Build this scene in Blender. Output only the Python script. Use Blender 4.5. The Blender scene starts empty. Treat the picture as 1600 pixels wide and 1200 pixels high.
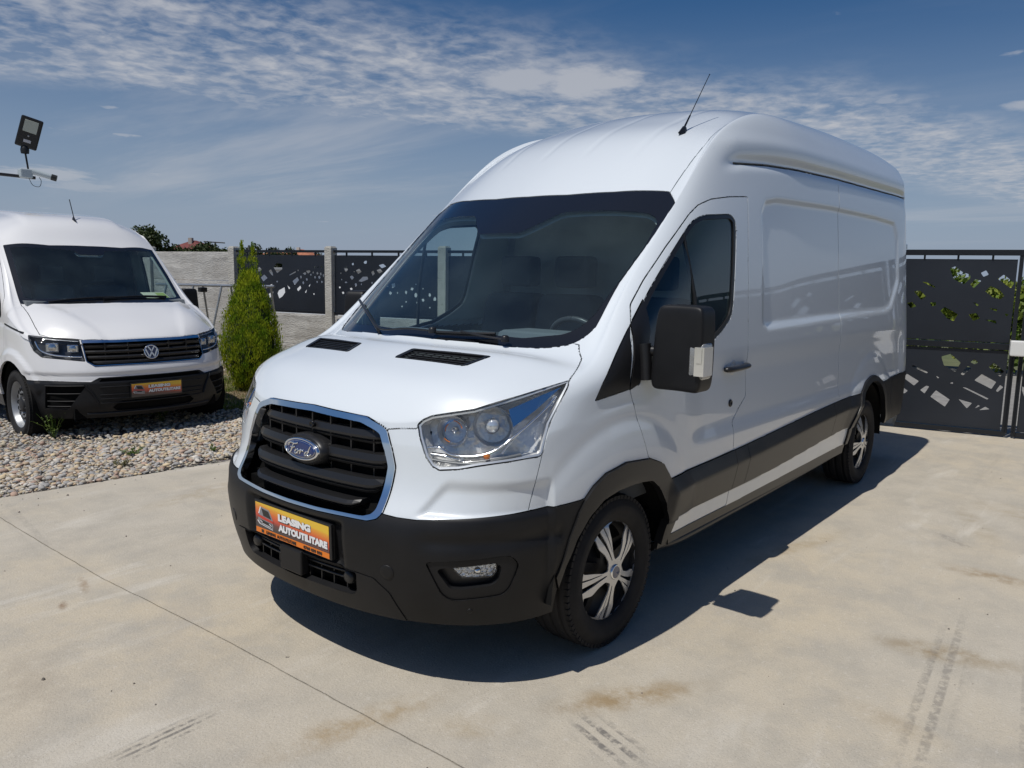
import bpy, bmesh, math, random
import numpy as np
from mathutils import Vector, Matrix, geometry, noise
from mathutils.bvhtree import BVHTree
from mathutils.interpolate import poly_3d_calc

random.seed(7); RS = np.random.RandomState(7)
SC = bpy.context.scene
COL = SC.collection
PI = math.pi

# ------------------------------------------------------------------ camera
# world frame: the parked van's nose is at x = 0 and it points along +x, z is up, metres
CAM = Vector((1.8181, 2.7186, 1.6408))
YAW, PITCH, ROLL, FOCAL = 3.83147, -0.140444, 0.0180715, 1215.57
fw = Vector((math.cos(PITCH)*math.cos(YAW), math.cos(PITCH)*math.sin(YAW), math.sin(PITCH)))
rt = fw.cross(Vector((0, 0, 1))).normalized(); up = rt.cross(fw)
rt, up = math.cos(ROLL)*rt + math.sin(ROLL)*up, -math.sin(ROLL)*rt + math.cos(ROLL)*up
cam = bpy.data.cameras.new('camera'); cam_ob = bpy.data.objects.new('camera', cam); COL.objects.link(cam_ob)
cam_ob.matrix_world = Matrix(((rt.x, up.x, -fw.x, CAM.x), (rt.y, up.y, -fw.y, CAM.y), (rt.z, up.z, -fw.z, CAM.z), (0, 0, 0, 1)))
cam.sensor_width = 36; cam.lens = FOCAL/1600*36; cam.clip_start = .05; cam.clip_end = 3000
SC.camera = cam_ob

# ------------------------------------------------------------------ light
SUN = Vector((.5, -.06, 1.0)).normalized()          # towards the sun
sun = bpy.data.lights.new('sun', 'SUN'); sun.energy = 3.55; sun.angle = math.radians(.55); sun.color = (1, .965, .905)
sun_ob = bpy.data.objects.new('sun', sun); COL.objects.link(sun_ob)
sun_ob.rotation_euler = SUN.to_track_quat('Z', 'Y').to_euler()
world = bpy.data.worlds.new('World'); SC.world = world; world.use_nodes = True
SC.view_settings.view_transform = 'Standard'; SC.view_settings.look = 'None'
SC.view_settings.exposure = 0; SC.view_settings.gamma = 1; SC.view_settings.use_curve_mapping = False
SC.cycles.max_bounces = 8; SC.cycles.transparent_max_bounces = 12; SC.cycles.transmission_bounces = 8
SC.cycles.glossy_bounces = 4; SC.cycles.diffuse_bounces = 3
SC.cycles.caustics_reflective = False; SC.cycles.caustics_refractive = False

def build_world():
    nt = world.node_tree; N = nt.nodes; L = nt.links; N.clear()
    def n(t, **k):
        x = N.new(t)
        for a, b in k.items(): setattr(x, a, b)
        return x
    out = n('ShaderNodeOutputWorld'); bg = n('ShaderNodeBackground'); bg.inputs['Strength'].default_value = SKY_STRENGTH
    sky = n('ShaderNodeTexSky', sky_type='NISHITA'); sky.sun_disc = False
    sky.sun_elevation = math.asin(SUN.z); sky.sun_rotation = math.atan2(SUN.x, SUN.y)
    sky.air_density = 1.0; sky.dust_density = 1.2; sky.ozone_density = 2.2
    tc = n('ShaderNodeTexCoord'); sep = n('ShaderNodeSeparateXYZ'); L.new(tc.outputs['Generated'], sep.inputs[0])
    def m(op, a, b=None, c=None, clamp=False):
        x = n('ShaderNodeMath', operation=op, use_clamp=clamp)
        for i, q in enumerate((a, b, c)):
            if q is None: continue
            if isinstance(q, (int, float)): x.inputs[i].default_value = q
            else: L.new(q, x.inputs[i])
        return x.outputs[0]
    z = m('MAXIMUM', sep.outputs[2], .02)
    zz = m('ADD', z, .06)                             # bends the cloud layer down to the horizon
    u = m('DIVIDE', sep.outputs[0], zz); v = m('DIVIDE', sep.outputs[1], zz)
    comb = n('ShaderNodeCombineXYZ'); L.new(u, comb.inputs[0]); L.new(v, comb.inputs[1])
    def noise_(scale, detail, rough, vec, off=(0, 0, 0), dist=0):
        mp = n('ShaderNodeMapping'); mp.inputs['Location'].default_value = off
        L.new(vec, mp.inputs[0])
        t = n('ShaderNodeTexNoise'); t.inputs['Scale'].default_value = scale; t.inputs['Detail'].default_value = detail
        t.inputs['Roughness'].default_value = rough; t.inputs['Distortion'].default_value = dist
        L.new(mp.outputs[0], t.inputs['Vector']); return t.outputs['Fac']
    def ramp(x, lo, hi):
        r = n('ShaderNodeMapRange', interpolation_type='SMOOTHSTEP'); L.new(x, r.inputs[0])
        r.inputs[1].default_value = lo; r.inputs[2].default_value = hi
        return r.outputs[0]
    vec = comb.outputs[0]
    # band of small flaky clouds crossing the view: across = CLD_N . (u, v)
    ca, sa = math.cos(CLOUD_DIR), math.sin(CLOUD_DIR)
    across = m('ADD', m('MULTIPLY', u, ca), m('MULTIPLY', v, sa))
    wob = m('MULTIPLY', m('SUBTRACT', noise_(.55, 3, .5, vec, (3, 1, 0)), .5), 1.6)
    dist = m('ABSOLUTE', m('SUBTRACT', m('ADD', across, wob), CLOUD_OFF))
    band = m('SUBTRACT', 1, ramp(dist, CLOUD_W*.35, CLOUD_W))
    flakes = ramp(m('ADD', m('MULTIPLY', noise_(10.5, 6, .58, vec, (1.3, 4, 0), .3), .70), m('MULTIPLY', noise_(3.0, 5, .55, vec, (8, 4, 0), .2), .30)), .37, .68)
    soft = ramp(noise_(2.2, 6, .6, vec, (5, 2, 0)), .36, .68)
    body = m('MULTIPLY', band, m('ADD', m('MULTIPLY', flakes, .62), m('MULTIPLY', soft, .42)))
    # thin streaks low over the horizon, stretched along the layer
    mp = n('ShaderNodeMapping'); mp.inputs['Rotation'].default_value = (0, 0, CLOUD_DIR); mp.inputs['Scale'].default_value = (1.0, .28, 1)
    L.new(vec, mp.inputs[0])
    st = ramp(noise_(.8, 6, .62, mp.outputs[0], (2, 7, 0), .4), .44, .74)
    low = m('SUBTRACT', 1, ramp(m('ABSOLUTE', m('SUBTRACT', across, -5.2)), 1.2, 2.6))
    body2 = m('MULTIPLY', st, m('ADD', .12, m('MULTIPLY', low, .38)))
    # few small puffs
    pf = ramp(noise_(3.1, 5, .5, vec, (9, 3, 0)), .67, .74)
    lump = None
    for cu_, cv_, r_, w_ in ((-2.80, -1.93, .27, .85), (-2.60, -2.12, .24, .8), (-2.16, -5.95, .34, .6), (-2.55, -6.3, .3, .4), (-4.05, -.52, .10, .6)):
        du, dv = m('SUBTRACT', u, cu_), m('SUBTRACT', v, cv_)
        dd = m('SQRT', m('ADD', m('MULTIPLY', du, du), m('MULTIPLY', dv, dv)))
        dd = m('ADD', dd, m('MULTIPLY', m('SUBTRACT', noise_(6.0, 5, .6, vec, (cu_, 0, 0)), .5), r_*1.6))
        q = m('MULTIPLY', m('SUBTRACT', 1, ramp(dd, r_*.45, r_*1.15)), w_)
        lump = q if lump is None else m('MAXIMUM', lump, q)
    tot = m('MAXIMUM', m('MAXIMUM', body, body2), m('MAXIMUM', m('MULTIPLY', pf, .45), lump))
    fade = ramp(sep.outputs[2], .0, .10)
    tot = m('MULTIPLY', m('MULTIPLY', tot, fade), .85, clamp=True)
    sat = n('ShaderNodeHueSaturation'); sat.inputs['Saturation'].default_value = SKY_SAT; sat.inputs['Value'].default_value = .92
    L.new(sky.outputs[0], sat.inputs['Color'])
    tn = n('ShaderNodeMix', data_type='RGBA', blend_type='MULTIPLY'); tn.inputs['Factor'].default_value = 1; L.new(sat.outputs[0], tn.inputs['A']); tn.inputs['B'].default_value = (.84, .97, 1.10, 1)
    hz = n('ShaderNodeMix', data_type='RGBA'); L.new(m('MULTIPLY', m('SUBTRACT', 1, ramp(sep.outputs[2], -.05, .36)), .85), hz.inputs['Factor'])
    L.new(tn.outputs['Result'], hz.inputs['A']); hz.inputs['B'].default_value = HORIZON; sat = hz
    mix = n('ShaderNodeMix', data_type='RGBA'); L.new(tot, mix.inputs['Factor']); L.new(sat.outputs['Result'], mix.inputs['A'])
    mix.inputs['B'].default_value = (CLOUD_V*.97, CLOUD_V*.985, CLOUD_V*1.04, 1)
    L.new(mix.outputs['Result'], bg.inputs['Color']); L.new(bg.outputs[0], out.inputs[0])
HORIZON = (5.5, 6.6, 8.7, 1)
SKY_STRENGTH = .057; SKY_SAT = 1.38; CLOUD_V = 9.3
CLOUD_DIR = 1.092; CLOUD_OFF = -3.25; CLOUD_W = 1.05
build_world()
# ------------------------------------------------------------------ materials
MATS = {}
def mat(name, col=(.5, .5, .5), rough=.5, metal=0.0, spec=.5, coat=0.0, coat_rough=.03, trans=0.0, ior=1.45, emit=None, bump=None, vary=None, alpha=1.0):
    """bump = (scale, strength, distance); vary = (scale, amount) of value noise"""
    if name in MATS: return MATS[name]
    m = bpy.data.materials.new(name); m.use_nodes = True; nt = m.node_tree; b = nt.nodes['Principled BSDF']
    b.inputs['Base Color'].default_value = (*col, 1); b.inputs['Roughness'].default_value = rough
    b.inputs['Metallic'].default_value = metal; b.inputs['Specular IOR Level'].default_value = spec
    b.inputs['Coat Weight'].default_value = coat; b.inputs['Coat Roughness'].default_value = coat_rough
    b.inputs['Transmission Weight'].default_value = trans; b.inputs['IOR'].default_value = ior
    b.inputs['Alpha'].default_value = alpha
    if emit: b.inputs['Emission Color'].default_value = (*emit[:3], 1); b.inputs['Emission Strength'].default_value = emit[3]
    tc = None
    def noise_node(scale, detail=5):
        nonlocal tc
        if tc is None: tc = nt.nodes.new('ShaderNodeTexCoord')
        t = nt.nodes.new('ShaderNodeTexNoise'); t.inputs['Scale'].default_value = scale; t.inputs['Detail'].default_value = detail
        nt.links.new(tc.outputs['Object'], t.inputs['Vector']); return t
    if bump:
        t = noise_node(bump[0]); bp = nt.nodes.new('ShaderNodeBump'); bp.inputs['Strength'].default_value = bump[1]
        bp.inputs['Distance'].default_value = bump[2]; nt.links.new(t.outputs['Fac'], bp.inputs['Height']); nt.links.new(bp.outputs[0], b.inputs['Normal'])
    if vary:
        t = noise_node(vary[0]); r = nt.nodes.new('ShaderNodeMapRange'); r.inputs[1].default_value = .3; r.inputs[2].default_value = .7
        r.inputs[3].default_value = 1-vary[1]; r.inputs[4].default_value = 1+vary[1]*.6
        nt.links.new(t.outputs['Fac'], r.inputs[0])
        mx = nt.nodes.new('ShaderNodeVectorMath'); mx.operation = 'SCALE'; mx.inputs[0].default_value = col
        nt.links.new(r.outputs[0], mx.inputs['Scale']); nt.links.new(mx.outputs[0], b.inputs['Base Color'])
    MATS[name] = m
    return m

def thin_glass(name, tint=(.6, .75, .72), refl=1.0, opac=0.0, dust=0.0):
    """single sheet of glass: sees through with a tint, mirrors by fresnel"""
    m = bpy.data.materials.new(name); m.use_nodes = True; nt = m.node_tree; N = nt.nodes; N.clear(); L = nt.links
    out = N.new('ShaderNodeOutputMaterial'); tr = N.new('ShaderNodeBsdfTransparent'); tr.inputs[0].default_value = (*tint, 1)
    gl = N.new('ShaderNodeBsdfGlossy'); gl.inputs['Roughness'].default_value = .015
    fr = N.new('ShaderNodeFresnel'); ge = N.new('ShaderNodeNewGeometry'); io = N.new('ShaderNodeMapRange')
    io.inputs[3].default_value = 1.52; io.inputs[4].default_value = 1/1.52      # same mirror strength from either side of the sheet
    L.new(ge.outputs['Backfacing'], io.inputs[0]); L.new(io.outputs[0], fr.inputs['IOR'])
    mu = N.new('ShaderNodeMath'); mu.operation = 'MULTIPLY'; mu.inputs[1].default_value = 1.35*refl; mu.use_clamp = True
    L.new(fr.outputs[0], mu.inputs[0])
    mx = N.new('ShaderNodeMixShader'); L.new(mu.outputs[0], mx.inputs[0]); L.new(tr.outputs[0], mx.inputs[1]); L.new(gl.outputs[0], mx.inputs[2])
    last = mx
    if dust > 0:
        df = N.new('ShaderNodeBsdfDiffuse'); df.inputs[0].default_value = (.30, .43, .47, 1)
        tc = N.new('ShaderNodeTexCoord'); no = N.new('ShaderNodeTexNoise'); no.inputs['Scale'].default_value = 3; no.inputs['Detail'].default_value = 8
        L.new(tc.outputs['Object'], no.inputs['Vector'])
        mr = N.new('ShaderNodeMapRange'); mr.inputs[1].default_value = .35; mr.inputs[2].default_value = .75; mr.inputs[3].default_value = dust*.4; mr.inputs[4].default_value = dust*1.5
        L.new(no.outputs[0], mr.inputs[0])
        mx2 = N.new('ShaderNodeMixShader'); L.new(mr.outputs[0], mx2.inputs[0]); L.new(mx.outputs[0], mx2.inputs[1]); L.new(df.outputs[0], mx2.inputs[2]); last = mx2
    L.new(last.outputs[0], out.inputs[0]); MATS[name] = m
    return m

PAINT = mat('white_paint', (.69, .735, .77), .32, spec=.5, coat=1.0, coat_rough=.02)
def soil_paint(m):
    nt = m.node_tree; b = nt.nodes['Principled BSDF']; tc = nt.nodes.new('ShaderNodeTexCoord')
    n = nt.nodes.new('ShaderNodeTexNoise'); n.inputs['Scale'].default_value = 2.4; n.inputs['Detail'].default_value = 9; n.inputs['Roughness'].default_value = .7; nt.links.new(tc.outputs['Object'], n.inputs['Vector'])
    r = nt.nodes.new('ShaderNodeMapRange'); r.inputs[1].default_value = .35; r.inputs[2].default_value = .72; r.inputs[3].default_value = .012; r.inputs[4].default_value = .075; nt.links.new(n.outputs['Fac'], r.inputs[0]); nt.links.new(r.outputs[0], b.inputs['Coat Roughness'])
    sp = nt.nodes.new('ShaderNodeSeparateXYZ'); nt.links.new(tc.outputs['Object'], sp.inputs[0])
    lo = nt.nodes.new('ShaderNodeMapRange'); lo.inputs[1].default_value = 1.0; lo.inputs[2].default_value = .4; lo.inputs[3].default_value = .02; lo.inputs[4].default_value = .22; nt.links.new(sp.outputs[2], lo.inputs[0])   # road dust thrown up from below
    n2 = nt.nodes.new('ShaderNodeTexNoise'); n2.inputs['Scale'].default_value = 14; n2.inputs['Detail'].default_value = 8; nt.links.new(tc.outputs['Object'], n2.inputs['Vector'])
    mu = nt.nodes.new('ShaderNodeMath'); mu.operation = 'MULTIPLY'; nt.links.new(lo.outputs[0], mu.inputs[0]); nt.links.new(n2.outputs['Fac'], mu.inputs[1])
    mx = nt.nodes.new('ShaderNodeMix'); mx.data_type = 'RGBA'; mx.inputs['A'].default_value = b.inputs['Base Color'].default_value; mx.inputs['B'].default_value = (.42, .37, .30, 1)
    nt.links.new(mu.outputs[0], mx.inputs['Factor']); nt.links.new(mx.outputs['Result'], b.inputs['Base Color'])
soil_paint(PAINT)
PAINT2 = mat('white_paint_warm', (.75, .745, .74), .35, spec=.5, coat=1.0, coat_rough=.03)
PLASTIC = mat('grained_black_plastic', (.0095, .0095, .0105), .47, spec=.36, bump=(900, .25, .0006), vary=(7, .25))
PLASTIC2 = mat('black_plastic', (.014, .014, .015), .35, spec=.5)
CLAD = mat('grey_black_cladding', (.012, .012, .013), .36, spec=.5, bump=(900, .2, .0005), vary=(4, .2))
GLOSSBLACK = mat('gloss_black', (.008, .008, .009), .12)
RUBBER = mat('tyre_rubber', (.022, .021, .021), .78, spec=.3, bump=(300, .2, .001), vary=(14, .25))
CHROME = mat('chrome', (.82, .83, .84), .08, metal=1)
CHROMED = mat('satin_chrome', (.6, .61, .62), .22, metal=1)
SILVER = mat('silver_paint', (.62, .62, .62), .28, metal=.6, coat=.5)
STEEL = mat('galvanised_steel', (.42, .43, .43), .45, metal=.7, vary=(8, .25))
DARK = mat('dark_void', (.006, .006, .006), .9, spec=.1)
INTERIOR = mat('interior_grey', (.13, .14, .15), .75, vary=(5, .2))
DASH = mat('dash_plastic', (.15, .165, .175), .55)
SEATF = mat('seat_fabric', (.055, .060, .068), .9, bump=(400, .3, .001))
LINER = mat('pale_headliner', (.52, .58, .55), .85)
SCREEN = thin_glass('windscreen_glass', (.76, .87, .89), 1.0, dust=.034)
SIDEGLASS = thin_glass('side_glass', (.66, .76, .76), 1.0)
LENS = thin_glass('lamp_lens', (.98, .985, .985), .6)
FRIT = mat('glass_frit', (.010, .011, .014), .10, coat=.5)
AMBER = mat('amber_bulb', (.8, .22, .02), .25, coat=.5)
LAMPGREY = mat('lamp_grey', (.16, .17, .18), .3)
BLUE = mat('emblem_blue', (.008, .025, .12), .2, coat=1)
BLUE2 = mat('emblem_blue_dark', (.012, .03, .11), .2, coat=1)

# ------------------------------------------------------------------ objects
def tag(o, label=None, category=None, group=None, kind=None):
    if label: o['label'] = label
    if category: o['category'] = category
    if group: o['group'] = group
    if kind: o['kind'] = kind
    return o

def empty(name, loc=(0, 0, 0), rz=0, **k):
    o = bpy.data.objects.new(name, None); o.location = loc; o.rotation_euler = (0, 0, rz); o.empty_display_size = .2
    COL.objects.link(o); return tag(o, **k)

def link(name, me, parent=None, **k):
    o = bpy.data.objects.new(name, me); COL.objects.link(o); o.parent = parent
    return tag(o, **k)

def copy_tree(o, parent=None, data=True):
    c = o.copy(); COL.objects.link(c); c.parent = parent
    for ch in list(o.children): copy_tree(ch, c)
    return c

class MB:
    """collects simple shapes into one mesh"""
    def __init__(s): s.v = []; s.f = []; s.mi = []; s.sm = []
    def add(s, vs, fs, mi=0, smooth=False):
        n = len(s.v); s.v += [tuple(v) for v in vs]; s.f += [tuple(i+n for i in f) for f in fs]
        s.mi += [mi]*len(fs); s.sm += [smooth]*len(fs); return s
    def box(s, lo, hi, mi=0, M=None, bevel=0):
        x0, y0, z0 = lo; x1, y1, z1 = hi
        if bevel:
            bm = bmesh.new(); bmesh.ops.create_cube(bm, size=1)
            for v in bm.verts: v.co = Vector(((x0+x1)/2+v.co.x*(x1-x0), (y0+y1)/2+v.co.y*(y1-y0), (z0+z1)/2+v.co.z*(z1-z0)))
            bmesh.ops.bevel(bm, geom=bm.edges[:], offset=bevel, segments=2, affect='EDGES', profile=.5)
            bm.verts.index_update()
            vs = [v.co.copy() for v in bm.verts]; fs = [[v.index for v in f.verts] for f in bm.faces]; bm.free()
        else:
            vs = [Vector(p) for p in ((x0, y0, z0), (x1, y0, z0), (x1, y1, z0), (x0, y1, z0), (x0, y0, z1), (x1, y0, z1), (x1, y1, z1), (x0, y1, z1))]
            fs = [(0, 3, 2, 1), (4, 5, 6, 7), (0, 1, 5, 4), (1, 2, 6, 5), (2, 3, 7, 6), (3, 0, 4, 7)]
        if M is not None: vs = [M @ v for v in vs]
        return s.add(vs, fs, mi)
    def tube(s, pts, r, n=8, mi=0, caps=True, flat=None):
        pts = [Vector(p) for p in pts]; rs = r if isinstance(r, (list, tuple)) else [r]*len(pts)
        vs = []; prev = None
        for i, p in enumerate(pts):
            t = (pts[min(i+1, len(pts)-1)] - pts[max(i-1, 0)]).normalized()
            if prev is None:
                a = Vector((0, 0, 1)) if abs(t.z) < .9 else Vector((1, 0, 0))
                u = t.cross(a).normalized()
            else: u = (prev - t*prev.dot(t)).normalized()
            prev = u; w = t.cross(u)
            for k in range(n):
                an = 2*PI*k/n; vs.append(p + (u*math.cos(an) + w*math.sin(an)*(flat or 1))*rs[i])
        fs = []
        for i in range(len(pts)-1):
            for k in range(n):
                a = i*n+k; b = i*n+(k+1) % n; fs.append((a, b, b+n, a+n))
        s.add(vs, fs, mi, True)
        if caps: s.add(vs[:n], [tuple(reversed(range(n)))], mi); s.add(vs[-n:], [tuple(range(n))], mi)
        return s
    def lathe(s, prof, axis='y', c=(0, 0, 0), n=48, mi=0, smooth=True, close=False, start=0, sweep=2*PI):
        """prof: (radius, height along axis)"""
        c = Vector(c); vs = []; full = abs(sweep-2*PI) < 1e-6; m = n if full else n+1
        for k in range(m):
            a = start+sweep*k/n; ca, sa = math.cos(a), math.sin(a)
            for r, h in prof:
                p = {'y': (r*ca, h, r*sa), 'x': (h, r*ca, r*sa), 'z': (r*ca, r*sa, h)}[axis]
                vs.append(c+Vector(p))
        q = len(prof); fs = []
        for k in range(n):
            k2 = (k+1) % m
            for i in range(q-1 if not close else q):
                j = (i+1) % q
                f = (k*q+i, k*q+j, k2*q+j, k2*q+i)
                fs.append(f if axis != 'y' else tuple(reversed(f)))
        return s.add(vs, fs, mi, smooth)
    def prism(s, poly, O, e1, e2, e3, h0, h1, mi=0, holes=(), chamfer=0):
        """flat outline (with holes) extruded along e3 from h0 to h1"""
        O = Vector(O); e1 = Vector(e1); e2 = Vector(e2); e3 = Vector(e3)
        loops = [list(poly)] + [list(h) for h in holes]
        P2 = []; E = []; start = []
        for lp in loops:
            n0 = len(P2); start.append(n0); P2 += [Vector(p) for p in lp]; E += [(n0+i, n0+(i+1) % len(lp)) for i in range(len(lp))]
        if holes:
            r = geometry.delaunay_2d_cdt(P2, E, [], 0, 1e-6)
            V, F = r[0], r[2]; keep = []
            for f in F:
                c = sum((V[i] for i in f), Vector((0, 0)))/len(f)
                if inpoly(c, loops[0]) and not any(inpoly(c, h) for h in loops[1:]): keep.append(f)
            F = keep
        else: V = P2; F = [tuple(range(len(P2)))]
        area = sum(V[f[i]].x*V[f[(i+1) % len(f)]].y-V[f[(i+1) % len(f)]].x*V[f[i]].y for f in F for i in range(len(f)))
        if area < 0: F = [tuple(reversed(f)) for f in F]
        top = [O+e1*p.x+e2*p.y+e3*h1 for p in V]; bot = [O+e1*p.x+e2*p.y+e3*h0 for p in V]
        s.add(top, F, mi); s.add(bot, [tuple(reversed(f)) for f in F], mi)
        for lp in loops:
            ar = sum(lp[i][0]*lp[(i+1) % len(lp)][1]-lp[(i+1) % len(lp)][0]*lp[i][1] for i in range(len(lp)))
            n = len(lp); a = [O+e1*p[0]+e2*p[1]+e3*h1 for p in lp]; b = [O+e1*p[0]+e2*p[1]+e3*h0 for p in lp]
            fs = [(i, i+n, (i+1) % n+n, (i+1) % n) if ar > 0 else ((i+1) % n, (i+1) % n+n, i+n, i) for i in range(n)]
            if lp is not loops[0]: fs = [tuple(reversed(f)) for f in fs] if ar > 0 else [tuple(reversed(f)) for f in fs]
            s.add(a+b, fs, mi)
        return s
    def mesh(s, name, mats):
        me = bpy.data.meshes.new(name); me.from_pydata(s.v, [], s.f)
        for m in (mats if isinstance(mats, (list, tuple)) else [mats]): me.materials.append(m)
        me.polygons.foreach_set('material_index', s.mi); me.polygons.foreach_set('use_smooth', s.sm); me.update()
        return me
    def build(s, name, mats, parent=None, **k):
        return link(name, s.mesh(name, mats), parent, **k)

def inpoly(p, poly):
    x, y = p[0], p[1]; c = False; j = len(poly)-1
    for i in range(len(poly)):
        xi, yi = poly[i][0], poly[i][1]; xj, yj = poly[j][0], poly[j][1]
        if (yi > y) != (yj > y) and x < (xj-xi)*(y-yi)/(yj-yi)+xi: c = not c
        j = i
    return c

def catmull(pts, n=6, closed=False):
    """smooth curve through the points"""
    P = [Vector(p) for p in pts]; out = []; m = len(P)
    rng = range(m if closed else m-1)
    for i in rng:
        p0 = P[(i-1) % m] if closed or i > 0 else P[0]*2-P[1]
        p1 = P[i]; p2 = P[(i+1) % m]
        p3 = P[(i+2) % m] if closed or i+2 < m else P[-1]*2-P[-2]
        for k in range(n):
            t = k/n
            out.append(.5*((2*p1)+(p2-p0)*t+(2*p0-5*p1+4*p2-p3)*t*t+(3*p1-p0-3*p2+p3)*t**3))
    if not closed: out.append(P[-1].copy())
    return out

def round_poly(pts, r, n=3):
    """rounds the corners of a closed outline"""
    P = [Vector(p) for p in pts]; out = []; m = len(P)
    for i in range(m):
        a, b, c = P[i-1], P[i], P[(i+1) % m]
        d1 = a-b; d2 = c-b; q = min(r, d1.length*.45, d2.length*.45)
        s, e = b+d1.normalized()*q, b+d2.normalized()*q
        for k in range(n+1):
            t = k/n; out.append((1-t)**2*s+2*t*(1-t)*b+t*t*e)
    return out

def text_mesh(txt, size, extr=.0008, bold=.0, spacing=1.0, font_scale_x=1.0):
    cu = bpy.data.curves.new('t', 'FONT'); cu.body = txt; cu.size = size; cu.extrude = extr; cu.offset = bold
    cu.space_character = spacing; cu.resolution_u = 3
    o = bpy.data.objects.new('t', cu); COL.objects.link(o)
    dg = bpy.context.evaluated_depsgraph_get(); dg.update()
    me = bpy.data.meshes.new_from_object(o.evaluated_get(dg)); bpy.data.objects.remove(o)
    vs = [v.co.copy() for v in me.vertices]; fs = [tuple(p.vertices) for p in me.polygons]
    w = max(v.x for v in vs)-min(v.x for v in vs); x0 = min(v.x for v in vs)
    vs = [Vector(((v.x-x0), v.y, v.z)) for v in vs]
    return vs, fs, w

def place_text(mb, txt, O, ex, ey, en, height, width, mi=0, bold=0.0, lift=.0015, extr=.0006):
    vs, fs, w = text_mesh(txt, height/.72, extr, bold)
    k = width/w; ex, ey, en, O = Vector(ex), Vector(ey), Vector(en), Vector(O)
    mb.add([O+ex*v.x*k+ey*v.y+en*(v.z+lift) for v in vs], fs, mi)

# ------------------------------------------------------------------ body shells
def interp(x, tab):
    return float(np.interp(x, [t[0] for t in tab], [t[1] for t in tab]))

def xf(mb, start, M):
    """moves everything added to mb since vertex number start"""
    for i in range(start, len(mb.v)): mb.v[i] = tuple(M @ Vector(mb.v[i]))

def axis_matrix(origin, zdir, updir=(0, 0, 1)):
    """local x points along zdir, local z roughly up"""
    x = Vector(zdir).normalized(); u = Vector(updir); y = u.cross(x).normalized(); z = x.cross(y)
    o = Vector(origin)
    return Matrix(((x.x, y.x, z.x, o.x), (x.y, y.y, z.y, o.y), (x.z, y.z, z.z, o.z), (0, 0, 0, 1)))

def offset_loop(loop, dirv, d):
    """outline moved inward (d > 0) in the plane across dirv"""
    D = Vector(dirv).normalized(); a = Vector((0, 0, 1)) if abs(D.z) < .9 else Vector((1, 0, 0))
    e1 = a.cross(D).normalized(); e2 = D.cross(e1); P = [Vector(p) for p in loop]; n = len(P)
    q = [(p.dot(e1), p.dot(e2)) for p in P]
    ar = sum(q[i][0]*q[(i+1) % n][1]-q[(i+1) % n][0]*q[i][1] for i in range(n)); sg = 1 if ar > 0 else -1
    out = []
    for i in range(n):
        def nrm(a, b):
            x, y = b[0]-a[0], b[1]-a[1]; l = math.hypot(x, y) or 1
            return (-y/l*sg, x/l*sg)
        n1 = nrm(q[i-1], q[i]); n2 = nrm(q[i], q[(i+1) % n]); m = (n1[0]+n2[0], n1[1]+n2[1]); l = math.hypot(*m) or 1
        c = max(.45, (n1[0]*n2[0]+n1[1]*n2[1]+1)/2)**.5
        out.append(P[i]+(e1*m[0]+e2*m[1])*(d/l/c))
    return out

def strip_loop(line, dirv, w):
    """closed outline of a narrow band along a line"""
    D = Vector(dirv).normalized(); P = [Vector(p) for p in line]; L = []; R = []
    for i, p in enumerate(P):
        t = (P[min(i+1, len(P)-1)]-P[max(i-1, 0)]).normalized(); s = D.cross(t).normalized()*w/2
        L.append(p+s); R.append(p-s)
    return L+list(reversed(R))

def subsurf_mesh(name, verts, faces, level, mats, crease=None, smooth=True):
    me = bpy.data.meshes.new(name); me.from_pydata([tuple(v) for v in verts], [], faces)
    if crease:
        at = me.attributes.new('crease_edge', 'FLOAT', 'EDGE')
        for i, e in enumerate(me.edges):
            at.data[i].value = crease(Vector(verts[e.vertices[0]]), Vector(verts[e.vertices[1]]))
    o = bpy.data.objects.new(name, me); COL.objects.link(o); m = o.modifiers.new('s', 'SUBSURF'); m.levels = level
    dg = bpy.context.evaluated_depsgraph_get(); dg.update()
    r = bpy.data.meshes.new_from_object(o.evaluated_get(dg)); bpy.data.objects.remove(o)
    r.polygons.foreach_set('use_smooth', [smooth]*len(r.polygons))
    for q in (mats if isinstance(mats, (list, tuple)) else [mats]): r.materials.append(q)
    r.name = name
    return r

def soft_box(name, lo, hi, mats, level=3, tight=.12, taper=None, M=None):
    """rounded box: cage with support loops close to the edges"""
    lo, hi = Vector(lo), Vector(hi); ts = [0, tight, 1-tight, 1]; vs = []; ix = {}
    for i in range(4):
        for j in range(4):
            for k in range(4):
                if 0 < i < 3 and 0 < j < 3 and 0 < k < 3: continue
                p = Vector((lo.x+(hi.x-lo.x)*ts[i], lo.y+(hi.y-lo.y)*ts[j], lo.z+(hi.z-lo.z)*ts[k]))
                if taper: p = taper(p)
                if M is not None: p = M @ p
                ix[i, j, k] = len(vs); vs.append(p)
    fs = []
    for a in range(3):
        for b in range(3):
            fs += [(ix[0, a, b], ix[0, a, b+1], ix[0, a+1, b+1], ix[0, a+1, b]), (ix[3, a, b], ix[3, a+1, b], ix[3, a+1, b+1], ix[3, a, b+1]),
                   (ix[a, 0, b], ix[a+1, 0, b], ix[a+1, 0, b+1], ix[a, 0, b+1]), (ix[a, 3, b], ix[a, 3, b+1], ix[a+1, 3, b+1], ix[a+1, 3, b]),
                   (ix[a, b, 0], ix[a, b+1, 0], ix[a+1, b+1, 0], ix[a+1, b, 0]), (ix[a, b, 3], ix[a+1, b, 3], ix[a+1, b+1, 3], ix[a, b+1, 3])]
    return subsurf_mesh(name, vs, fs, level, mats)
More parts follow.
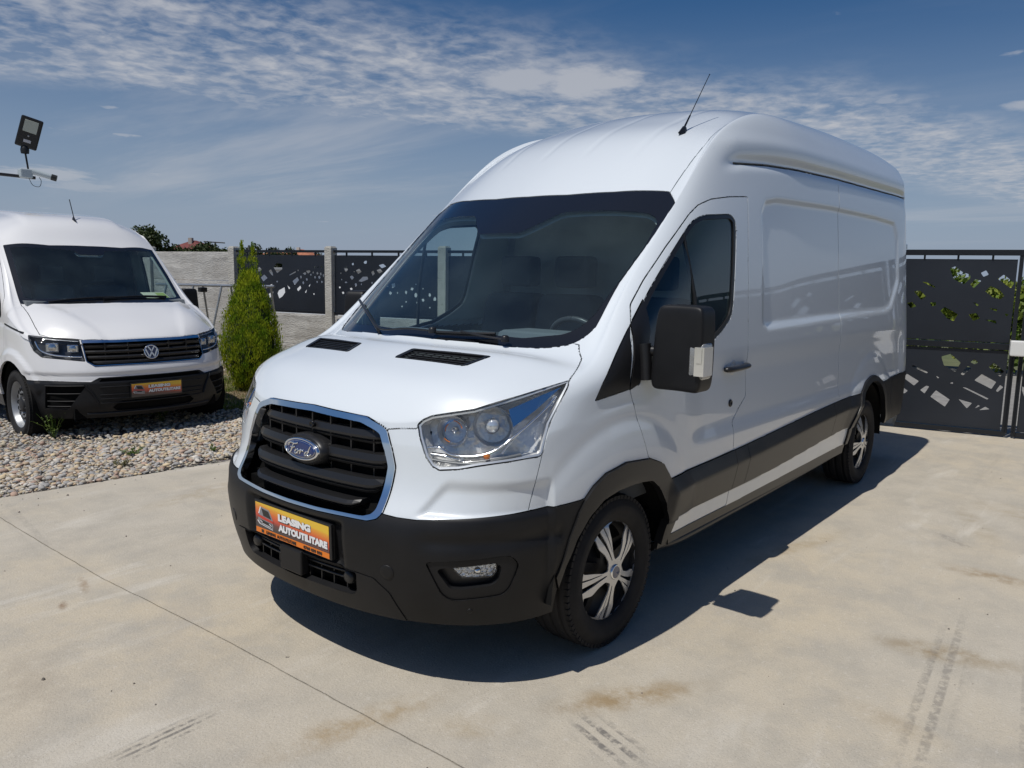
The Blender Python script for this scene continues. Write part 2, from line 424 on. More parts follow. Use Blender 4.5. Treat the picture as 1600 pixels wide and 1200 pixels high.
def transit_spec():
    sideY = [(.2,.97),(.33,.985),(.50,1.012),(.7,1.022),(.85,1.022),(1.05,1.014),(1.3,.995),(1.65,.963),(2.0,.925),(2.2,.903)]
    plan = [(0,0),(.25,.012),(.45,.045),(.62,.10),(.78,.19),(.90,.33),(.972,.50),(1.005,.72)]
    nrm = [(1,0),(1,.05),(1,.2),(.95,.35),(.85,.55),(.6,.8),(.35,.94),(.12,.99)]
    fz = [.29,.41,.54,.675,.79,.97]
    fo = [.075,.04,.022,.022,.085,.115]
    sx = [-1.0,-1.35,-1.72,-2.08,-2.36,-2.64,-2.9,-3.2,-3.8,-4.4,-5.0,-5.5,-5.82,-5.93]
    sz = [.29,.41,.54,.70,.85,1.05]
    S = [(-.165,0,1.085),(-.168,.24,1.08),(-.182,.43,1.052),(-.25,.605,1.082),(-.345,.755,1.130),(-.475,.86,1.178),
         (-.66,.905,1.214),(-.80,.89,1.262),(-.94,.835,1.315),(-1.20,.81,1.56),(-1.5,.80,1.825),(-1.78,.79,2.066),
         (-2.12,.76,2.33),(-2.42,.73,2.475),(-2.75,.70,2.59),(-3.08,.685,2.65),(-3.4,.68,2.685),(-4.2,.68,2.72),(-5.0,.68,2.73),(-5.5,.68,2.725),(-5.80,.66,2.70),(-5.90,.62,2.66)]
    full = [(1.30,.995),(1.65,.963),(2.0,.925),(2.17,.905),(2.25,.893),(2.33,.888),(2.48,.86),(2.62,.785)]
    rows = {4:(-.29,1.19,1.172),5:(-.41,1.25,1.226),6:(-.53,1.295,1.275),7:(-.63,1.322,1.308),8:(-.725,1.345,1.335),
            9:(-1.03,1.60,1.585),10:(-1.34,1.86,1.845),11:(-1.635,2.10,2.088),12:(-2.03,2.40,2.38),13:(-2.35,2.545,2.52),14:(-2.69,2.665,2.64),15:(-3.05,2.725,2.70),
            16:(-3.4,2.755,2.735),17:(-4.2,2.785,2.765),18:(-5.0,2.79,2.77),19:(-5.5,2.785,2.765),20:(-5.80,2.765,2.745),21:(-5.91,2.72,2.70)}
    return dict(sideY=sideY, plan=plan, nrm=nrm, fz=fz, fo=fo, sx=sx, sz=sz, S=S, full=full, rows=rows, rise=1.0, rear0=-5.7, rear1=-5.85,
                ymax=1.022, y5=1.014, w13={12:.10,13:.30,14:.70})

def van_cage(q):
    sideY, plan, nrm, fz, fo, sx, sz, S, full, rows = (q[k] for k in ('sideY', 'plan', 'nrm', 'fz', 'fo', 'sx', 'sz', 'S', 'full', 'rows'))
    R0, R1, YM, Y5, RISE, W13 = q['rear0'], q['rear1'], q['ymax'], q['y5'], q['rise'], q['w13']
    frac = [.17,.36,.54,.69,.81,.90,.96,.99]
    W = []
    for c in range(22):
        col = []
        if c < 8:
            y, f = plan[c]; nx, ny = nrm[c]
            wside = max(0, (c-4)/3.5)
            for k in range(6):
                o = fo[k]*(1-wside)*((1, 1, 1, 1, .8, .55, .3, .1)[c] if k > 3 else 1) + .02*wside*(1 if k < 1 else 0)
                z = fz[k] + (sz[k]-fz[k])*min(1, wside)
                yy = y - o*ny
                if c >= 6:
                    yy = min(yy, y - (YM-interp(z, sideY)))
                col.append((-f-o*nx, yy, z))
        else:
            x = sx[c-8]
            for k in range(6):
                rear = (1 if x > R0 else .99 if x > R1 else .955)
                rise = RISE*.08*max(0, (-x-1.4)/3.2) if k in (3,) else 0
                col.append((x, interp(sz[k], sideY)*rear, sz[k]+min(rise, .08*RISE)))
        L = col[5]; s = S[c]
        if c >= 15:
            rear = (1 if L[0] > R0 else .99 if L[0] > R1 else .955)
            rise = RISE*.10*min(1, max(0, (-L[0]-2.1)/3.3))
            for k, (z, y) in enumerate(full):
                zz = z + (rise if k >= 2 else 0)*(1 if k < 6 else .6 if k == 6 else .25)
                x = L[0] + (s[0]-L[0])*(max(0, k-3)/5)
                col.append((x, y*rear, zz))
        else:
            for ti, t in enumerate(frac):
                ev = max(0, min(1, (9-c)/4)); t = t*(1-ev)+(ti+1)/9*ev
                z = L[2] + (s[2]-L[2])*t; x = L[0] + (s[0]-L[0])*t
                if c >= 12:
                    k = len(col)-6; fz_, fy_ = full[k]; w = W13[c]
                    z = z*(1-w)+fz_*w
                    y = interp(z, sideY); t0=.55; q = 0 if t < t0 else (t-t0)/(1-t0)
                    ya = s[1] + (y-s[1])*math.sqrt(max(0, 1-q*q))
                    y = ya*(1-w)+fy_*w
                    x = L[0] + (s[0]-L[0])*max(0, (t-.4)/.6)
                elif c >= 4:
                    t0 = .62
                    q = 0 if t < t0 else (t-t0)/(1-t0)
                    sy = interp(z, sideY) - (Y5-L[1] if c < 8 else 0)
                    y = s[1] + (sy-s[1])*math.sqrt(max(0, 1-q*q))
                    w = min(1, (c-3)/4)
                    y = y*w + (L[1] + (s[1]-L[1])*t)*(1-w)
                else:
                    y = L[1] + (s[1]-L[1])*t
                col.append((x, y, z))
        col.append(s)
        W.append(col)
    T = {}
    for c, (xc, zc, zb) in rows.items():
        s = S[c]
        T[c] = [(xc, 0, zc), (xc+(s[0]-xc)*.15, s[1]*.38, zc-(zc-zb)*.3), (xc+(s[0]-xc)*.5, s[1]*.74, zb), s]
    return W, T

def build_cage(W, T, nfront=3):
    """half body cage: W columns wrap the nose and the side, T rows cross hood, screen and roof"""
    verts = []; idx = {}
    def v(key, p):
        idx[key] = len(verts); verts.append(Vector(p))
    C = len(W); K = len(W[0])
    for c in range(C):
        for k in range(K): v(('w', c, k), W[c][k])
    for c in T:
        for j in range(nfront): v(('t', c, j), T[c][j])
    def tk(c, j):
        if c == nfront: return idx[('w', j, K-1)]
        if j == nfront: return idx[('w', c, K-1)]
        return idx[('t', c, j)]
    faces = []
    for c in range(C-1):
        for k in range(K-1):
            faces.append((idx[('w', c, k)], idx[('w', c+1, k)], idx[('w', c+1, k+1)], idx[('w', c, k+1)]))
    for c in range(nfront, C-1):
        for j in range(nfront):
            faces.append((tk(c, j), tk(c, j+1), tk(c+1, j+1), tk(c+1, j)))
    return verts, faces, idx

def subdivide_fit(verts, faces, level, iters=4, creases=(), mirror=True, free=()):
    """Catmull-Clark surface whose coarse points lie where the cage says"""
    full = list(verts); ff = list(faces)
    n = len(verts); m = list(range(n))
    if mirror:
        mp = {}
        for i, p in enumerate(verts):
            if abs(p[1]) < 1e-5: mp[i] = i
            else: mp[i] = len(full); full.append(Vector((p[0], -p[1], p[2])))
        ff += [tuple(mp[i] for i in reversed(f)) for f in faces]
    me = bpy.data.meshes.new('cage'); me.from_pydata([tuple(p) for p in full], [], ff)
    ob = bpy.data.objects.new('cage', me); bpy.context.scene.collection.objects.link(ob)
    if creases:
        at = me.attributes.new('crease_edge', 'FLOAT', 'EDGE')
        ek = {tuple(sorted(e.vertices)): e.index for e in me.edges}
        for a, b, w in creases:
            for q in ((a, b), (mp[a], mp[b]) if mirror else (a, b)):
                e = ek.get(tuple(sorted(q)))
                if e is not None: at.data[e].value = w
    sm = ob.modifiers.new('s', 'SUBSURF'); sm.levels = 2; sm.use_limit_surface = True
    target = np.array([tuple(p) for p in full]); cur = target.copy()
    wt = np.full((len(full), 1), .7)
    for i, a in free.items(): wt[i] = a; wt[mp[i]] = a
    for it in range(iters):
        dg = bpy.context.evaluated_depsgraph_get(); dg.update()
        ev = ob.evaluated_get(dg).to_mesh()
        co = np.empty(len(ev.vertices)*3); ev.vertices.foreach_get('co', co)
        co = co.reshape(-1, 3)[:len(full)]
        cur += wt*(target-co)
        me.vertices.foreach_set('co', cur.ravel()); me.update()
    sm.levels = level
    dg = bpy.context.evaluated_depsgraph_get(); dg.update()
    out = bpy.data.meshes.new_from_object(ob.evaluated_get(dg))
    bpy.data.objects.remove(ob)
    return out

def crafter_spec():
    sideY = [(.15,.95),(.28,.975),(.45,.99),(.62,1.0),(.8,1.0),(1.0,.99),(1.25,.965),(1.55,.925),(1.85,.88),(2.0,.855)]
    plan = [(0,.085),(.25,.10),(.48,.15),(.66,.235),(.80,.345),(.90,.48),(.965,.65),(.99,.85)]
    nrm = [(1,0),(1,.05),(1,.2),(.9,.42),(.8,.6),(.6,.8),(.35,.94),(.12,.99)]
    fz = [.20,.31,.44,.56,.68,.86]
    fo = [.05,.0,.0,.0,.025,.10]
    sx = [-1.2,-1.5,-1.8,-2.1,-2.4,-2.8,-3.1,-3.4,-3.8,-4.4,-4.9,-5.4,-5.8,-5.95]
    sz = [.22,.33,.46,.62,.78,1.0]
    S = [(-.245,0,.958),(-.255,.25,.957),(-.32,.48,.948),(-.385,.62,.945),(-.47,.735,.955),(-.57,.835,.970),(-.70,.90,.990),(-.93,.885,1.13),(-1.19,.84,1.268),
         (-1.39,.82,1.46),(-1.60,.80,1.66),(-1.81,.777,1.852),(-2.02,.745,2.02),(-2.28,.71,2.125),(-2.62,.68,2.17),(-3.0,.66,2.195),(-3.4,.65,2.21),(-4.0,.64,2.215),(-4.7,.64,2.215),(-5.4,.64,2.21),(-5.8,.62,2.20),(-5.92,.59,2.17)]
    full = [(1.25,.965),(1.5,.932),(1.75,.895),(1.88,.868),(1.95,.848),(2.01,.822),(2.08,.785),(2.145,.73)]
    rows = {4:(-.37,1.035,1.02),5:(-.52,1.105,1.085),6:(-.70,1.175,1.15),7:(-.88,1.245,1.22),8:(-1.03,1.305,1.295),
            9:(-1.25,1.50,1.49),10:(-1.48,1.71,1.70),11:(-1.71,1.905,1.89),12:(-1.87,2.075,2.06),13:(-2.12,2.195,2.18),14:(-2.58,2.25,2.24),15:(-3.0,2.28,2.27),
            16:(-3.4,2.295,2.285),17:(-4.0,2.30,2.29),18:(-4.7,2.30,2.29),19:(-5.4,2.295,2.285),20:(-5.8,2.28,2.27),21:(-5.93,2.24,2.23)}
    return dict(sideY=sideY, plan=plan, nrm=nrm, fz=fz, fo=fo, sx=sx, sz=sz, S=S, full=full, rows=rows, rise=0.0, rear0=-5.7, rear1=-5.85, ymax=1.0, y5=.99,
                w13={12:.06,13:.22,14:.6})

def van_shell(spec, level):
    W, T = van_cage(spec); v, f, ix = build_cage(W, T)
    free = {ix[('w', c, k)]: 0 for c in range(9) for k in range(6, 14)}
    free.update({ix[('w', c, 14)]: .0 for c in range(8)}); free.update({ix[('w', c, 5)]: 0 for c in range(8)})
    free.update({ix[('w', c, 4)]: .3 for c in range(8)})
    return subdivide_fit(v, f, level, 3, free=free)
# panel outlines of the two vans, metres, van frames
TRANSIT = {
 'screen': [(-0.719,-0.195,1.335),(-0.722,0.199,1.336),(-0.788,0.561,1.326),(-0.837,0.667,1.325),(-0.889,0.732,1.332),(-0.934,0.774,1.344),(-0.987,0.804,1.371),(-1.047,0.822,1.414),(-1.251,0.808,1.606),(-1.514,0.824,1.829),(-1.723,0.822,2.007),(-1.765,0.764,2.066),(-1.658,0.504,2.067),(-1.575,-0.064,2.05)],
 'screen_clear': [(-0.827,-0.521,1.359),(-0.762,0.159,1.367),(-0.851,0.574,1.363),(-0.951,0.719,1.384),(-1.01,0.762,1.412),(-1.094,0.789,1.473),(-1.444,0.815,1.772),(-1.59,0.802,1.903),(-1.612,0.777,1.932),(-1.612,0.734,1.952),(-1.53,0.479,1.965),(-1.49,0.285,1.963),(-1.409,0.207,1.905),(-1.331,0.128,1.847),(-1.334,-0.037,1.854),(-1.482,-0.225,1.963)],
 'hood': [(-0.185,-0.325,1.076),(-0.17,0.113,1.082),(-0.179,0.327,1.068),(-0.183,0.418,1.043),(-0.184,0.44,1.026),(-0.224,0.557,1.042),(-0.247,0.572,1.084),(-0.267,0.6,1.1),(-0.354,0.741,1.132),(-0.499,0.846,1.18),(-0.731,0.922,1.229),(-0.789,0.906,1.251),(-0.897,0.859,1.292),(-0.926,0.824,1.318),(-0.929,0.778,1.339)],
 'headlight': [(-0.23,0.561,1.057),(-0.243,0.576,1.077),(-0.264,0.604,1.093),(-0.35,0.745,1.125),(-0.493,0.851,1.174),(-0.713,0.926,1.221),(-0.69,0.94,1.201),(-0.561,0.949,1.07),(-0.516,0.952,0.961),(-0.502,0.948,0.948),(-0.394,0.887,0.936),(-0.31,0.801,0.919),(-0.27,0.74,0.903),(-0.235,0.672,0.895),(-0.226,0.643,0.907),(-0.22,0.614,0.941),(-0.223,0.579,1.01)],
 'bumper_seam': [(-0.513,0.952,0.951),(-0.45,0.941,0.74)],
 'bumper_top': [(-0.103,0.5,0.717),(-0.12,0.561,0.712),(-0.151,0.638,0.711),(-0.213,0.743,0.72),(-0.307,0.852,0.729),(-0.388,0.91,0.735),(-0.45,0.941,0.74),(-0.578,0.98,0.747),(-0.702,1.001,0.751)],
 'bumper_back': [(-0.702,1.001,0.748),(-0.667,0.996,0.702),(-0.617,0.988,0.606),(-0.585,0.977,0.506),(-0.572,0.969,0.457),(-0.652,0.97,0.382),(-0.616,0.954,0.307)],
 'fog': [(-0.154,0.687,0.553),(-0.161,0.7,0.56),(-0.362,0.904,0.581),(-0.387,0.918,0.572),(-0.408,0.927,0.543),(-0.405,0.924,0.518),(-0.383,0.905,0.447),(-0.364,0.889,0.423),(-0.233,0.767,0.406),(-0.215,0.744,0.411),(-0.197,0.727,0.432)],
 'fog_inner': [(-0.178,0.721,0.523),(-0.184,0.732,0.534),(-0.331,0.883,0.554),(-0.351,0.895,0.536),(-0.346,0.887,0.487),(-0.327,0.872,0.466),(-0.239,0.788,0.451),(-0.213,0.755,0.453)],
 'foglamp': [(-0.21,0.767,0.526),(-0.337,0.887,0.545),(-0.341,0.887,0.514),(-0.327,0.875,0.489),(-0.238,0.794,0.487)],
 'lower_grille': [(-0.031,0.066,0.467),(-0.062,0.393,0.477),(-0.076,0.375,0.388),(-0.077,0.349,0.367),(-0.05,0.036,0.372)],
 'lip': [(-0.063,0.384,0.461),(-0.083,0.472,0.461),(-0.111,0.533,0.409),(-0.162,0.576,0.294)],
 'circle': [(-0.091,0.516,0.496)],
 'grille_out': [(-0.162,0.123,1.07),(-0.176,0.33,1.064),(-0.181,0.412,1.04),(-0.184,0.44,1.026),(-0.176,0.475,0.961),(-0.172,0.501,0.89),(-0.149,0.5,0.805),(-0.103,0.5,0.717),(-0.089,0.486,0.697),(-0.074,0.448,0.685),(-0.052,0.338,0.687),(-0.037,0.195,0.689)],
 'emblem': [(-0.106,-0.039,0.885)],
 'arch_out': [(-0.702,1.001,0.748),(-0.759,1.007,0.796),(-0.84,1.014,0.835),(-0.987,1.021,0.857),(-1.178,1.023,0.841),(-1.297,1.023,0.799),(-1.386,1.022,0.707),(-1.45,1.017,0.59),(-1.48,1.01,0.499),(-1.465,0.998,0.41)],
 'arch_in': [(-0.606,0.965,0.389),(-0.614,0.981,0.499),(-0.662,0.994,0.596),(-0.734,1.004,0.675),(-0.824,1.013,0.729),(-0.935,1.02,0.749),(-1.085,1.024,0.751),(-1.197,1.024,0.738),(-1.273,1.023,0.689),(-1.355,1.018,0.595),(-1.395,1.011,0.506),(-1.393,1.002,0.435)],
 'arch_split': [(-1.178,1.023,0.841),(-1.197,1.024,0.735)],
 'door': [(-1.055,1.005,1.158),(-1.109,1.017,1.009),(-1.178,1.023,0.838),(-1.386,1.022,0.707),(-1.45,1.017,0.59),(-1.48,1.01,0.499),(-1.465,0.998,0.41),(-2.234,0.999,0.42),(-2.165,1.016,0.58),(-2.129,1.023,0.744),(-2.122,1.022,0.868),(-2.226,1.019,0.946),(-2.301,1.017,0.991),(-2.307,0.997,1.273),(-2.35,0.948,1.762),(-2.407,0.9,2.089),(-2.189,0.894,2.071),(-1.98,0.885,2.041),(-1.854,0.878,2.002),(-1.755,0.878,1.945),(-1.531,0.885,1.784),(-1.326,0.89,1.626),(-1.196,0.903,1.515),(-1.153,0.935,1.45),(-1.066,0.992,1.291)],
 'tri': [(-0.799,0.992,1.138),(-0.854,0.99,1.201),(-1.138,0.942,1.431),(-1.07,0.989,1.304),(-1.056,1.003,1.182),(-1.129,1.004,1.17),(-1.055,1.005,1.158)],
 'tri2': [(-1.138,0.942,1.431),(-1.267,0.929,1.535),(-1.167,0.996,1.284),(-1.129,1.004,1.17),(-1.055,1.005,1.158)],
 'window': [(-1.239,0.937,1.504),(-1.324,0.927,1.575),(-1.488,0.912,1.708),(-1.723,0.898,1.88),(-1.79,0.897,1.919),(-1.883,0.902,1.946),(-2.163,0.915,1.971),(-2.217,0.921,1.945),(-2.213,0.93,1.894),(-2.12,0.978,1.487),(-2.092,0.983,1.431),(-1.994,0.988,1.375),(-1.84,0.994,1.31),(-1.497,0.998,1.261),(-1.141,1.003,1.197)],
 'mould': [(-1.392,1.022,0.709),(-1.775,1.023,0.738),(-2.607,1.023,0.767),(-3.764,1.023,0.785),(-4.461,1.023,0.793),(-4.446,1.019,0.654),(-4.166,1.015,0.558),(-2.675,1.012,0.522),(-1.486,1.01,0.501)],
 'sill_low': [(-1.472,0.997,0.408),(-2.269,0.997,0.401),(-4.166,1.001,0.429)],
 'mould_splits': [(-2.138,1.023,0.739),(-2.15,1.012,0.52),(-2.308,1.022,0.737),(-2.304,1.012,0.519),(-3.8,1.022,0.757),(-3.751,1.014,0.543)],
 'rear_arch_out': [(-4.166,1.015,0.558),(-4.275,1.02,0.676),(-4.392,1.023,0.8),(-4.512,1.022,0.862),(-4.679,1.021,0.897),(-4.823,1.021,0.89),(-4.986,1.023,0.817),(-5.105,1.021,0.709),(-5.227,1.011,0.502)],
 'rear_clad': [(-5.063,1.023,0.815),(-5.619,1.022,0.837),(-5.773,1.002,0.489),(-5.341,1.006,0.458)],
 'panel': [(-2.577,0.915,2.021),(-2.644,0.907,2.091),(-2.823,0.908,2.117),(-3.789,0.915,2.142),(-4.874,0.919,2.146),(-5.407,0.922,2.134),(-5.507,0.932,2.016),(-5.522,0.964,1.636),(-5.282,0.984,1.421),(-5.122,0.987,1.388),(-3.601,0.989,1.37),(-2.594,0.99,1.353),(-2.521,0.987,1.388)],
 'gutter': [(-2.399,0.862,2.27),(-2.723,0.877,2.296),(-3.202,0.891,2.319),(-3.957,0.891,2.341),(-4.736,0.892,2.352),(-5.696,0.89,2.366)],
 'swoosh': [(-2.189,0.861,2.203),(-2.28,0.861,2.233),(-2.565,0.863,2.321),(-3.821,0.886,2.405),(-5.597,0.89,2.401),(-2.634,0.876,2.272),(-3.204,0.893,2.296),(-5.597,0.897,2.319)],
 'seam': [(-3.972,0.894,2.298),(-3.888,0.99,1.361),(-3.926,1.021,0.719)],
 'handle': [(-2.013,1.006,1.164),(-2.276,1.005,1.17)],
 'lock': [(-2.1,1.017,0.978)],
 'fuel': [(-4.691,1.001,1.234),(-5.04,0.999,1.249),(-5.02,1.006,1.167),(-4.71,1.01,1.107)],
 'vent': [(-0.471,0.161,1.271),(-0.564,0.176,1.303),(-0.628,0.583,1.297),(-0.509,0.544,1.262)],
 'roof_rib1': [(-1.803,0.161,2.228),(-1.984,0.162,2.361),(-2.196,0.151,2.481),(-2.435,0.111,2.577),(-2.559,0.135,2.621)],
 'roof_rib2': [(-1.827,-0.408,2.222),(-1.966,-0.385,2.33),(-2.111,-0.377,2.425),(-2.367,-0.448,2.529)],
 'roof_rib3': [(-2.275,0.585,2.468),(-2.515,0.518,2.572),(-2.681,0.475,2.633)],
 'antenna': [(-2.189,0.596,2.426)],
 'rust': [None],
 'wiper_r': [(-0.741,0.147,1.352),(-0.763,0.282,1.354),(-0.785,0.379,1.356),(-0.809,0.457,1.36)],
 'wiper_r_arm': [(-0.788,0.531,1.332),(-0.772,0.429,1.34),(-0.766,0.294,1.355)],
 'wiper_l': [(-1.096,-0.813,1.462),(-0.89,-0.507,1.412),(-0.793,-0.342,1.367),(-0.725,-0.23,1.335)],
 'wiper_l_arm': [(-0.736,0.14,1.349),(-0.731,-0.025,1.351),(-0.719,-0.176,1.336),(-0.761,-0.281,1.353),(-0.83,-0.406,1.386)],
 'mirror_root': [(-1.175,0.993,1.317),(-1.17,0.999,1.25),(-1.087,1.003,1.179)],
 'rear_corner': [(-5.619,1.022,0.837),(-5.688,0.943,1.858),(-5.696,0.89,2.366),None],
 'fender_line': [(-0.891,0.849,1.292),(-0.703,0.937,1.21),(-0.598,0.954,1.096),(-0.548,0.957,1.027)],
 'pillar_seam': [(-1.08,0.833,1.439),(-1.066,0.909,1.41),(-1.053,0.945,1.371)],
 'pillar_seam2': [(-1.614,0.833,1.909),(-1.653,0.869,1.896)],
 'crease_b': [(-0.152,0.64,0.711),(-0.186,0.65,0.763),(-0.24,0.716,0.82),(-0.326,0.832,0.87),(-0.443,0.924,0.901)],
 'door_line': [(-1.365,1.021,0.884),(-1.471,1.023,0.79),(-2.154,1.023,0.797)],
}
CRAFTER = {
 'screen': [(-0.956,-0.199,1.263),(-0.971,0.399,1.26),(-1.15,0.827,1.254),(-1.48,0.799,1.555),(-1.79,0.761,1.843),(-1.675,0.372,1.851),(-1.656,-0.042,1.857)],
 'screen_l': [(-1.19,-0.843,1.273),(-1.803,-0.786,1.843)],
 'hood_l': [(-0.366,-0.577,0.944),(-0.607,-0.846,0.984),(-0.72,-0.845,1.05),(-0.97,-0.829,1.172),(-1.148,-0.828,1.253)],
 'hood_r': [(-0.362,0.585,0.934),(-0.507,0.625,1.054),(-0.771,0.686,1.164),(-1.114,0.81,1.241)],
 'hl_l': [(-0.667,-0.917,0.98),(-0.364,-0.578,0.941),(-0.252,-0.578,0.745),(-0.494,-0.876,0.784),(-0.566,-0.913,0.839)],
 'hl_r': [(-0.372,0.597,0.939),(-0.571,0.829,0.972),(-0.413,0.8,0.78),(-0.371,0.762,0.751),(-0.207,0.52,0.704)],
 'grille': [(-0.362,-0.579,0.938),(-0.239,-0.186,0.927),(-0.35,0.578,0.921),(-0.209,0.525,0.704),(-0.122,-0.06,0.701),(-0.203,-0.518,0.696),(-0.252,-0.578,0.745)],
 'bt': [(-0.691,-0.971,0.563),(-0.347,-0.8,0.565),(-0.172,-0.538,0.55),(-0.161,-0.494,0.594),(-0.091,-0.079,0.591),(-0.166,0.515,0.58),(-0.2,0.601,0.532),None],
 'intake': [(-0.437,-0.875,0.514),(-0.201,-0.603,0.514),(-0.297,-0.739,0.296),(-0.455,-0.882,0.305)],
 'bb': [None,(-0.242,-0.631,0.253),(-0.101,-0.09,0.271),None],
 'arch': [(-1.331,-0.997,0.544),(-1.121,-1.0,0.667),(-0.888,-0.992,0.7),(-0.76,-0.982,0.619),(-0.673,-0.967,0.565)],
 'emblem': [(-0.164,-0.012,0.802)],
 'plate': [(-0.099,-0.251,0.516),(-0.096,0.227,0.505),(-0.097,-0.251,0.391),(-0.094,0.227,0.374)],
 'antenna': [(-1.912,-0.07,2.104)],
}
# cut-outs of the metal sheets: (metres along the fence from the first post, height)
HOLES_A = [[(0.445,1.621),(0.589,1.682),(0.644,1.639),(0.524,1.571)],[(0.613,1.506),(0.695,1.559),(0.767,1.502),(0.671,1.441)],[(0.797,1.619),(0.848,1.649),(0.882,1.598),(0.894,1.54),(0.855,1.554)],[(0.908,1.679),(0.98,1.752),(1.106,1.738),(1.1,1.652),(0.984,1.585)],[(0.697,1.339),(0.87,1.406),(0.869,1.387),(0.727,1.329)],[(0.784,1.238),(0.891,1.277),(0.863,1.203),(0.802,1.172)],[(0.983,1.251),(1.014,1.302),(1.143,1.356),(1.154,1.27),(1.09,1.203),(1.02,1.167)],[(1.246,1.558),(1.392,1.623),(1.401,1.606),(1.265,1.554)],[(1.32,1.461),(1.428,1.528),(1.464,1.479),(1.367,1.398)],[(1.413,1.334),(1.49,1.393),(1.508,1.351),(1.44,1.295)],[(1.543,1.587),(1.6,1.612),(1.622,1.588),(1.599,1.563)],[(1.616,1.63),(1.695,1.646),(1.713,1.618),(1.656,1.588)],[(1.75,1.613),(1.772,1.626),(1.787,1.602),(1.764,1.586)],[(1.833,1.605),(1.861,1.62),(1.879,1.591),(1.851,1.57)],[(1.906,1.597),(1.932,1.614),(1.948,1.58),(1.923,1.558)],[(1.967,1.574),(1.982,1.594),(1.992,1.556),(1.976,1.53)],[(1.868,1.543),(1.902,1.561),(1.923,1.526),(1.89,1.501)],[(1.785,1.54),(1.81,1.556),(1.826,1.526),(1.801,1.506)],[(1.697,1.577),(1.723,1.587),(1.739,1.567),(1.713,1.554)],[(1.67,1.397),(1.717,1.434),(1.679,1.369)],[(1.582,1.281),(1.631,1.34),(1.61,1.275)],[(1.76,1.268),(1.781,1.279),(1.794,1.259),(1.773,1.244)],[(1.203,1.394),(1.269,1.345),(1.239,1.323)],[(0.96,1.451),(0.986,1.462),(1.003,1.442),(0.977,1.428)],[(1.431,1.643),(1.451,1.652),(1.465,1.634),(1.444,1.621)],[(1.485,1.54),(1.51,1.558),(1.526,1.524),(1.501,1.501)],[(1.53,1.448),(1.559,1.466),(1.577,1.432),(1.548,1.409)],[(1.607,1.502),(1.635,1.517),(1.653,1.488),(1.625,1.467)],[(1.83,1.466),(1.852,1.479),(1.866,1.454),(1.844,1.437)],[(1.928,1.468),(1.952,1.481),(1.968,1.456),(1.943,1.439)],[(1.78,1.699),(1.802,1.71),(1.816,1.689),(1.794,1.675)],[(1.857,1.7),(1.874,1.711),(1.885,1.69),(1.868,1.676)],[(1.927,1.701),(1.949,1.712),(1.964,1.691),(1.941,1.677)]]
HOLES_B = [[(2.404,1.688),(2.452,1.718),(2.483,1.66),(2.435,1.621)],[(2.641,1.654),(2.709,1.68),(2.753,1.631),(2.685,1.598)],[(2.517,1.554),(2.561,1.575),(2.604,1.542),(2.56,1.503)],[(2.691,1.489),(2.778,1.558),(2.869,1.56),(2.881,1.52),(2.751,1.476)],[(2.41,1.468),(2.447,1.477),(2.472,1.461),(2.434,1.449)],[(2.612,1.441),(2.643,1.46),(2.664,1.424),(2.632,1.399)],[(2.514,1.37),(2.551,1.383),(2.576,1.359),(2.539,1.341)],[(2.293,1.387),(2.32,1.398),(2.337,1.378),(2.31,1.363)],[(2.354,1.305),(2.386,1.319),(2.407,1.293),(2.375,1.275)],[(2.423,1.193),(2.495,1.23),(2.503,1.22)],[(2.941,1.631),(2.982,1.656),(3.009,1.608),(2.968,1.575)],[(3.043,1.662),(3.114,1.685),(3.161,1.641),(3.09,1.611)],[(3.086,1.738),(3.171,1.759),(3.228,1.72),(3.143,1.692)]]
HOLES_GATE_TOP = [[(10.761,1.785),(10.809,1.808),(10.88,1.749),(10.956,1.722),(10.96,1.684),(10.908,1.618),(10.804,1.672)],[(10.965,1.619),(11.009,1.676),(11.064,1.659),(11.001,1.579)],[(11.052,1.742),(11.098,1.77),(11.126,1.725),(11.08,1.7)],[(11.213,1.68),(11.261,1.727),(11.367,1.643),(11.337,1.585)],[(11.109,1.548),(11.153,1.605),(11.235,1.57),(11.289,1.506),(11.26,1.469),(11.187,1.485)],[(10.503,1.638),(10.555,1.633),(10.644,1.583),(10.628,1.574)],[(10.434,1.53),(10.494,1.541),(10.559,1.476),(10.511,1.44)],[(10.375,1.402),(10.426,1.414),(10.47,1.367),(10.414,1.345)],[(10.599,1.41),(10.657,1.421),(10.661,1.383),(10.619,1.372)],[(10.708,1.327),(10.746,1.371),(10.878,1.296),(10.843,1.218),(10.782,1.244)],[(10.977,1.299),(11.049,1.317),(11.087,1.257),(11.024,1.23)],[(11.128,1.249),(11.233,1.244),(11.244,1.207)],[(11.157,1.372),(11.238,1.366),(11.232,1.338)],[(11.305,1.322),(11.346,1.314),(11.324,1.285)],[(11.006,1.433),(11.065,1.406),(11.051,1.387)]]
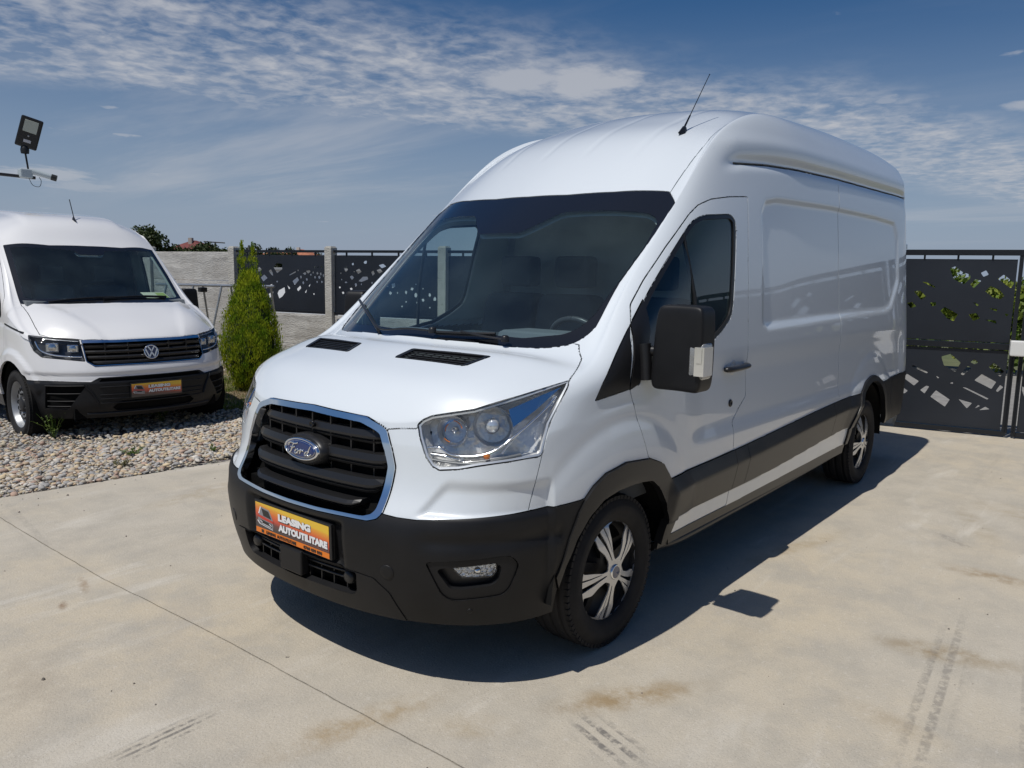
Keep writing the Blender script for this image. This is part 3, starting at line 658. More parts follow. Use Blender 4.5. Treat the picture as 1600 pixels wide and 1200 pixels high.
HOLES_GATE_LOW = [[(10.758,0.828),(10.848,0.863),(10.948,0.773),(10.906,0.667),(10.791,0.733)],[(11.038,0.785),(11.076,0.82),(11.112,0.784),(11.081,0.763)],[(10.475,0.701),(10.491,0.716),(10.645,0.644),(10.633,0.631)],[(11.213,0.743),(11.254,0.794),(11.358,0.707),(11.326,0.647)],[(10.958,0.648),(11.017,0.743),(11.055,0.723),(10.984,0.636)],[(10.406,0.566),(10.438,0.612),(10.563,0.539),(10.518,0.485)],[(10.35,0.602),(10.373,0.647),(10.4,0.636),(10.369,0.583)],[(10.358,0.492),(10.462,0.421),(10.429,0.388),(10.364,0.412)],[(10.583,0.441),(10.639,0.495),(10.669,0.488),(10.629,0.405)],[(11.093,0.591),(11.155,0.663),(11.295,0.588),(11.258,0.509)],[(10.689,0.375),(10.738,0.451),(10.879,0.359),(10.838,0.276)],[(10.987,0.505),(11.021,0.504),(11.244,0.402),(11.228,0.391)],[(11.3,0.493),(11.334,0.559),(11.369,0.537),(11.317,0.481)],[(10.962,0.372),(11.093,0.34),(11.049,0.277)],[(11.123,0.284),(11.152,0.326),(11.17,0.314)],[(11.165,0.269),(11.219,0.313),(11.262,0.288)],[(10.725,0.611),(10.76,0.594),(10.744,0.583)],[(10.863,0.539),(10.891,0.555),(10.897,0.536)]]
def smooth01(t):
    t = np.clip(t, 0, 1); return t*t*(3-2*t)

def sdf_poly(px, pz, poly):
    """signed distance to an outline, positive inside (arrays)"""
    d = np.full(px.shape, 1e9); inside = np.zeros(px.shape, bool); n = len(poly)
    for i in range(n):
        ax, az = poly[i]; bx, bz = poly[(i+1) % n]
        ex, ez = bx-ax, bz-az; L = ex*ex+ez*ez+1e-12
        t = np.clip(((px-ax)*ex+(pz-az)*ez)/L, 0, 1)
        d = np.minimum(d, np.hypot(px-ax-t*ex, pz-az-t*ez))
        cond = (az > pz) != (bz > pz)
        with np.errstate(divide='ignore', invalid='ignore'):
            xi = (bx-ax)*(pz-az)/(bz-az)+ax
        inside ^= cond & (px < xi)
    return np.where(inside, d, -d)

def dist_line(px, pz, line):
    d = np.full(px.shape, 1e9)
    for i in range(len(line)-1):
        ax, az = line[i]; bx, bz = line[i+1]
        ex, ez = bx-ax, bz-az; L = ex*ex+ez*ez+1e-12
        t = np.clip(((px-ax)*ex+(pz-az)*ez)/L, 0, 1)
        d = np.minimum(d, np.hypot(px-ax-t*ex, pz-az-t*ez))
    return d

class Shell:
    """a smooth body skin that is then cut into panels"""
    def __init__(s, me, relief=None):
        n = len(me.vertices); co = np.empty(n*3); me.vertices.foreach_get('co', co); co = co.reshape(-1, 3)
        no = np.empty(n*3); me.vertices.foreach_get('normal', no); no = no.reshape(-1, 3)
        if relief is not None:
            d = relief(co, no); co = co+no*d[:, None]
            me.vertices.foreach_set('co', co.ravel()); me.update()
            no = np.empty(n*3); me.vertices.foreach_get('normal', no); no = no.reshape(-1, 3)
        s.vn = [Vector(v) for v in no]; s.vc = [Vector(v) for v in co]
        s.fs = [tuple(p.vertices) for p in me.polygons]
        s.bvh = BVHTree.FromPolygons(s.vc, s.fs)
        # the cutting is done in chunks (bmesh operators slow down with mesh size) that are welded again afterwards
        half = [(f, sum((s.vc[i] for i in f), Vector())/len(f)) for f in s.fs]
        half = [(f, c) for f, c in half if c.y > 0]
        key = {}
        for f, c in half:
            kx = int(math.floor((-c.x)/.42)) if c.x > -2.6 else 6+int((-c.x-2.6)/1.1)
            kz = 0 if c.z < .55 else 1 if c.z < .85 else 2 if c.z < 1.25 else 3 if c.z < 1.9 else 4
            key.setdefault((kx, kz), []).append(f)
        s.chunks = []
        for k, fl in key.items():
            bm = bmesh.new(); mp = {}; lay = bm.faces.layers.int.new('part'); F = []
            for f in fl:
                t = []
                for i in f:
                    if i not in mp:
                        p = s.vc[i].copy()
                        if abs(p.y) < 1e-4: p.y = 0
                        mp[i] = bm.verts.new(p)
                    t.append(mp[i])
                F.append(bm.faces.new(t))
            bm.normal_update()
            A = np.array([tuple(f.calc_center_median())+tuple(f.normal)+(max((v.co-f.verts[0].co).length for v in f.verts),) for f in F])
            s.chunks.append({'bm': bm, 'lay': lay, 'F': F, 'A': A})
        s.bm = None
    def weld(s):
        tot = bmesh.new(); lay = tot.faces.layers.int.new('part')
        for c in s.chunks:
            me = bpy.data.meshes.new('chunk'); c['bm'].to_mesh(me); c['bm'].free(); tot.from_mesh(me); bpy.data.meshes.remove(me)
        bmesh.ops.remove_doubles(tot, verts=tot.verts[:], dist=3e-5)
        s.bm = tot; s.lay = tot.faces.layers.int['part']; s.byid = {}
        for f in tot.faces: s.byid.setdefault(f[s.lay], []).append(f)
    def normal(s, p):
        q = Vector((p[0], abs(p[1]), p[2])) if False else Vector(p)
        h = s.bvh.find_nearest(q)
        f = s.fs[h[2]]; w = poly_3d_calc([s.vc[i] for i in f], h[0])
        n = Vector((0, 0, 0))
        for i, a in zip(f, w): n += s.vn[i]*a
        return n.normalized() if n.length > 1e-6 else h[1]
    def hit(s, o, d):
        h = s.bvh.ray_cast(Vector(o), Vector(d).normalized()); return h[0]
    def frame(s, dirv):
        d = Vector(dirv).normalized(); a = Vector((0, 0, 1)) if abs(d.z) < .9 else Vector((1, 0, 0))
        e1 = a.cross(d).normalized(); e2 = d.cross(e1); return d, e1, e2
    def cut(s, loop, dirv, pid, only=None, r=0, rn=3, depth=.45, smooth=0, facing=.12):
        d, e1, e2 = s.frame(dirv); loop = [Vector(p) for p in loop]
        O = sum(loop, Vector())/len(loop)
        poly = [Vector(((p-O).dot(e1), (p-O).dot(e2))) for p in loop]
        if smooth: poly = catmull(poly, smooth, True)
        if r: poly = round_poly(poly, r, rn)
        q = [poly[0]]
        for p in poly[1:]:
            if (p-q[-1]).length > 6e-4: q.append(p)
        poly = q
        xs = [p.x for p in poly]; ys = [p.y for p in poly]; x0, x1, y0, y1 = min(xs)-.01, max(xs)+.01, min(ys)-.01, max(ys)+.01
        for ch in s.chunks: s._cut(ch, O, d, e1, e2, poly, (x0, x1, y0, y1), pid, only, depth, facing)
    def _cut(s, ch, O, d, e1, e2, poly, bb, pid, only, depth, facing):
        x0, x1, y0, y1 = bb; lay = ch['lay']; cand = []; info = []
        def f2(f):
            pp = [((v.co-O).dot(e1), (v.co-O).dot(e2)) for v in f.verts]
            ax = sum(p[0] for p in pp)/len(pp); ay = sum(p[1] for p in pp)/len(pp)
            return ax, ay, max(math.hypot(p[0]-ax, p[1]-ay) for p in pp)
        A = ch['A']; dd = np.array(d); C = A[:, :3]-np.array(O); cx = C @ np.array(e1); cy = C @ np.array(e2); cd = C @ dd; R = A[:, 6]
        sel = (A[:, 3:6] @ dd > facing) & (cx+R > x0) & (cx-R < x1) & (cy+R > y0) & (cy-R < y1) & (np.abs(cd) < depth)
        for k in np.nonzero(sel)[0]:
            f = ch['F'][k]
            if only is not None and f[lay] not in only: continue
            cand.append(f); info.append(f2(f))
        if not cand: return
        info = [list(i) for i in info]; A = np.array(info); known = set(cand)
        dyn = []; dinfo = []
        for i in range(len(poly)):
            a, b = poly[i], poly[(i+1) % len(poly)]
            ex, ey = b.x-a.x, b.y-a.y; L2 = ex*ex+ey*ey
            def near(A):
                t = np.clip(((A[:, 0]-a.x)*ex+(A[:, 1]-a.y)*ey)/L2, 0, 1)
                return np.nonzero(np.hypot(A[:, 0]-a.x-t*ex, A[:, 1]-a.y-t*ey) < A[:, 2]+1e-4)[0]
            sub = [cand[k] for k in near(A)]
            if dyn:
                D = np.array(dinfo); sub += [dyn[k] for k in near(D)]
            if not sub: continue
            geo = set(sub)
            for f in sub: geo.update(f.edges); geo.update(f.verts)
            A3 = O+e1*a.x+e2*a.y; no = (e1*(-ey)+e2*ex).normalized()
            ret = bmesh.ops.bisect_plane(ch['bm'], geom=list(geo), dist=2e-5, plane_co=A3, plane_no=no)
            for g in ret['geom']:
                if isinstance(g, bmesh.types.BMFace) and g not in known:
                    known.add(g); dyn.append(g); dinfo.append(f2(g))
        for f in known:
            if not f.is_valid: continue
            pp = [((v.co-O).dot(e1), (v.co-O).dot(e2)) for v in f.verts]
            c = (sum(p[0] for p in pp)/len(pp), sum(p[1] for p in pp)/len(pp))
            if inpoly(c, poly): f[lay] = pid
        new = [f for f in dyn if f.is_valid]
        if new:
            ch['F'] += new
            ch['A'] = np.vstack([ch['A'], np.array([tuple(f.calc_center_median())+tuple(f.normal)+(max((v.co-f.verts[0].co).length for v in f.verts),) for f in new])])
    def faces(s, pids):
        if s.bm is None: s.weld()
        return [f for p in pids for f in s.byid.get(p, [])]
    def panel(s, name, pids, material, parent=None, off=0, gap=.0022, depth=.014, mode='merge', where=None, extra=None, **k):
        """mode: merge = both halves one mesh; pair = one object a side; left = only +y"""
        fl = [f for f in s.faces(pids) if where is None or where(f.calc_center_median())]
        if not fl: print('EMPTY PANEL', name); return []
        idx = {}; P = []; F = []
        for f in fl:
            t = []
            for v in f.verts:
                if v not in idx: idx[v] = len(P); P.append(v.co.copy())
                t.append(idx[v])
            F.append(tuple(t))
        N = [s.normal(p) for p in P]
        cnt = {}
        for f in F:
            for i in range(len(f)):
                a, b = f[i], f[(i+1) % len(f)]; key = (min(a, b), max(a, b))
                cnt.setdefault(key, []).append((a, b))
        bnd = [c[0] for c in cnt.values() if len(c) == 1 and not (mode == 'merge' and abs(P[c[0][0]].y) < 1e-5 and abs(P[c[0][1]].y) < 1e-5)]
        inw = {}
        for a, b in bnd:
            e = P[b]-P[a]
            if e.length < 1e-7: continue
            n = (N[a]+N[b]).normalized(); w = n.cross(e).normalized()
            for v in (a, b): inw[v] = inw.get(v, Vector())+w*min(e.length, .05)
        Q = [p.copy() for p in P]
        for v, w in inw.items():
            if w.length > 1e-9:
                w = w.normalized()
                if mode == 'merge' and abs(P[v].y) < 1e-5: w.y = 0
                Q[v] = Q[v]+w*gap
        if off:
            for i in range(len(Q)): Q[i] = Q[i]+N[i]*off
        if mode == 'merge':
            for i in range(len(Q)):
                if abs(P[i].y) < 1e-5: Q[i].y = 0
        nv = len(Q); low = {}
        FL = []
        if depth:
            for a, b in bnd:
                for v in (a, b):
                    if v not in low: low[v] = len(Q); Q.append(Q[v]-N[v]*depth); N.append(N[v])
                FL.append((b, a, low[a], low[b]))
        out = []
        def mk(Q, F, FL, N, nm):
            me = bpy.data.meshes.new(nm); me.from_pydata([tuple(q) for q in Q], [], F+FL)
            me.materials.append(material)
            me.polygons.foreach_set('use_smooth', [True]*(len(F)+len(FL)))
            me.update()
            nor = []
            for p in me.polygons:
                if p.index < len(F): nor += [tuple(N[v]) for v in p.vertices]
                else: nor += [tuple(p.normal)]*len(p.vertices)
            me.normals_split_custom_set(nor)
            o = link(nm, me, parent, **k); out.append(o); return o
        if mode == 'merge':
            mp = {}; Q2 = list(Q); N2 = list(N)
            for i, q in enumerate(Q):
                if abs(q.y) < 1e-6: mp[i] = i
                else: mp[i] = len(Q2); Q2.append(Vector((q.x, -q.y, q.z))); N2.append(Vector((N[i].x, -N[i].y, N[i].z)))
            for i, q in enumerate(Q):
                if abs(q.y) < 1e-6: N2[i] = Vector((N[i].x, 0, N[i].z)).normalized()
            F2 = F+[tuple(mp[v] for v in reversed(f)) for f in F]; FL2 = FL+[tuple(mp[v] for v in reversed(f)) for f in FL]
            mk(Q2, F2, FL2, N2, name)
        else:
            mk(Q, F, FL, N, name)
            if mode == 'pair':
                mk([Vector((q.x, -q.y, q.z)) for q in Q], [tuple(reversed(f)) for f in F], [tuple(reversed(f)) for f in FL], [Vector((n.x, -n.y, n.z)) for n in N], name)
        return out
# ------------------------------------------------------------------ wheels (axle along y, outer face towards +y)
def tyre_mesh(R, rim, w):
    mb = MB(); h = w/2
    prof = [(rim, -h*.80), (rim+.012, -h*.93), (rim+.03, -h*.99), ((R+rim)/2, -h*1.04), (R-.03, -h*.97), (R-.012, -h*.86), (R-.004, -h*.72)]
    for c in (-.46, 0.0, .46):
        prof += [(R-.0005, (c-.14)*h*1.05), (R-.0005, (c-.055)*h*1.05), (R-.010, (c-.045)*h*1.05), (R-.010, (c+.045)*h*1.05), (R-.0005, (c+.055)*h*1.05), (R, (c+.14)*h*1.05)]
    prof += [(R-.004, h*.72), (R-.012, h*.86), (R-.03, h*.97), ((R+rim)/2+.015, h*1.04), ((R+rim)/2+.012, h*1.052), ((R+rim)/2-.01, h*1.052), ((R+rim)/2-.013, h*1.04), (rim+.03, h*.99), (rim+.012, h*.93), (rim, h*.80), (rim-.006, h*.6)]
    mb.lathe(prof, 'y', n=72)
    # shoulder blocks
    for k in range(72):
        a = 2*PI*k/72; ca, sa = math.cos(a), math.sin(a)
        for sgn in (-1, 1):
            M = Matrix(((ca, 0, -sa, 0), (0, 1, 0, 0), (sa, 0, ca, 0), (0, 0, 0, 1)))
            y0, y1 = sorted((sgn*h*.70, sgn*h*.93))
            mb.box((R-.022, y0, -.0115), (R-.0055, y1, .0115), M=M)
    return mb.mesh('tyre', RUBBER)

def hubcap_mesh(r):
    """five broad split spokes between dark windows"""
    mb = MB()
    def pol(rr, a): return (rr*math.cos(a), rr*math.sin(a))
    holes = []
    for k in range(5):
        a0 = 2*PI*k/5+.3
        w = [pol(.055, a0-.30), pol(.09, a0-.44), pol(.15, a0-.41), pol(r-.020, a0-.42), pol(r-.011, a0-.2), pol(r-.011, a0+.14),
             pol(r-.020, a0+.33), pol(.17, a0+.24), pol(.12, a0+.30), pol(.075, a0+.26)]
        holes.append([tuple(q) for q in round_poly([Vector(q) for q in w], .010, 3)])
        L = [(.062, .60), (.11, .56), (.15, .53), (r-.016, .49)]
        A = [pol(q, a0+t-wd/q) for (q, t), wd in zip(L, (.003, .005, .008, .012))]; B = [pol(q, a0+t+wd/q) for (q, t), wd in zip(L, (.003, .005, .008, .012))]
        holes.append(A+list(reversed(B)))
        L = [(.095, .77), (.13, .74), (.17, .71), (r-.018, .69)]
        A = [pol(q, a0+t-wd/q) for (q, t), wd in zip(L, (.001, .0022, .003, .004))]; B = [pol(q, a0+t+wd/q) for (q, t), wd in zip(L, (.001, .0022, .003, .004))]
        holes.append(A+list(reversed(B)))
    rim = [pol(r, 2*PI*i/72) for i in range(72)]
    n0 = 0
    mb.prism(rim, (0, 0, 0), (1, 0, 0), (0, 0, 1), (0, -1, 0), 0, 0.006, holes=holes)
    # dome it
    vs = []
    for v in mb.v:
        q = math.hypot(v[0], v[2]); y = -v[1]
        vs.append((v[0], .028*(1-(q/r)**2) - .010*max(0, (q-.8*r)/(.2*r))**2 + (v[1]), v[2]))
    mb.v = vs; mb.f = [tuple(reversed(f)) for f in mb.f] if False else mb.f
    return mb.mesh('hubcap', SILVER)

def make_wheel(parent, loc, side, R=.345, rimr=.222, w=.225, style='hubcap', name='wheel'):
    wh = empty(name, loc); wh.parent = parent
    if side < 0: wh.rotation_euler = (0, 0, PI)
    wh.rotation_euler.rotate_axis('Y', random.uniform(0, 6) if side < 0 else (.95 if loc[0] > -2 else 2.3))
    link('tyre', tyre_mesh(R, rimr, w), wh)
    h = w/2
    if style == 'hubcap':
        mb = MB(); mb.lathe([(rimr-.004, h*.62), (rimr-.012, h*.3), (.10, h*.1), (.05, h*.35), (0, h*.35)], 'y', n=40)
        for k in range(5):
            a = 2*PI*k/5; mb.box((.05, h*.2, -.02), (rimr-.02, h*.45, .02), M=Matrix.Rotation(a, 4, 'Y'))
        mb.build('rim', mat('dark_rim', (.02, .02, .021), .5, metal=.3), wh)
        hc = link('hubcap', hubcap_mesh(rimr+.012), wh); hc.location = (0, h*.80, 0)
        mb = MB(); mb.lathe([(.034, 0), (.034, .006), (.031, .010), (.028, .010)], 'y', n=28, mi=0); mb.lathe([(.028, .0095), (0, .0105)], 'y', n=28, mi=1)
        c = mb.build('cap', [CHROME, BLUE2], wh); c.location = (0, h*.80+.024, 0)
    else:
        mb = MB(); mb.lathe([(rimr+.006, h*.88), (rimr-.004, h*.80), (rimr-.014, h*.45), (rimr-.03, h*.25), (rimr-.045, h*.42), (.125, h*.55), (.10, h*.50), (.085, h*.1), (.085, -h*.1)], 'y', n=60)
        mb.build('rim', mat('steel_wheel_silver', (.33, .34, .35), .42, metal=.5), wh)
        mb = MB(); mb.lathe([(.078, h*.2), (.078, h*.62), (.06, h*.70), (0, h*.70)], 'y', n=30)
        for k in range(6):
            a = 2*PI*k/6; mb.lathe([(.011, h*.45), (.011, h*.66), (0, h*.66)], 'y', c=(.102*math.cos(a), 0, .102*math.sin(a)), n=6)
        mb.build('cap', mat('dark_hub', (.03, .03, .032), .5, metal=.4), wh)
        mb = MB()
        for k in range(16):                            # vent holes round the disc
            a = 2*PI*k/16; mb.lathe([(.021, h*.50), (0, h*.51)], 'y', c=(.148*math.cos(a), .006, .148*math.sin(a)), n=10)
        mb.build('vent_hole', DARK, wh)
    return wh
# ------------------------------------------------------------------ the big white van
D = TRANSIT
def transit_relief(co, no):
    x, y, z = co[:, 0], np.abs(co[:, 1]), co[:, 2]; d = np.zeros(len(x))
    side = (np.abs(no[:, 1]) > .5) & (x < -.55)
    # pressed panel on the load side
    P = [(p[0], p[2]) for p in D['panel']]
    s = sdf_poly(x, z, P)
    d -= np.where(side, .013*smooth01((s+.008)/.045), 0)
    # flare over the front wheel and the rear wheel
    for cx, cz, rr, h in ((-1.02, .36, .47, .020), (-4.74, .38, .50, .016)):
        r = np.hypot(x-cx, (z-cz)); q = smooth01((.30-(r-rr))/.30)*smooth01((r-rr+.16)/.12)
        up_ = smooth01((z-.35)/.2)
        d += np.where(side & (x < -.55), h*q*up_, 0)
        ring = np.exp(-((r-rr-.20)/.035)**2)
        d -= np.where(side, .004*ring*up_, 0)
    # hollow below the belt line, crisp crease above the mouldings
    hol = smooth01((z-.80)/.10)*smooth01((1.27-z)/.16)
    xs = smooth01((-x-1.55)/.25)*smooth01((x+5.75)/.2)
    d -= np.where(side, .016*hol*xs, 0)
    # mouldings stand proud with a ridge
    m = smooth01((-x-1.38)/.02)*smooth01((x+4.52)/.02)
    zt = .705+.085*smooth01((-x-1.4)/3.0); zb = .497+.06*smooth01((-x-2.3)/2.0)
    t = (z-zb)/(zt-zb)
    rid = np.where((t > -.02) & (t < 1.02), np.where(t < .66, .008+.020*np.clip(t/.66, 0, 1), .028*np.clip((1.03-t)/.37, 0, 1)), 0)
    d += np.where(side, rid*m, 0)
    # roof beads
    top = (no[:, 2] > .35) & (x < -1.80)
    for yb in (.15, .46):
        q = np.exp(-((y-yb)/.012)**2)*smooth01((-x-1.86)/.12)*smooth01((x+5.7)/.15)
        d -= np.where(top, .0038*q, 0)
    # bulge of the front panel below the lamp
    f = (x > -.55) & (z > .70) & (z < .97)
    edge = .725+.14*smooth01((y-.60)/.12)
    d -= np.where(f & (y > .52), .014*smooth01((edge-z)/.05)*smooth01((y-.585)/.05)*smooth01((z-.715)/.03), 0)
    # pocket behind the number board
    d -= np.where(x > -.3, .034*smooth01((.345-y)/.05)*smooth01((z-.455)/.03)*smooth01((.672-z)/.03), 0)
    # channel under the roof bulge
    zg = np.interp(-x, [2.1, 2.395, 2.72, 3.2, 3.96, 4.74, 5.7], [2.215, 2.27, 2.296, 2.319, 2.341, 2.352, 2.366])
    fd = smooth01((-x-2.12)/.25)*smooth01((x+5.86)/.1)
    d -= np.where(side, .017*np.exp(-((z-zg-.012)/.034)**2)*fd, 0)
    d += np.where(side, .010*np.exp(-((z-zg-.115)/.05)**2)*fd, 0)
    # bumper: shelf above the fog lamps
    f = (x > -.6) & (z < .70)
    d += np.where(f, -.012*np.exp(-((z-.635)/.03)**2)*smooth01((y-.62)/.1), 0)
    return d

def build_transit():
    van = empty('van', (0, 0, 0), label='tall white panel van parked in the centre, black bumper and blue oval badge', category='van', group='white vans for sale')
    sh = Shell(van_shell(transit_spec(), 4), transit_relief)
    c0 = lambda p: (p[0], -.06, p[2])
    FX = (1, 0, .1); DG = (.72, .69, 0); SY = (0, 1, 0); WS = (.66, 0, .75)
    L = [(-.722, -.06, 1.337)] + D['screen'][1:13] + [(-1.61, .25, 2.051), (-1.60, -.06, 2.039)]; sh.cut(L, WS, 1, r=.012)
    C = [(-.76, -.06, 1.366), D['screen_clear'][1]] + D['screen_clear'][2:10] + [(-1.535, .479, 1.965), (-1.487, .30, 1.963), (-1.40, .215, 1.905), (-1.335, .14, 1.852), (-1.333, -.06, 1.852)]
    sh.cut(C, WS, 2, only=[1], r=.03)
    HLD = (.74, .62, .25)
    sh.cut(D['headlight'], HLD, 4, only=[0], r=.008)
    G = [(-.162, -.06, 1.076)] + D['grille_out'][0:10] + [(-.053, .338, .684), (-.037, .194, .680), (-.03, -.06, .678)]
    sh.cut(G, FX, 5, only=[0], r=.009)
    H = D['hood']
    hood = [(-.150, -.06, 1.055), (-.152, .25, 1.052), (-.165, .36, 1.035), H[4], (-.19, .445, 1.024), H[5], (-.232, .575, 1.055), (-.25, .60, 1.075), (-.33, .745, 1.10), (-.48, .86, 1.155), (-.70, .932, 1.212), H[10], H[11], H[12], H[13],
            (-.94, .805, 1.36), (-.84, .56, 1.40), (-.77, -.06, 1.42)]
    sh.cut(hood, (.6, 0, .8), 3, only=[0], r=.004)
    gc = Vector((-.1, 0, .878))
    GI = []
    for p in G:
        v = Vector(p)-gc; GI.append(gc+Vector((v.x, v.y*.938 if v.y > 0 else v.y, v.z*(.865 if v.z > 0 else .93))))
    sh.cut(GI, FX, 6, only=[5], r=.009)
    bt = D['bumper_top']; bb = D['bumper_back']
    B = [(-.03, -.06, .678), (-.037, .194, .680), (-.053, .338, .684), D['grille_out'][9], D['grille_out'][8]] + bt + [(-.74, 1.005, .755)] + [(p[0]-.03, p[1], p[2]) for p in bb[1:5]] + [(-.64, .975, .39), (-.64, .96, .22), (-.2, .5, .22), (.05, -.06, .22)]
    sh.cut(B, DG, 7, only=[0])
    sh.cut([(-.03, -.06, .470), (-.063, .384, .470)] + D['lip'][1:4] + [(-.15, .58, .22), (0, -.06, .22)], FX, 12, only=[7], r=.01)
    sh.cut([(-.03, -.06, .466), (-.062, .393, .468), (-.077, .380, .385), (-.077, .355, .365), (-.05, -.06, .360)], FX, 11, only=[12, 7], r=.012)
    sh.cut(D['fog'], DG, 8, only=[7], r=.015); sh.cut(D['fog_inner'], DG, 9, only=[8], r=.012); sh.cut(D['foglamp'], DG, 10, only=[9], r=.008)
    arch = [bb[4], bb[3], bb[2], bb[1]] + D['arch_out'] + [(-1.46, 1, .34), (-1.40, 1, .30), (-.66, 1, .30)]
    sh.cut(arch, SY, 13, only=[0, 7], smooth=0)
    sh.cut(D['arch_in'] + [(-1.39, 1, .2), (-.60, 1, .2)], SY, 99, only=[0, 7, 13], r=.01)
    ra = D['rear_arch_out'] + [(-5.24, 1, .33), (-4.16, 1, .33)]
    sh.cut(ra, SY, 14, only=[0], r=.04)
    rc = Vector((-4.73, 1, .42)); ri = [rc+(Vector(p)-rc)*.90 for p in D['rear_arch_out']] + [Vector((-5.19, 1, .2)), Vector((-4.21, 1, .2))]
    sh.cut(ri, SY, 99, only=[0, 14], r=.05)
    dr = D['door']
    door = dr[:6] + [(-1.465, 1, .402), (-2.135, 1, .402), (-2.135, 1.01, .58), (-2.129, 1.02, .744), (-2.122, 1.02, .868)] + dr[11:]
    sh.cut(door, SY, 15, only=[0], r=.015)
    sh.cut([(-.808, .986, 1.136), (-.86, .986, 1.2), (-1.139, .941, 1.431), (-1.10, .97, 1.37), (-1.056, 1, 1.20), (-1.052, 1, 1.160)], (.25, 1, 0), 16, only=[0, 15], r=.004)
    tri2 = [(-1.139, .941, 1.431), (-1.267, .929, 1.537), (-1.245, .95, 1.40), (-1.19, .97, 1.26), (-1.135, 1.0, 1.175), (-1.052, 1.004, 1.157)]
    sh.cut(tri2, SY, 18, only=[15, 0])
    win = [(-1.165, .93, 1.44), (-1.323, .928, 1.578), (-1.488, .913, 1.708), (-1.723, .898, 1.885), (-1.79, .897, 1.925), (-1.883, .902, 1.952), (-2.163, .915, 1.975), (-2.215, .921, 1.95),
           (-2.213, .93, 1.894), (-2.125, .977, 1.487), (-2.092, .983, 1.431), (-1.994, .988, 1.375), (-1.84, .994, 1.31), (-1.497, .998, 1.250), (-1.14, 1.002, 1.19)]
    sh.cut(win, SY, 17, only=[15], r=.03)
    wing = offset_loop(win, SY, .020)
    sh.cut(wing, SY, 19, only=[17], r=.03)
    sp = [-1.39, -2.14, -2.305, -3.79, -4.50]
    ztop = lambda x: .705+.085*float(smooth01((-x-1.4)/3.0)); zbot = lambda x: .497+.06*float(smooth01((-x-2.3)/2.0))
    for i in range(4):
        a, b = sp[i], sp[i+1]; xs = np.linspace(a, b, 5)
        lp = [(x, 1, ztop(x)) for x in xs] + [(x, 1, zbot(x)) for x in reversed(xs)]
        sh.cut(lp, SY, 20+i, only=[0, 15])
    sh.cut([(-1.40, 1, .400), (-2.2, 1, .400), (-4.25, 1, .425), (-4.30, 1, .25), (-1.35, 1, .25)], SY, 30, only=[0, 15, 14, 13])
    sh.cut([(-1.2, 1, .345), (-4.4, 1, .345), (-4.4, 1, .2), (-1.2, 1, .2)], SY, 99, only=[30])
    sh.cut([(-5.0, 1, .82), (-5.62, 1, .838), (-6.1, 1, .84), (-6.1, 1, .2), (-5.0, 1, .2)], SY, 31, only=[0], depth=.9)
    sh.cut([(-5.0, 1, .45), (-6.1, 1, .45), (-6.1, 1, .2), (-5.0, 1, .2)], SY, 99, only=[31, 14], depth=.9)
    gut = [(-2.32, .86, 2.262)] + D['gutter'][1:5] + [(-5.84, .88, 2.368)]
    sh.cut(strip_loop(gut, SY, .010), SY, 98, only=[0])
    sh.cut(strip_loop([(-3.955, 1, 2.30), (-3.93, 1, 1.36), (-3.925, 1, .80)], SY, .0045), SY, 98, only=[0])
    sh.cut([(-1.50, -.06, 1.95), (-1.70, .772, 2.03), (-2.12, .762, 2.33), (-2.42, .732, 2.47), (-2.75, .702, 2.6), (-3.08, .686, 2.65), (-3.4, .68, 2.7), (-5.5, .68, 2.7), (-5.8, .66, 2.7), (-5.99, .60, 2.7), (-5.99, -.06, 2.7)],
           (.15, 0, 1), 32, only=[0], depth=3)
    sh.cut([(-.513, .951, .951), (-.45, .941, .74), (-.40, .93, .5), (.1, -.06, .5), (.1, -.06, 1.3), (-.54, .95, 1.3)], DG, 33, only=[0])
    V = D['vent']; sh.cut([V[0], V[1], V[2], V[3]], (.3, 0, 1), 34, only=[3], r=.012)

    P = sh.panel
    P('body', [0], PAINT, van, depth=.02)
    P('roof_panel', [32], PAINT, van, gap=.003)
    P('bonnet', [3], PAINT, van, gap=.0042)
    P('front_panel', [33], PAINT, van)
    P('windscreen', [2], SCREEN, van, gap=0, depth=0, off=-.003)
    P('windscreen_border', [1], FRIT, van, gap=.001, depth=.006, off=-.003)
    P('front_bumper', [7], PLASTIC, van, off=.006, depth=.03)
    P('bumper_lip', [12], PLASTIC, van, off=.009, gap=.0015, depth=.03)
    P('wheel_arch_trim', [13], CLAD, van, off=.014, depth=.04, mode='pair')
    P('wheel_arch_trim', [14], CLAD, van, off=.014, depth=.04, mode='pair')
    P('rear_bumper', [31], PLASTIC, van, off=.006, depth=.03, mode='pair')
    P('sill_skirt', [30], PLASTIC2, van, off=-.004, depth=.02, mode='pair')
    doors = P('front_door', [15], PAINT, van, gap=.0042, depth=.02, mode='pair')
    P('side_moulding', [20], CLAD, van, off=.004, mode='pair', gap=.002)
    P('side_moulding', [21], CLAD, van, off=.004, mode='pair', gap=.002)
    P('side_moulding', [22], CLAD, van, off=.004, mode='pair', gap=.002)
    P('side_moulding', [23], CLAD, van, off=.004, mode='pair', gap=.002)
    P('quarter_trim', [16], PLASTIC2, van, off=.003, mode='pair')
    for d_, o in zip(doors, P('window_seal', [17], PLASTIC2, van, off=-.002, gap=0, depth=.012, mode='pair')): o.parent = d_
    for d_, o in zip(doors, P('mirror_base', [18], PLASTIC2, van, off=.004, mode='pair')): o.parent = d_
    for d_, o in zip(doors, P('window_glass', [19], SIDEGLASS, van, off=-.010, gap=-.004, depth=0, mode='pair')): o.parent = d_
    P('grille_surround', [5], CHROME, van, off=.009, gap=.001, depth=.03)
    P('grille_backing', [6], DARK, van, off=-.075, gap=-.02, depth=0)
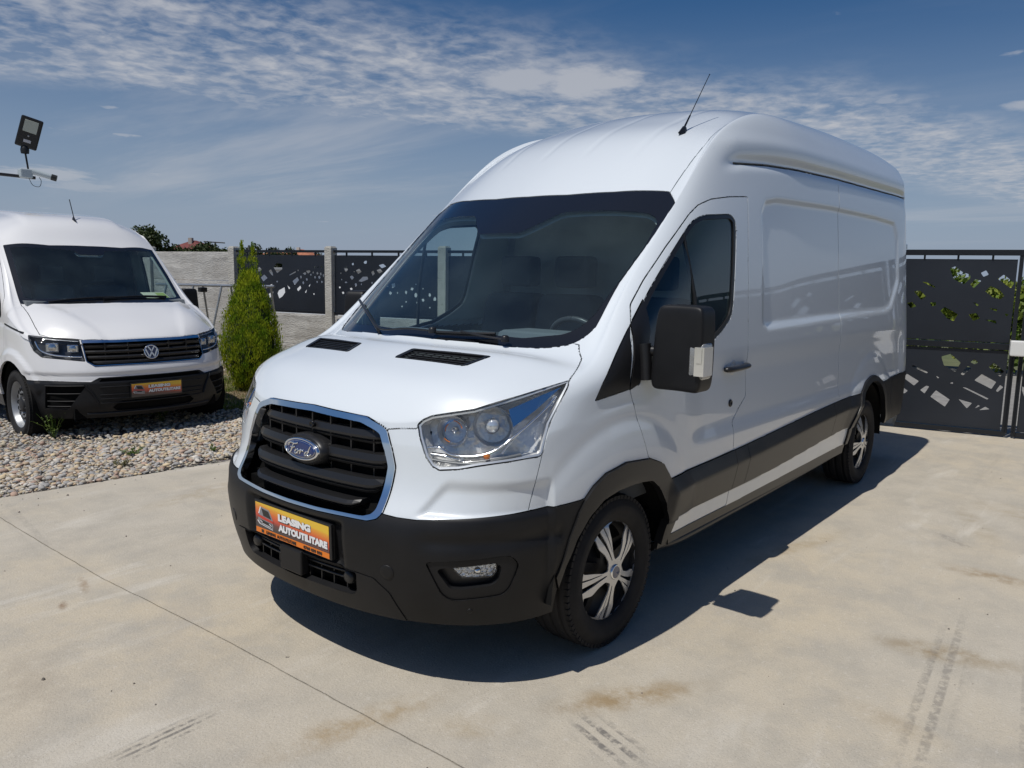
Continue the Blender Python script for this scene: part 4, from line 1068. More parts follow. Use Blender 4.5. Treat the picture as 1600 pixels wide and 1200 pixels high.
    P('lower_grille_backing', [11], DARK, van, off=-.05, gap=-.01, depth=0)
    P('fog_lamp_bezel', [8], PLASTIC, van, off=.000, mode='pair', gap=.001, depth=.03)
    P('fog_lamp_pocket', [9], PLASTIC2, van, off=-.034, mode='pair', gap=-.003, depth=.0)
    for s_, o in zip((1, -1), P('fog_lamp', [10], LENS, van, off=-.018, mode='pair', gap=.001, depth=.012)):
        pass
    P('fog_lamp_reflector', [10], mat('fog_chrome', (.8, .82, .84), .15, metal=.8, bump=(60, 1.0, .02)), van, off=-.030, mode='pair', gap=.001, depth=0)
    hl = P('headlight', [4], LENS, van, off=.001, gap=.0035, depth=.0, mode='pair')
    P('roof_liner', [0, 15, 32, 1], LINER, van, off=-.035, gap=0, depth=0, where=lambda c: -2.5 < c.x < -.95 and c.z > 1.33)
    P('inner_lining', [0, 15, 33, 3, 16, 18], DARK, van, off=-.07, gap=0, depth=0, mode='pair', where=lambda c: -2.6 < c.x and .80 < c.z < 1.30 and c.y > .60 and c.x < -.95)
    van['shell'] = 0; del van['shell']
    return van, sh, hl, doors
VAN, SHELL, HLS, DOORS = build_transit()
def mirror_y(v): return Vector((v[0], -v[1], v[2]))

def number_board(parent, O, ex, ey, en, w, h, stripe=True, name='plate', pix=True):
    """orange dealer board with a printed van and two lines of lettering"""
    m = MATS.get('board_print')
    if m is None:
        m = bpy.data.materials.new('board_print'); m.use_nodes = True; nt = m.node_tree; b = nt.nodes['Principled BSDF']; b.inputs['Roughness'].default_value = .25
        b.inputs['Coat Weight'].default_value = .6
        uv = nt.nodes.new('ShaderNodeUVMap'); sp = nt.nodes.new('ShaderNodeSeparateXYZ'); nt.links.new(uv.outputs[0], sp.inputs[0])
        ad = nt.nodes.new('ShaderNodeMath'); ad.operation = 'MULTIPLY_ADD'; ad.inputs[1].default_value = .28
        nt.links.new(sp.outputs[0], ad.inputs[0]); nt.links.new(sp.outputs[1], ad.inputs[2])
        r = nt.nodes.new('ShaderNodeValToRGB'); nt.links.new(ad.outputs[0], r.inputs[0])
        e = r.color_ramp.elements; e[0].position = .16; e[0].color = (.03, .02, .025, 1); e[1].position = 1.0; e[1].color = (.80, .50, .02, 1)
        for p, c in ((.36, (.13, .03, .025, 1)), (.52, (.58, .05, .02, 1)), (.72, (.72, .14, .015, 1)), (.92, (.78, .33, .015, 1))):
            q = e.new(p); q.color = c
        nt.links.new(r.outputs[0], b.inputs['Base Color']); MATS['board_print'] = m
    O, ex, ey, en = Vector(O), Vector(ex).normalized(), Vector(ey).normalized(), Vector(en).normalized()
    hs = h*.17 if stripe else 0
    fr = MB(); fr.box((-w/2-.008, -h/2-.004, -.014), (w/2+.012, h/2+.010, -.0015), M=Matrix(((ex.x, ey.x, en.x, O.x), (ex.y, ey.y, en.y, O.y), (ex.z, ey.z, en.z, O.z), (0, 0, 0, 1))), bevel=.003)
    board = fr.build(name, PLASTIC2, parent)
    q = [O+ex*a+ey*b for a, b in ((-w/2, -h/2+hs), (w/2, -h/2+hs), (w/2, h/2), (-w/2, h/2))]
    me = bpy.data.meshes.new('print'); me.from_pydata([tuple(v) for v in q], [], [(0, 1, 2, 3)]); me.materials.append(m)
    uvl = me.uv_layers.new(name='UVMap')
    for i, c in enumerate(((0, 0), (1, 0), (1, 1), (0, 1))): uvl.data[i].uv = c
    link('print', me, board)
    white = mat('print_white', (.80, .80, .80), .3); orange = mat('print_orange', (.78, .20, .015), .3); blk = mat('print_black', (.02, .018, .018), .35)
    red = mat('print_red', (.55, .05, .03), .3); grey = mat('print_grey', (.25, .25, .27), .3)
    if stripe:
        mb = MB(); q = [O+ex*a+ey*b+en*.0004 for a, b in ((-w/2, -h/2), (w/2, -h/2), (w/2, -h/2+hs), (-w/2, -h/2+hs))]
        mb.add(q, [(0, 1, 2, 3)]); st = mb.build('stripe', orange, board)
        mb = MB()
        P = lambda a, b: O+ex*(a*w)+ey*(b*h)
        place_text(mb, 'LEASING  AUTOUTILITARE', P(-.35, -.465), ex, ey, en, h*.095, w*.42, bold=.0006)
        place_text(mb, '0768 009 090', P(.17, -.465), ex, ey, en, h*.095, w*.24, bold=.0006)
        mb.lathe([(h*.06, 0), (h*.045, .0012)], 'z', n=10)
        n0 = len(mb.v); mb.box((-.42*w, -.47*h, .0006), (-.385*w, -.37*h, .0012), M=Matrix(((ex.x, ey.x, en.x, O.x), (ex.y, ey.y, en.y, O.y), (ex.z, ey.z, en.z, O.z), (0, 0, 0, 1))))
        mb.build('small_lettering', blk, board)
    P = lambda a, b: O+ex*(a*w)+ey*(b*h)
    sh_ = MB(); wh = MB()
    for txt, (a, b), hh, ww in (('LEASING', (-.17, .13), .20, .44), ('AUTOUTILITARE', (-.17, -.20), .20, .65)):
        for dx, dy in ((.004, -.012),):
            place_text(sh_, txt, P(a+dx, b+dy), ex, ey, en, h*hh, w*ww, bold=.0045, lift=.0006, extr=.0002)
        place_text(wh, txt, P(a, b), ex, ey, en, h*hh, w*ww, bold=.0026, lift=.0012, extr=.0003)
    sh_.build('letter_outline', blk, board); wh.build('lettering', white, board)
    # little printed van: flat shapes
    def flat(pts, mt, l, nm='printed_van'):
        mb = MB(); mb.add([P(*p)+en*l for p in pts], [tuple(range(len(pts)))]); mb.build(nm, mt, board)
    flat([(-.47, -.10), (-.45, .14), (-.42, .38), (-.30, .34), (-.25, .05), (-.245, -.16), (-.25, -.27), (-.44, -.20)], grey, .0006)
    flat([(-.41, .33), (-.31, .29), (-.27, .06), (-.385, .10)], blk, .0012, 'printed_windscreen')
    flat([(-.46, .10), (-.40, .08), (-.25, .02), (-.245, -.06), (-.40, -.02), (-.465, .03)], red, .0012, 'printed_bonnet')
    flat([(-.44, -.04), (-.27, -.09), (-.26, -.20), (-.43, -.14)], blk, .0013, 'printed_grille')
    mb = MB()
    for a, b in (((-.47, -.10), (-.44, -.20)), ((-.44, -.20), (-.25, -.27)), ((-.43, -.07), (-.40, -.13)), ((-.30, -.10), (-.27, -.16)), ((-.42, .38), (-.45, .14)), ((-.40, -.16), (-.28, -.20))):
        A, B = Vector(a), Vector(b); t = (B-A).normalized(); s = Vector((-t.y, t.x))*.008
        mb.add([P(*(A-s))+en*.0016, P(*(B-s))+en*.0016, P(*(B+s))+en*.0016, P(*(A+s))+en*.0016], [(0, 1, 2, 3)])
    mb.build('printed_line', white, board)
    return board

def surf_line(sh, pts, off):
    out = []
    for p in pts:
        h = sh.bvh.find_nearest(Vector(p)); out.append(h[0]+sh.normal(h[0])*off)
    return out

def transit_parts():
    v, sh = VAN, SHELL; D = TRANSIT
    # ---- grille slats following the nose
    def nose(y, z, off=0):
        h = sh.bvh.ray_cast(Vector((1, y, z)), Vector((-1, 0, 0)))[0]
        return Vector((h.x+off, y, z))
    for zc, wl, hh in ((.985, .40, .027), (.893, .455, .030), (.797, .435, .030), (.722, .36, .016)):
        mb = MB(); ys = np.linspace(-wl, wl, 27); ring = []
        for y in ys:
            e = max(0, (abs(y)-wl*.90)/(wl*.10)); k = 1-.35*e*e; zc2 = zc+ (.012*e if zc < .9 else 0)
            c = nose(y, zc2 if .72 < zc2 < 1.04 else min(1.04, max(.73, zc2)), -.016 - .012*e)
            prof = [(.0, hh*.15), (-.010, hh*.95), (-.030, hh*1.05), (-.062, hh*1.0), (-.062, -hh*1.0), (-.030, -hh), (-.012, -hh*.98), (-.004, -hh*.62), (-.012, -hh*.50), (-.010, -hh*.34), (.000, -hh*.20)]
            ring.append([Vector((c.x+a, y, zc2+b*k)) for a, b in prof])
        n = len(ring[0]); vs = [p for r in ring for p in r]; fs = []
        for i in range(len(ring)-1):
            for j in range(n): fs.append((i*n+j, i*n+(j+1) % n, (i+1)*n+(j+1) % n, (i+1)*n+j))
        fs = [tuple(reversed(f)) for f in fs]
        mb.add(vs, fs, 0, False); mb.add(ring[0], [tuple(range(n))]); mb.add(ring[-1], [tuple(reversed(range(n)))])
        mb.build('grille_slat', PLASTIC2, v)
    for y in (-.36, -.24, -.12, 0, .12, .24, .36):
        mb = MB(); x = nose(y, .88).x
        mb.box((x-.075, y-.004, .70), (x-.045, y+.004, 1.045)); mb.build('grille_rib', PLASTIC2, v)
    mb = MB(); mb.lathe([(.014, 0), (.014, .012), (.010, .016), (.008, .012), (0, .012)], 'x', n=20); xf(mb, 0, Matrix.Translation(nose(.02, 1.0, -.010)))
    mb.build('parking_camera', GLOSSBLACK, v)
    # ---- oval emblem on its pod
    c = nose(0, .893); nx = Vector((1, 0, .10)).normalized(); M = axis_matrix(c+Vector((-.012, 0, 0)), nx)
    def oval(a, b, n=48): return [Vector((a*math.cos(2*PI*i/n), b*math.sin(2*PI*i/n))) for i in range(n)]
    def ovalsolid(rings, mt, nm, par):
        mb = MB(); n = 48; vs = []
        for a, b, h in rings: vs += [M @ Vector((h, p.x, p.y)) for p in oval(a, b, n)]
        fs = []
        for i in range(len(rings)-1):
            for j in range(n): fs.append((i*n+j, i*n+(j+1) % n, (i+1)*n+(j+1) % n, (i+1)*n+j))
        mb.add(vs, fs, 0, True); k = (len(rings)-1)*n; mb.add(vs[k:], [tuple(range(n))], 0)
        return mb.build(nm, mt, par)
    pod = ovalsolid([(.142, .072, -.05), (.138, .068, .0), (.130, .060, .016), (.126, .056, .020)], PLASTIC2, 'emblem_pod', v)
    em = ovalsolid([(.118, .0475, .012), (.118, .0475, .030), (.114, .0435, .034), (.108, .040, .034), (.106, .038, .031)], CHROME, 'emblem', v)
    ovalsolid([(.1055, .0385, .030), (.1055, .0385, .0325), (.08, .028, .0345)], BLUE, 'blue_oval', em)
    ring = MB()
    a_, b_ = .097, .0335; pts = [M @ Vector((.0345-.0012, p.x, p.y)) for p in oval(a_, b_, 60)]
    ring.tube(pts+[pts[0]], .0011, n=5, caps=False); ring.build('inner_line', CHROME, em)
    # script lettering, drawn as strokes
    S = [
        [(-.078, .006), (-.074, .016), (-.060, .021), (-.045, .019), (-.032, .020), (-.022, .024), (-.030, .019)],
        [(-.048, .019), (-.054, .004), (-.060, -.012), (-.070, -.022), (-.080, -.019), (-.076, -.013)],
        [(-.066, .001), (-.056, .003), (-.045, .003), (-.038, .007)],
        [(-.022, -.004), (-.030, -.004), (-.037, -.012), (-.034, -.019), (-.026, -.018), (-.018, -.010), (-.020, -.003), (-.026, -.004)],
        [(-.018, -.006), (-.010, -.006), (-.003, -.002), (-.004, -.010), (-.008, -.019)], [(-.004, -.009), (.004, -.003), (.012, -.004), (.011, -.007)],
        [(.040, -.004), (.034, -.003), (.026, -.010), (.025, -.018), (.032, -.019), (.040, -.011), (.047, .004), (.055, .020)],
        [(.044, -.002), (.041, -.014), (.047, -.019), (.056, -.014), (.066, -.009)],
    ]
    for st in S:
        mb = MB(); P = catmull([Vector((p[0]*1.12+.008, p[1]*1.05, 0)) for p in st], 6)
        n = len(P); rs = [.0046*(.62+.38*math.sin(PI*i/(n-1))) for i in range(n)]
        mb.tube([M @ Vector((.0355, p.x, p.y)) for p in P], rs, n=6); mb.build('script_stroke', CHROME, em)
    # ---- dealer board
    px = nose(.26, .56).x
    bx = -.030
    number_board(v, (bx, 0, .562), (0, 1, 0), (.02, 0, 1), (1, 0, -.02), .52, .136)
    mb = MB(); mb.box((bx-.05, -.265, .485), (bx-.014, .268, .640), bevel=.008); mb.build('plate_carrier', PLASTIC, v)
    # lower grille: bars, tongue, tow/sensor bolts
    for z in (.415, .440):
        mb = MB(); pts = [nose(y, .42, -.028) for y in np.linspace(-.36, .36, 13)]; mb.tube([Vector((p.x, p.y, z)) for p in pts], .006, n=6); mb.build('lower_bar', PLASTIC2, v)
    for y in np.linspace(-.30, .30, 9):
        p = nose(y, .42, -.035); mb = MB(); mb.box((p.x-.01, y-.003, .365), (p.x+.004, y+.003, .47)); mb.build('lower_rib', PLASTIC2, v)
    x = nose(0, .44).x; mb = MB(); mb.box((x-.03, -.075, .375), (x+.010, .075, .480), bevel=.006); mb.build('bumper_tongue', PLASTIC, v)
    for s in (-1, 1):
        p = nose(s*.325, .42); mb = MB(); mb.lathe([(.030, -.03), (.030, .000), (.022, .012), (.010, .014), (0, .014)], 'x', n=20); xf(mb, 0, Matrix.Translation((p.x-.018, p.y, .425))); mb.build('radar_knob', PLASTIC2, v)
        # round blanking cap and parking sensors on the bumper
        for (y, z, r) in ((.535, .497, .030), (.80, .36, .011), (.30, .52, .011)):
            q = sh.bvh.ray_cast(Vector((1, y*s, z)), Vector((-1, 0, 0)))[0]; nn = sh.normal(q)
            mb = MB(); mb.lathe([(r, -.004), (r, .0070), (r-.002, .0085), (r*.5, .0088), (0, .0088)], 'x', n=26); xf(mb, 0, axis_matrix(q, nn)); mb.build('bumper_cap', PLASTIC, v)
    # ---- bonnet air vents
    V = [Vector(p) for p in D['vent']]
    cen = sum(V, Vector())/4; nn = sh.normal(cen)
    for s in (1, -1):
        mb = MB(); T = (lambda p: p) if s > 0 else mirror_y
        lowq = [T(p-nn*.035) for p in offset_loop(V, nn, -.01)]; mb.add(lowq, [(0, 1, 2, 3)] if s < 0 else [(3, 2, 1, 0)]); tray = mb.build('vent_tray', DARK, v)
        mb = MB(); rim_o = round_poly(V, .012); rim_i = [cen+(p-cen)*.90 for p in rim_o]; m = len(rim_o)
        a = [T(p+nn*.003) for p in rim_o]+[T(p+nn*.001) for p in rim_i]+[T(p-nn*.012) for p in rim_o]+[T(p-nn*.012) for p in rim_i]
        fs = [(i, (i+1) % m, (i+1) % m+m, i+m) for i in range(m)]+[(i+m, (i+1) % m+m, (i+1) % m+3*m, i+3*m) for i in range(m)]+[(i+2*m, (i+1) % m+2*m, (i+1) % m, i) for i in range(m)]
        mb.add(a, fs); fr = mb.build('vent_frame', PLASTIC2, v)
        # fore-aft slats: along the long side
        for k in range(1, 6):
            t = k/6; p0 = V[0].lerp(V[1], t); p1 = V[3].lerp(V[2], t); mb = MB()
            mb.tube([T(p0.lerp(p1, .03)-nn*.006), T(p0.lerp(p1, .97)-nn*.006)], .0032, n=5); mb.build('vent_slat', PLASTIC2, fr)
        for k in range(1, 9):
            t = k/9; p0 = V[0].lerp(V[3], t); p1 = V[1].lerp(V[2], t); mb = MB()
            mb.tube([T(p0.lerp(p1, .04)-nn*.010), T(p0.lerp(p1, .96)-nn*.010)], .0022, n=4); mb.build('vent_slat', PLASTIC2, fr)
    # ---- headlights
    for i, s in enumerate((1, -1)):
        T = (lambda p: Vector(p)) if s > 0 else mirror_y
        par = HLS[i]
        loop = offset_loop(D['headlight'], (.74, .62, .25), .004)
        loop = [h for h in surf_line(sh, loop, -.001)]
        inw = Vector((-.80, -.50, -.10)).normalized(); ctr = sum(loop, Vector())/len(loop)
        lp2 = [ctr+(p-ctr)*.90+inw*.075 for p in loop]
        mb = MB(); m = len(loop); a = [T(p) for p in loop]+[T(p) for p in lp2]
        fs = [(k, (k+1) % m, (k+1) % m+m, k+m) for k in range(m)]
        mb.add(a, fs, 0, False); mb.add([T(p) for p in lp2], [tuple(range(m))], 0)
        mb.build('lamp_housing', mat('lamp_chrome_grey', (.93, .93, .92), .16, metal=.3, bump=(13, .8, .02)), par)
        inner = offset_loop(D['headlight'], (.74, .62, .25), .011); inner = surf_line(sh, inner, -.004)
        mb = MB(); a = [T(p) for p in loop]+[T(p) for p in inner]; mb.add(a, [(k, (k+1) % m, (k+1) % m+m, k+m) for k in range(m)], 0, True)
        a = [T(p) for p in inner]+[T(p+inw*.03) for p in inner]; mb.add(a, [(k, (k+1) % m, (k+1) % m+m, k+m) for k in range(m)], 0, True)
        mb.build('lamp_bezel', mat('bezel_silver', (.72, .74, .76), .25, metal=.5), par)
        def bowl(y, z, r, nm, depth=.06, col=CHROME, push=.03):
            q = sh.bvh.ray_cast(Vector((1, y, z)), Vector((-1, 0, 0)))[0]
            ax = Vector((.88, .42, .05)).normalized(); o = q+inw*push
            mb = MB(); pr = [(r, 0), (r*1.03, -.004), (r, -.010)] + [(r*math.cos(t), -.010-depth*math.sin(t)) for t in np.linspace(.15, 1.45, 8)]
            mb.lathe(pr, 'x', n=32)
            Mx = axis_matrix(o, ax); xf(mb, 0, Mx); mb.v = [tuple(T(p)) for p in mb.v]; ob = mb.build(nm, col, par)
            mb = MB(); mb.lathe([(0, .0), (.010, -.006), (.013, -.02), (.010, -.05)], 'x', n=14); xf(mb, 0, Mx @ Matrix.Translation((-.012, 0, 0))); mb.v = [tuple(T(p)) for p in mb.v]
            mb.build('bulb', mat('bulb_glass', (.75, .77, .78), .1, metal=.5) if nm != 'indicator_bowl' else AMBER, ob)
            return o, Mx
        bowl(.685, 1.040, .060, 'main_beam_bowl', .06, CHROME, .036)
        for rr_, a0_, a1_ in ((.040, .3, 1.5), (.030, 2.2, 3.3), (.046, 3.9, 4.5)):       # reflected orange glints of the indicator, modelled as thin arcs in the inner bowl
            q = sh.bvh.ray_cast(Vector((1, .685, 1.04)), Vector((-1, 0, 0)))[0]; Mq = axis_matrix(q+inw*.050, Vector((.88, .42, .05)).normalized())
            mb = MB(); mb.tube([Mq @ Vector((0, rr_*math.cos(t), rr_*math.sin(t))) for t in np.linspace(a0_, a1_, 8)], .0022, n=5); mb.v = [tuple(T(p)) for p in mb.v]; mb.build('amber_glint', AMBER, par)
        o2, Mx = bowl(.812, 1.062, .078, 'dipped_beam_bowl', .080, CHROME, .046)
        mb = MB(); mb.lathe([(.030*math.cos(t), -.006+.022*math.sin(t)) for t in np.linspace(0, 1.5, 7)], 'x', n=24); xf(mb, 0, Mx @ Matrix.Translation((-.012, -.006, 0)))
        mb.v = [tuple(T(p)) for p in mb.v]; mb.build('projector_glass', mat('projector_glass', (.70, .74, .78), .04, metal=.6, coat=1), par)
        # lower light strip, divider rails and side fins
        def rail(pts, r, mt, nm, push):
            P = []
            for y, z in pts:
                q = sh.bvh.ray_cast(Vector((1, y, z)), Vector((-1, 0, 0)))[0]; P.append(T(q+inw*push))
            mb = MB(); mb.tube(catmull(P, 4), r, n=8, flat=.6); return mb.build(nm, mt, par)
        rail([(.615, .975), (.66, .978), (.71, .955), (.78, .955), (.84, .975), (.885, 1.03), (.92, 1.11), (.93, 1.165)], .0085, CHROME, 'light_guide', .020)
        rail([(.635, .93), (.70, .925), (.78, .925), (.86, .945), (.91, .96)], .010, LAMPGREY, 'lower_rail', .028)
        rail([(.63, .95), (.68, .947), (.735, .938)], .014, CHROMED, 'side_lamp', .035)
        rail([(.75, .942), (.79, .945), (.83, .952)], .016, mat('prism_strip', (.6, .58, .55), .25, metal=.5, bump=(260, 1, .004)), 'indicator_reflector', .038)
        q = sh.bvh.ray_cast(Vector((1, .822, .957)), Vector((-1, 0, 0)))[0]
        mb = MB(); mb.lathe([(.014*math.cos(t), .016*math.sin(t)) for t in np.linspace(-1.5, 1.5, 8)], 'x', n=14); xf(mb, 0, axis_matrix(q+inw*.024, (1, .4, 0))); mb.v = [tuple(T(p)) for p in mb.v]
        mb.build('indicator_bulb', AMBER, par)
        for k in range(6):
            y0 = .862+.010*k; z0 = .965+.026*k; rail([(y0, z0), (y0+.018, z0+.045)], .0065, CHROMED if k % 2 else CHROME, 'chrome_fin', .030+.004*(k % 2))
        mb = MB()
        # upper faceted shield outboard
        pts3 = [(.84, 1.125), (.90, 1.175), (.925, 1.20), (.905, 1.12), (.87, 1.06)]
        P = [T(sh.bvh.ray_cast(Vector((1, y, z)), Vector((-1, 0, 0)))[0]+inw*.03) for y, z in pts3]; mb.add(P, [(0, 1, 3, 4), (1, 2, 3)]); mb.build('lamp_shield', CHROME, par)
        # fog lamp bulb
        q = sh.bvh.ray_cast(Vector((1, .835, .517)), Vector((-1, 0, 0)))[0]; mb = MB()
        mb.lathe([(0, .0), (.012, -.003), (.016, -.012), (.016, -.02)], 'x', n=14); xf(mb, 0, axis_matrix(q-Vector((.016, .012, 0)), (.8, .6, 0))); mb.v = [tuple(T(p)) for p in mb.v]; mb.build('fog_bulb', CHROME, v)
        # window divider, door handle, lock
        d_ = DOORS[i]
        P = surf_line(sh, [(-1.672, .92, 1.86), (-1.69, .96, 1.55), (-1.70, .99, 1.265)], -.006); mb = MB(); mb.tube([T(p) for p in P], .013, n=8, flat=.5); mb.build('window_divider', PLASTIC2, d_)
        a, b = [Vector(p) for p in D['handle']]
        P = surf_line(sh, [a.lerp(b, t) for t in (0, .12, .5, .88, 1)], .0)
        off = [.006, .028, .034, .030, .012]; P = [p+sh.normal(p)*o for p, o in zip(P, off)]
        mb = MB(); mb.tube([T(p) for p in catmull(P, 4)], [.014]+[.021]*15+[.016], n=10, flat=.7); mb.build('door_handle', PLASTIC2, d_)
        q = surf_line(sh, [a.lerp(b, .42)], .0015)[0]; mb = MB(); mb.lathe([(.040, -.004), (.040, .000), (.032, -.001), (0, -.002)], 'x', n=24)
        xf(mb, 0, axis_matrix(q, sh.normal(q))); mb.v = [tuple(T(p)) for p in mb.v]; mb.build('handle_cup', mat('paint_cup', (.55, .56, .57), .4), d_)
        q = surf_line(sh, [D['lock'][0]], .001)[0]; mb = MB(); mb.lathe([(.020, -.003), (.020, .004), (.016, .007), (.009, .007), (.008, .003), (0, .003)], 'x', n=22)
        xf(mb, 0, axis_matrix(q, sh.normal(q))); mb.v = [tuple(T(p)) for p in mb.v]; mb.build('door_lock', PLASTIC2, d_)
        # ---- door mirror
        def tp(p):
            t = (p.z-1.165)/(1.53-1.165)
            x, y = p.x, p.y
            y = 1.165+(y-1.165)*(1-.16*max(0, t-.35)/.65-.10*max(0, .30-t)/.3) + .012*t
            x = x-.02*(1-abs(y-1.165)/.14)
            return Vector((x, y, p.z-.012*abs(y-1.165)/.13))
        me = soft_box('door_mirror', (-1.27, 1.040, 1.165), (-1.135, 1.290, 1.53), PLASTIC, 3, .20, tp)
        if s < 0:
            for q in me.vertices: q.co.y = -q.co.y
            me.flip_normals()
        mir = link('door_mirror', me, d_)
        if s < 0: mir.matrix_basis = Matrix.Translation((-1.215, -1.05, 0)) @ Matrix.Rotation(math.radians(-72), 4, 'Z') @ Matrix.Translation((1.215, 1.05, 0))   # folded in
        mb = MB(); mb.box((-1.279, 1.065, 1.30), (-1.268, 1.265, 1.50), bevel=.004); mb.box((-1.279, 1.065, 1.195), (-1.268, 1.265, 1.285), bevel=.004); mb.v = [tuple(T(p)) for p in mb.v]; mb.build('mirror_glass', CHROME, mir)
        for z, r in ((1.318, .024), (1.215, .020)):
            mb = MB(); mb.tube([T((-1.185, .98, z-.004)), T((-1.19, 1.03, z)), T((-1.20, 1.075, z))], [r*1.1, r, r], n=10); mb.build('mirror_arm', PLASTIC2, mir)
        mb = MB(); P = [T(p) for p in surf_line(sh, [(-1.17, 1, 1.35), (-1.17, 1, 1.27), (-1.17, 1, 1.19)], .012)]; mb.tube(P, .03, n=10); mb.build('arm_foot', PLASTIC2, mir)
        def tq(p):
            t = (p.z-1.215)/.157; return Vector((p.x-.022*(2*t-1)**2*(1 if p.x > -1.18 else 0), p.y-.014*(2*t-1)**2, p.z))
        me = soft_box('side_indicator', (-1.235, 1.238, 1.215), (-1.128, 1.302, 1.372), [mat('indicator_clear', (.92, .93, .92), .06, trans=.75, coat=1, ior=1.3)], 3, .18, tq)
        if s < 0:
            for q in me.vertices: q.co.y = -q.co.y
            me.flip_normals()
        ind = link('side_indicator', me, mir)
        mb = MB(); mb.box((-1.21, 1.262, 1.235), (-1.127, 1.305, 1.355)); mb.box((-1.126, 1.27, 1.29), (-1.124, 1.295, 1.35)); mb.v = [tuple(T(p)) for p in mb.v]
        mb.build('indicator_reflector', mat('pale_reflector', (.82, .82, .80), .15, metal=.7), ind)
    # ---- wipers
    for nm, base in (('wiper_r', 0), ('wiper_l', 1)):
        P = surf_line(sh, D[nm], .022); A = surf_line(sh, D[nm+'_arm'], .030)
        mb = MB(); mb.tube(catmull(A, 4), .008, n=6, flat=.6); arm = mb.build('wiper_arm', PLASTIC2, v)
        mb = MB(); mb.tube(catmull(P, 4), .009, n=6, flat=.7)
        mb.tube(surf_line(sh, D[nm], .010), .004, n=5)
        mb.build('wiper_blade', PLASTIC2, arm)
        mb = MB(); mb.lathe([(.018, -.01), (.018, .012), (.010, .018), (0, .018)], 'z', n=16, c=A[0]); mb.build('wiper_pivot', PLASTIC2, arm)
    # ---- aerial
    q = surf_line(sh, [D['antenna'][0]], 0)[0]; mb = MB()
    vs = [q+Vector(p) for p in ((.05, 0, -.006), (-.005, .017, -.006), (-.05, .012, -.02), (-.05, -.012, -.02), (-.005, -.017, -.006))]
    top = [q+Vector(p) for p in ((-.015, .006, .040), (-.035, .006, .036), (-.035, -.006, .036), (-.015, -.006, .040))]
    mb.add(vs+top, [(0, 1, 5), (1, 2, 6, 5), (2, 3, 7, 6), (3, 4, 8, 7), (4, 0, 8), (0, 5, 8), (5, 6, 7, 8)]); an = mb.build('aerial_base', PLASTIC2, v)
    mb = MB(); b0 = q+Vector((-.022, 0, .034)); tip = b0+Vector((-.275, .0, .335)); mb.tube([b0, b0.lerp(tip, .22)], [.006, .0045], n=8); mb.tube([b0.lerp(tip, .2), b0.lerp(tip, .97), tip], [.0028, .0022, .0035], n=6); mb.build('aerial_mast', GLOSSBLACK, an)
    mb = MB(); mb.box((-.52, -.56, .34), (-.30, .56, 1.02)); mb.build('grille_light_block', DARK, v); mb = MB(); mb.box((-.175, -.46, .33), (-.135, .46, .70)); mb.box((-.34, -.56, .345), (-.17, .56, .72)); mb.build('bumper_light_block', DARK, v); mb = MB(); mb.prism([Vector(p) for p in ((-.45, -.62), (-.17, -.56), (-.125, -.44), (-.092, -.28), (-.085, 0), (-.092, .28), (-.125, .44), (-.17, .56), (-.45, .62))], (0, 0, 0), (1, 0, 0), (0, 1, 0), (0, 0, 1), .303, .312); mb.build('undertray_light_block', DARK, v)  # dark boxes and tray added behind the nose to block sun leaks
    # ---- underside
    mb = MB(); mb.box((-5.75, -.80, .34), (-.45, .80, .46)); mb.box((-5.6, -.45, .26), (-1.6, -.30, .35)); mb.box((-5.6, .30, .26), (-1.6, .45, .35)); mb.box((-5.8, -.9, .46), (-2.3, .9, .80))
    mb.box((-.60, -.42, .31), (-.125, .42, .35)); mb.box((-.62, -.72, .34), (-.36, .72, .42)); mb.tube([(-4.77, -.8, .34), (-4.77, .8, .34)], .07); mb.tube([(-1.02, -.8, .34), (-1.02, .8, .34)], .05)  # first box added to block sun coming through the lower grille
    mb.build('chassis', DARK, v)
    for x, r in ((-1.02, .475), (-4.74, .48)):
        for s in (1, -1):
            mb = MB(); mb.lathe([(r, s*.99), (r, s*.62), (.02, s*.62)], 'y', c=(x, 0, .345), n=28, sweep=PI, start=0); mb.build('wheel_liner', mat('liner_black', (.010, .010, .010), .9, spec=.1), v)
    for s in (1,):
        mb = MB(); mb.tube(catmull([(-1.44, .93, .335), (-1.65, .955, .325), (-2.2, .96, .33), (-3.2, .96, .34), (-4.0, .955, .35), (-4.22, .93, .37)], 5), .022, n=8); mb.build('side_rail', PLASTIC2, v)
        mb = MB(); mb.tube([(-3.05, .80, .36), (-3.05, .90, .30)], .02); mb.build('rail_bracket', PLASTIC2, v)
    for x, s in ((-1.02, 1), (-1.02, -1), (-4.77, 1), (-4.77, -1)): make_wheel(v, (x, s*.868, .345), s)
    # ---- tail: two rear doors closing the shell
    zs = []
    edge = [vv.co.copy() for e in sh.bm.edges if e.is_boundary for vv in e.verts if vv.co.x < -5.86]
    ang = {}
    for p in edge:
        a = round(math.atan2(p.z-1.5, p.y), 2)
        if a not in ang or p.x < ang[a].x: ang[a] = p
    E = [ang[a] for a in sorted(ang)]; E = [p for p in E if p.y > .01]; E = [Vector((E[0].x, 0, E[0].z))] + E + [Vector((E[-1].x, 0, E[-1].z))]
    for s in (1, -1):
        mb = MB(); q = [Vector((p.x, max(.004, p.y)*s, p.z)) for p in E]; b = [Vector((p.x-.03, max(.004, p.y-.03)*s, p.z-.02 if p.z > 1.5 else p.z+.02)) for p in E]
        m = len(q); mb.add(q+b, [(i, i+1, i+1+m, i+m) for i in range(m-1)]); mb.add(b, [tuple(range(m))]); rd = mb.build('rear_door', PAINT, v)
        mb = MB(); mb.box((-5.99, s*.905-.03, .95), (-5.955, s*.905+.03, 1.40), bevel=.008); mb.build('tail_lamp', mat('tail_lamp_red', (.35, .01, .01), .15, coat=1), v)
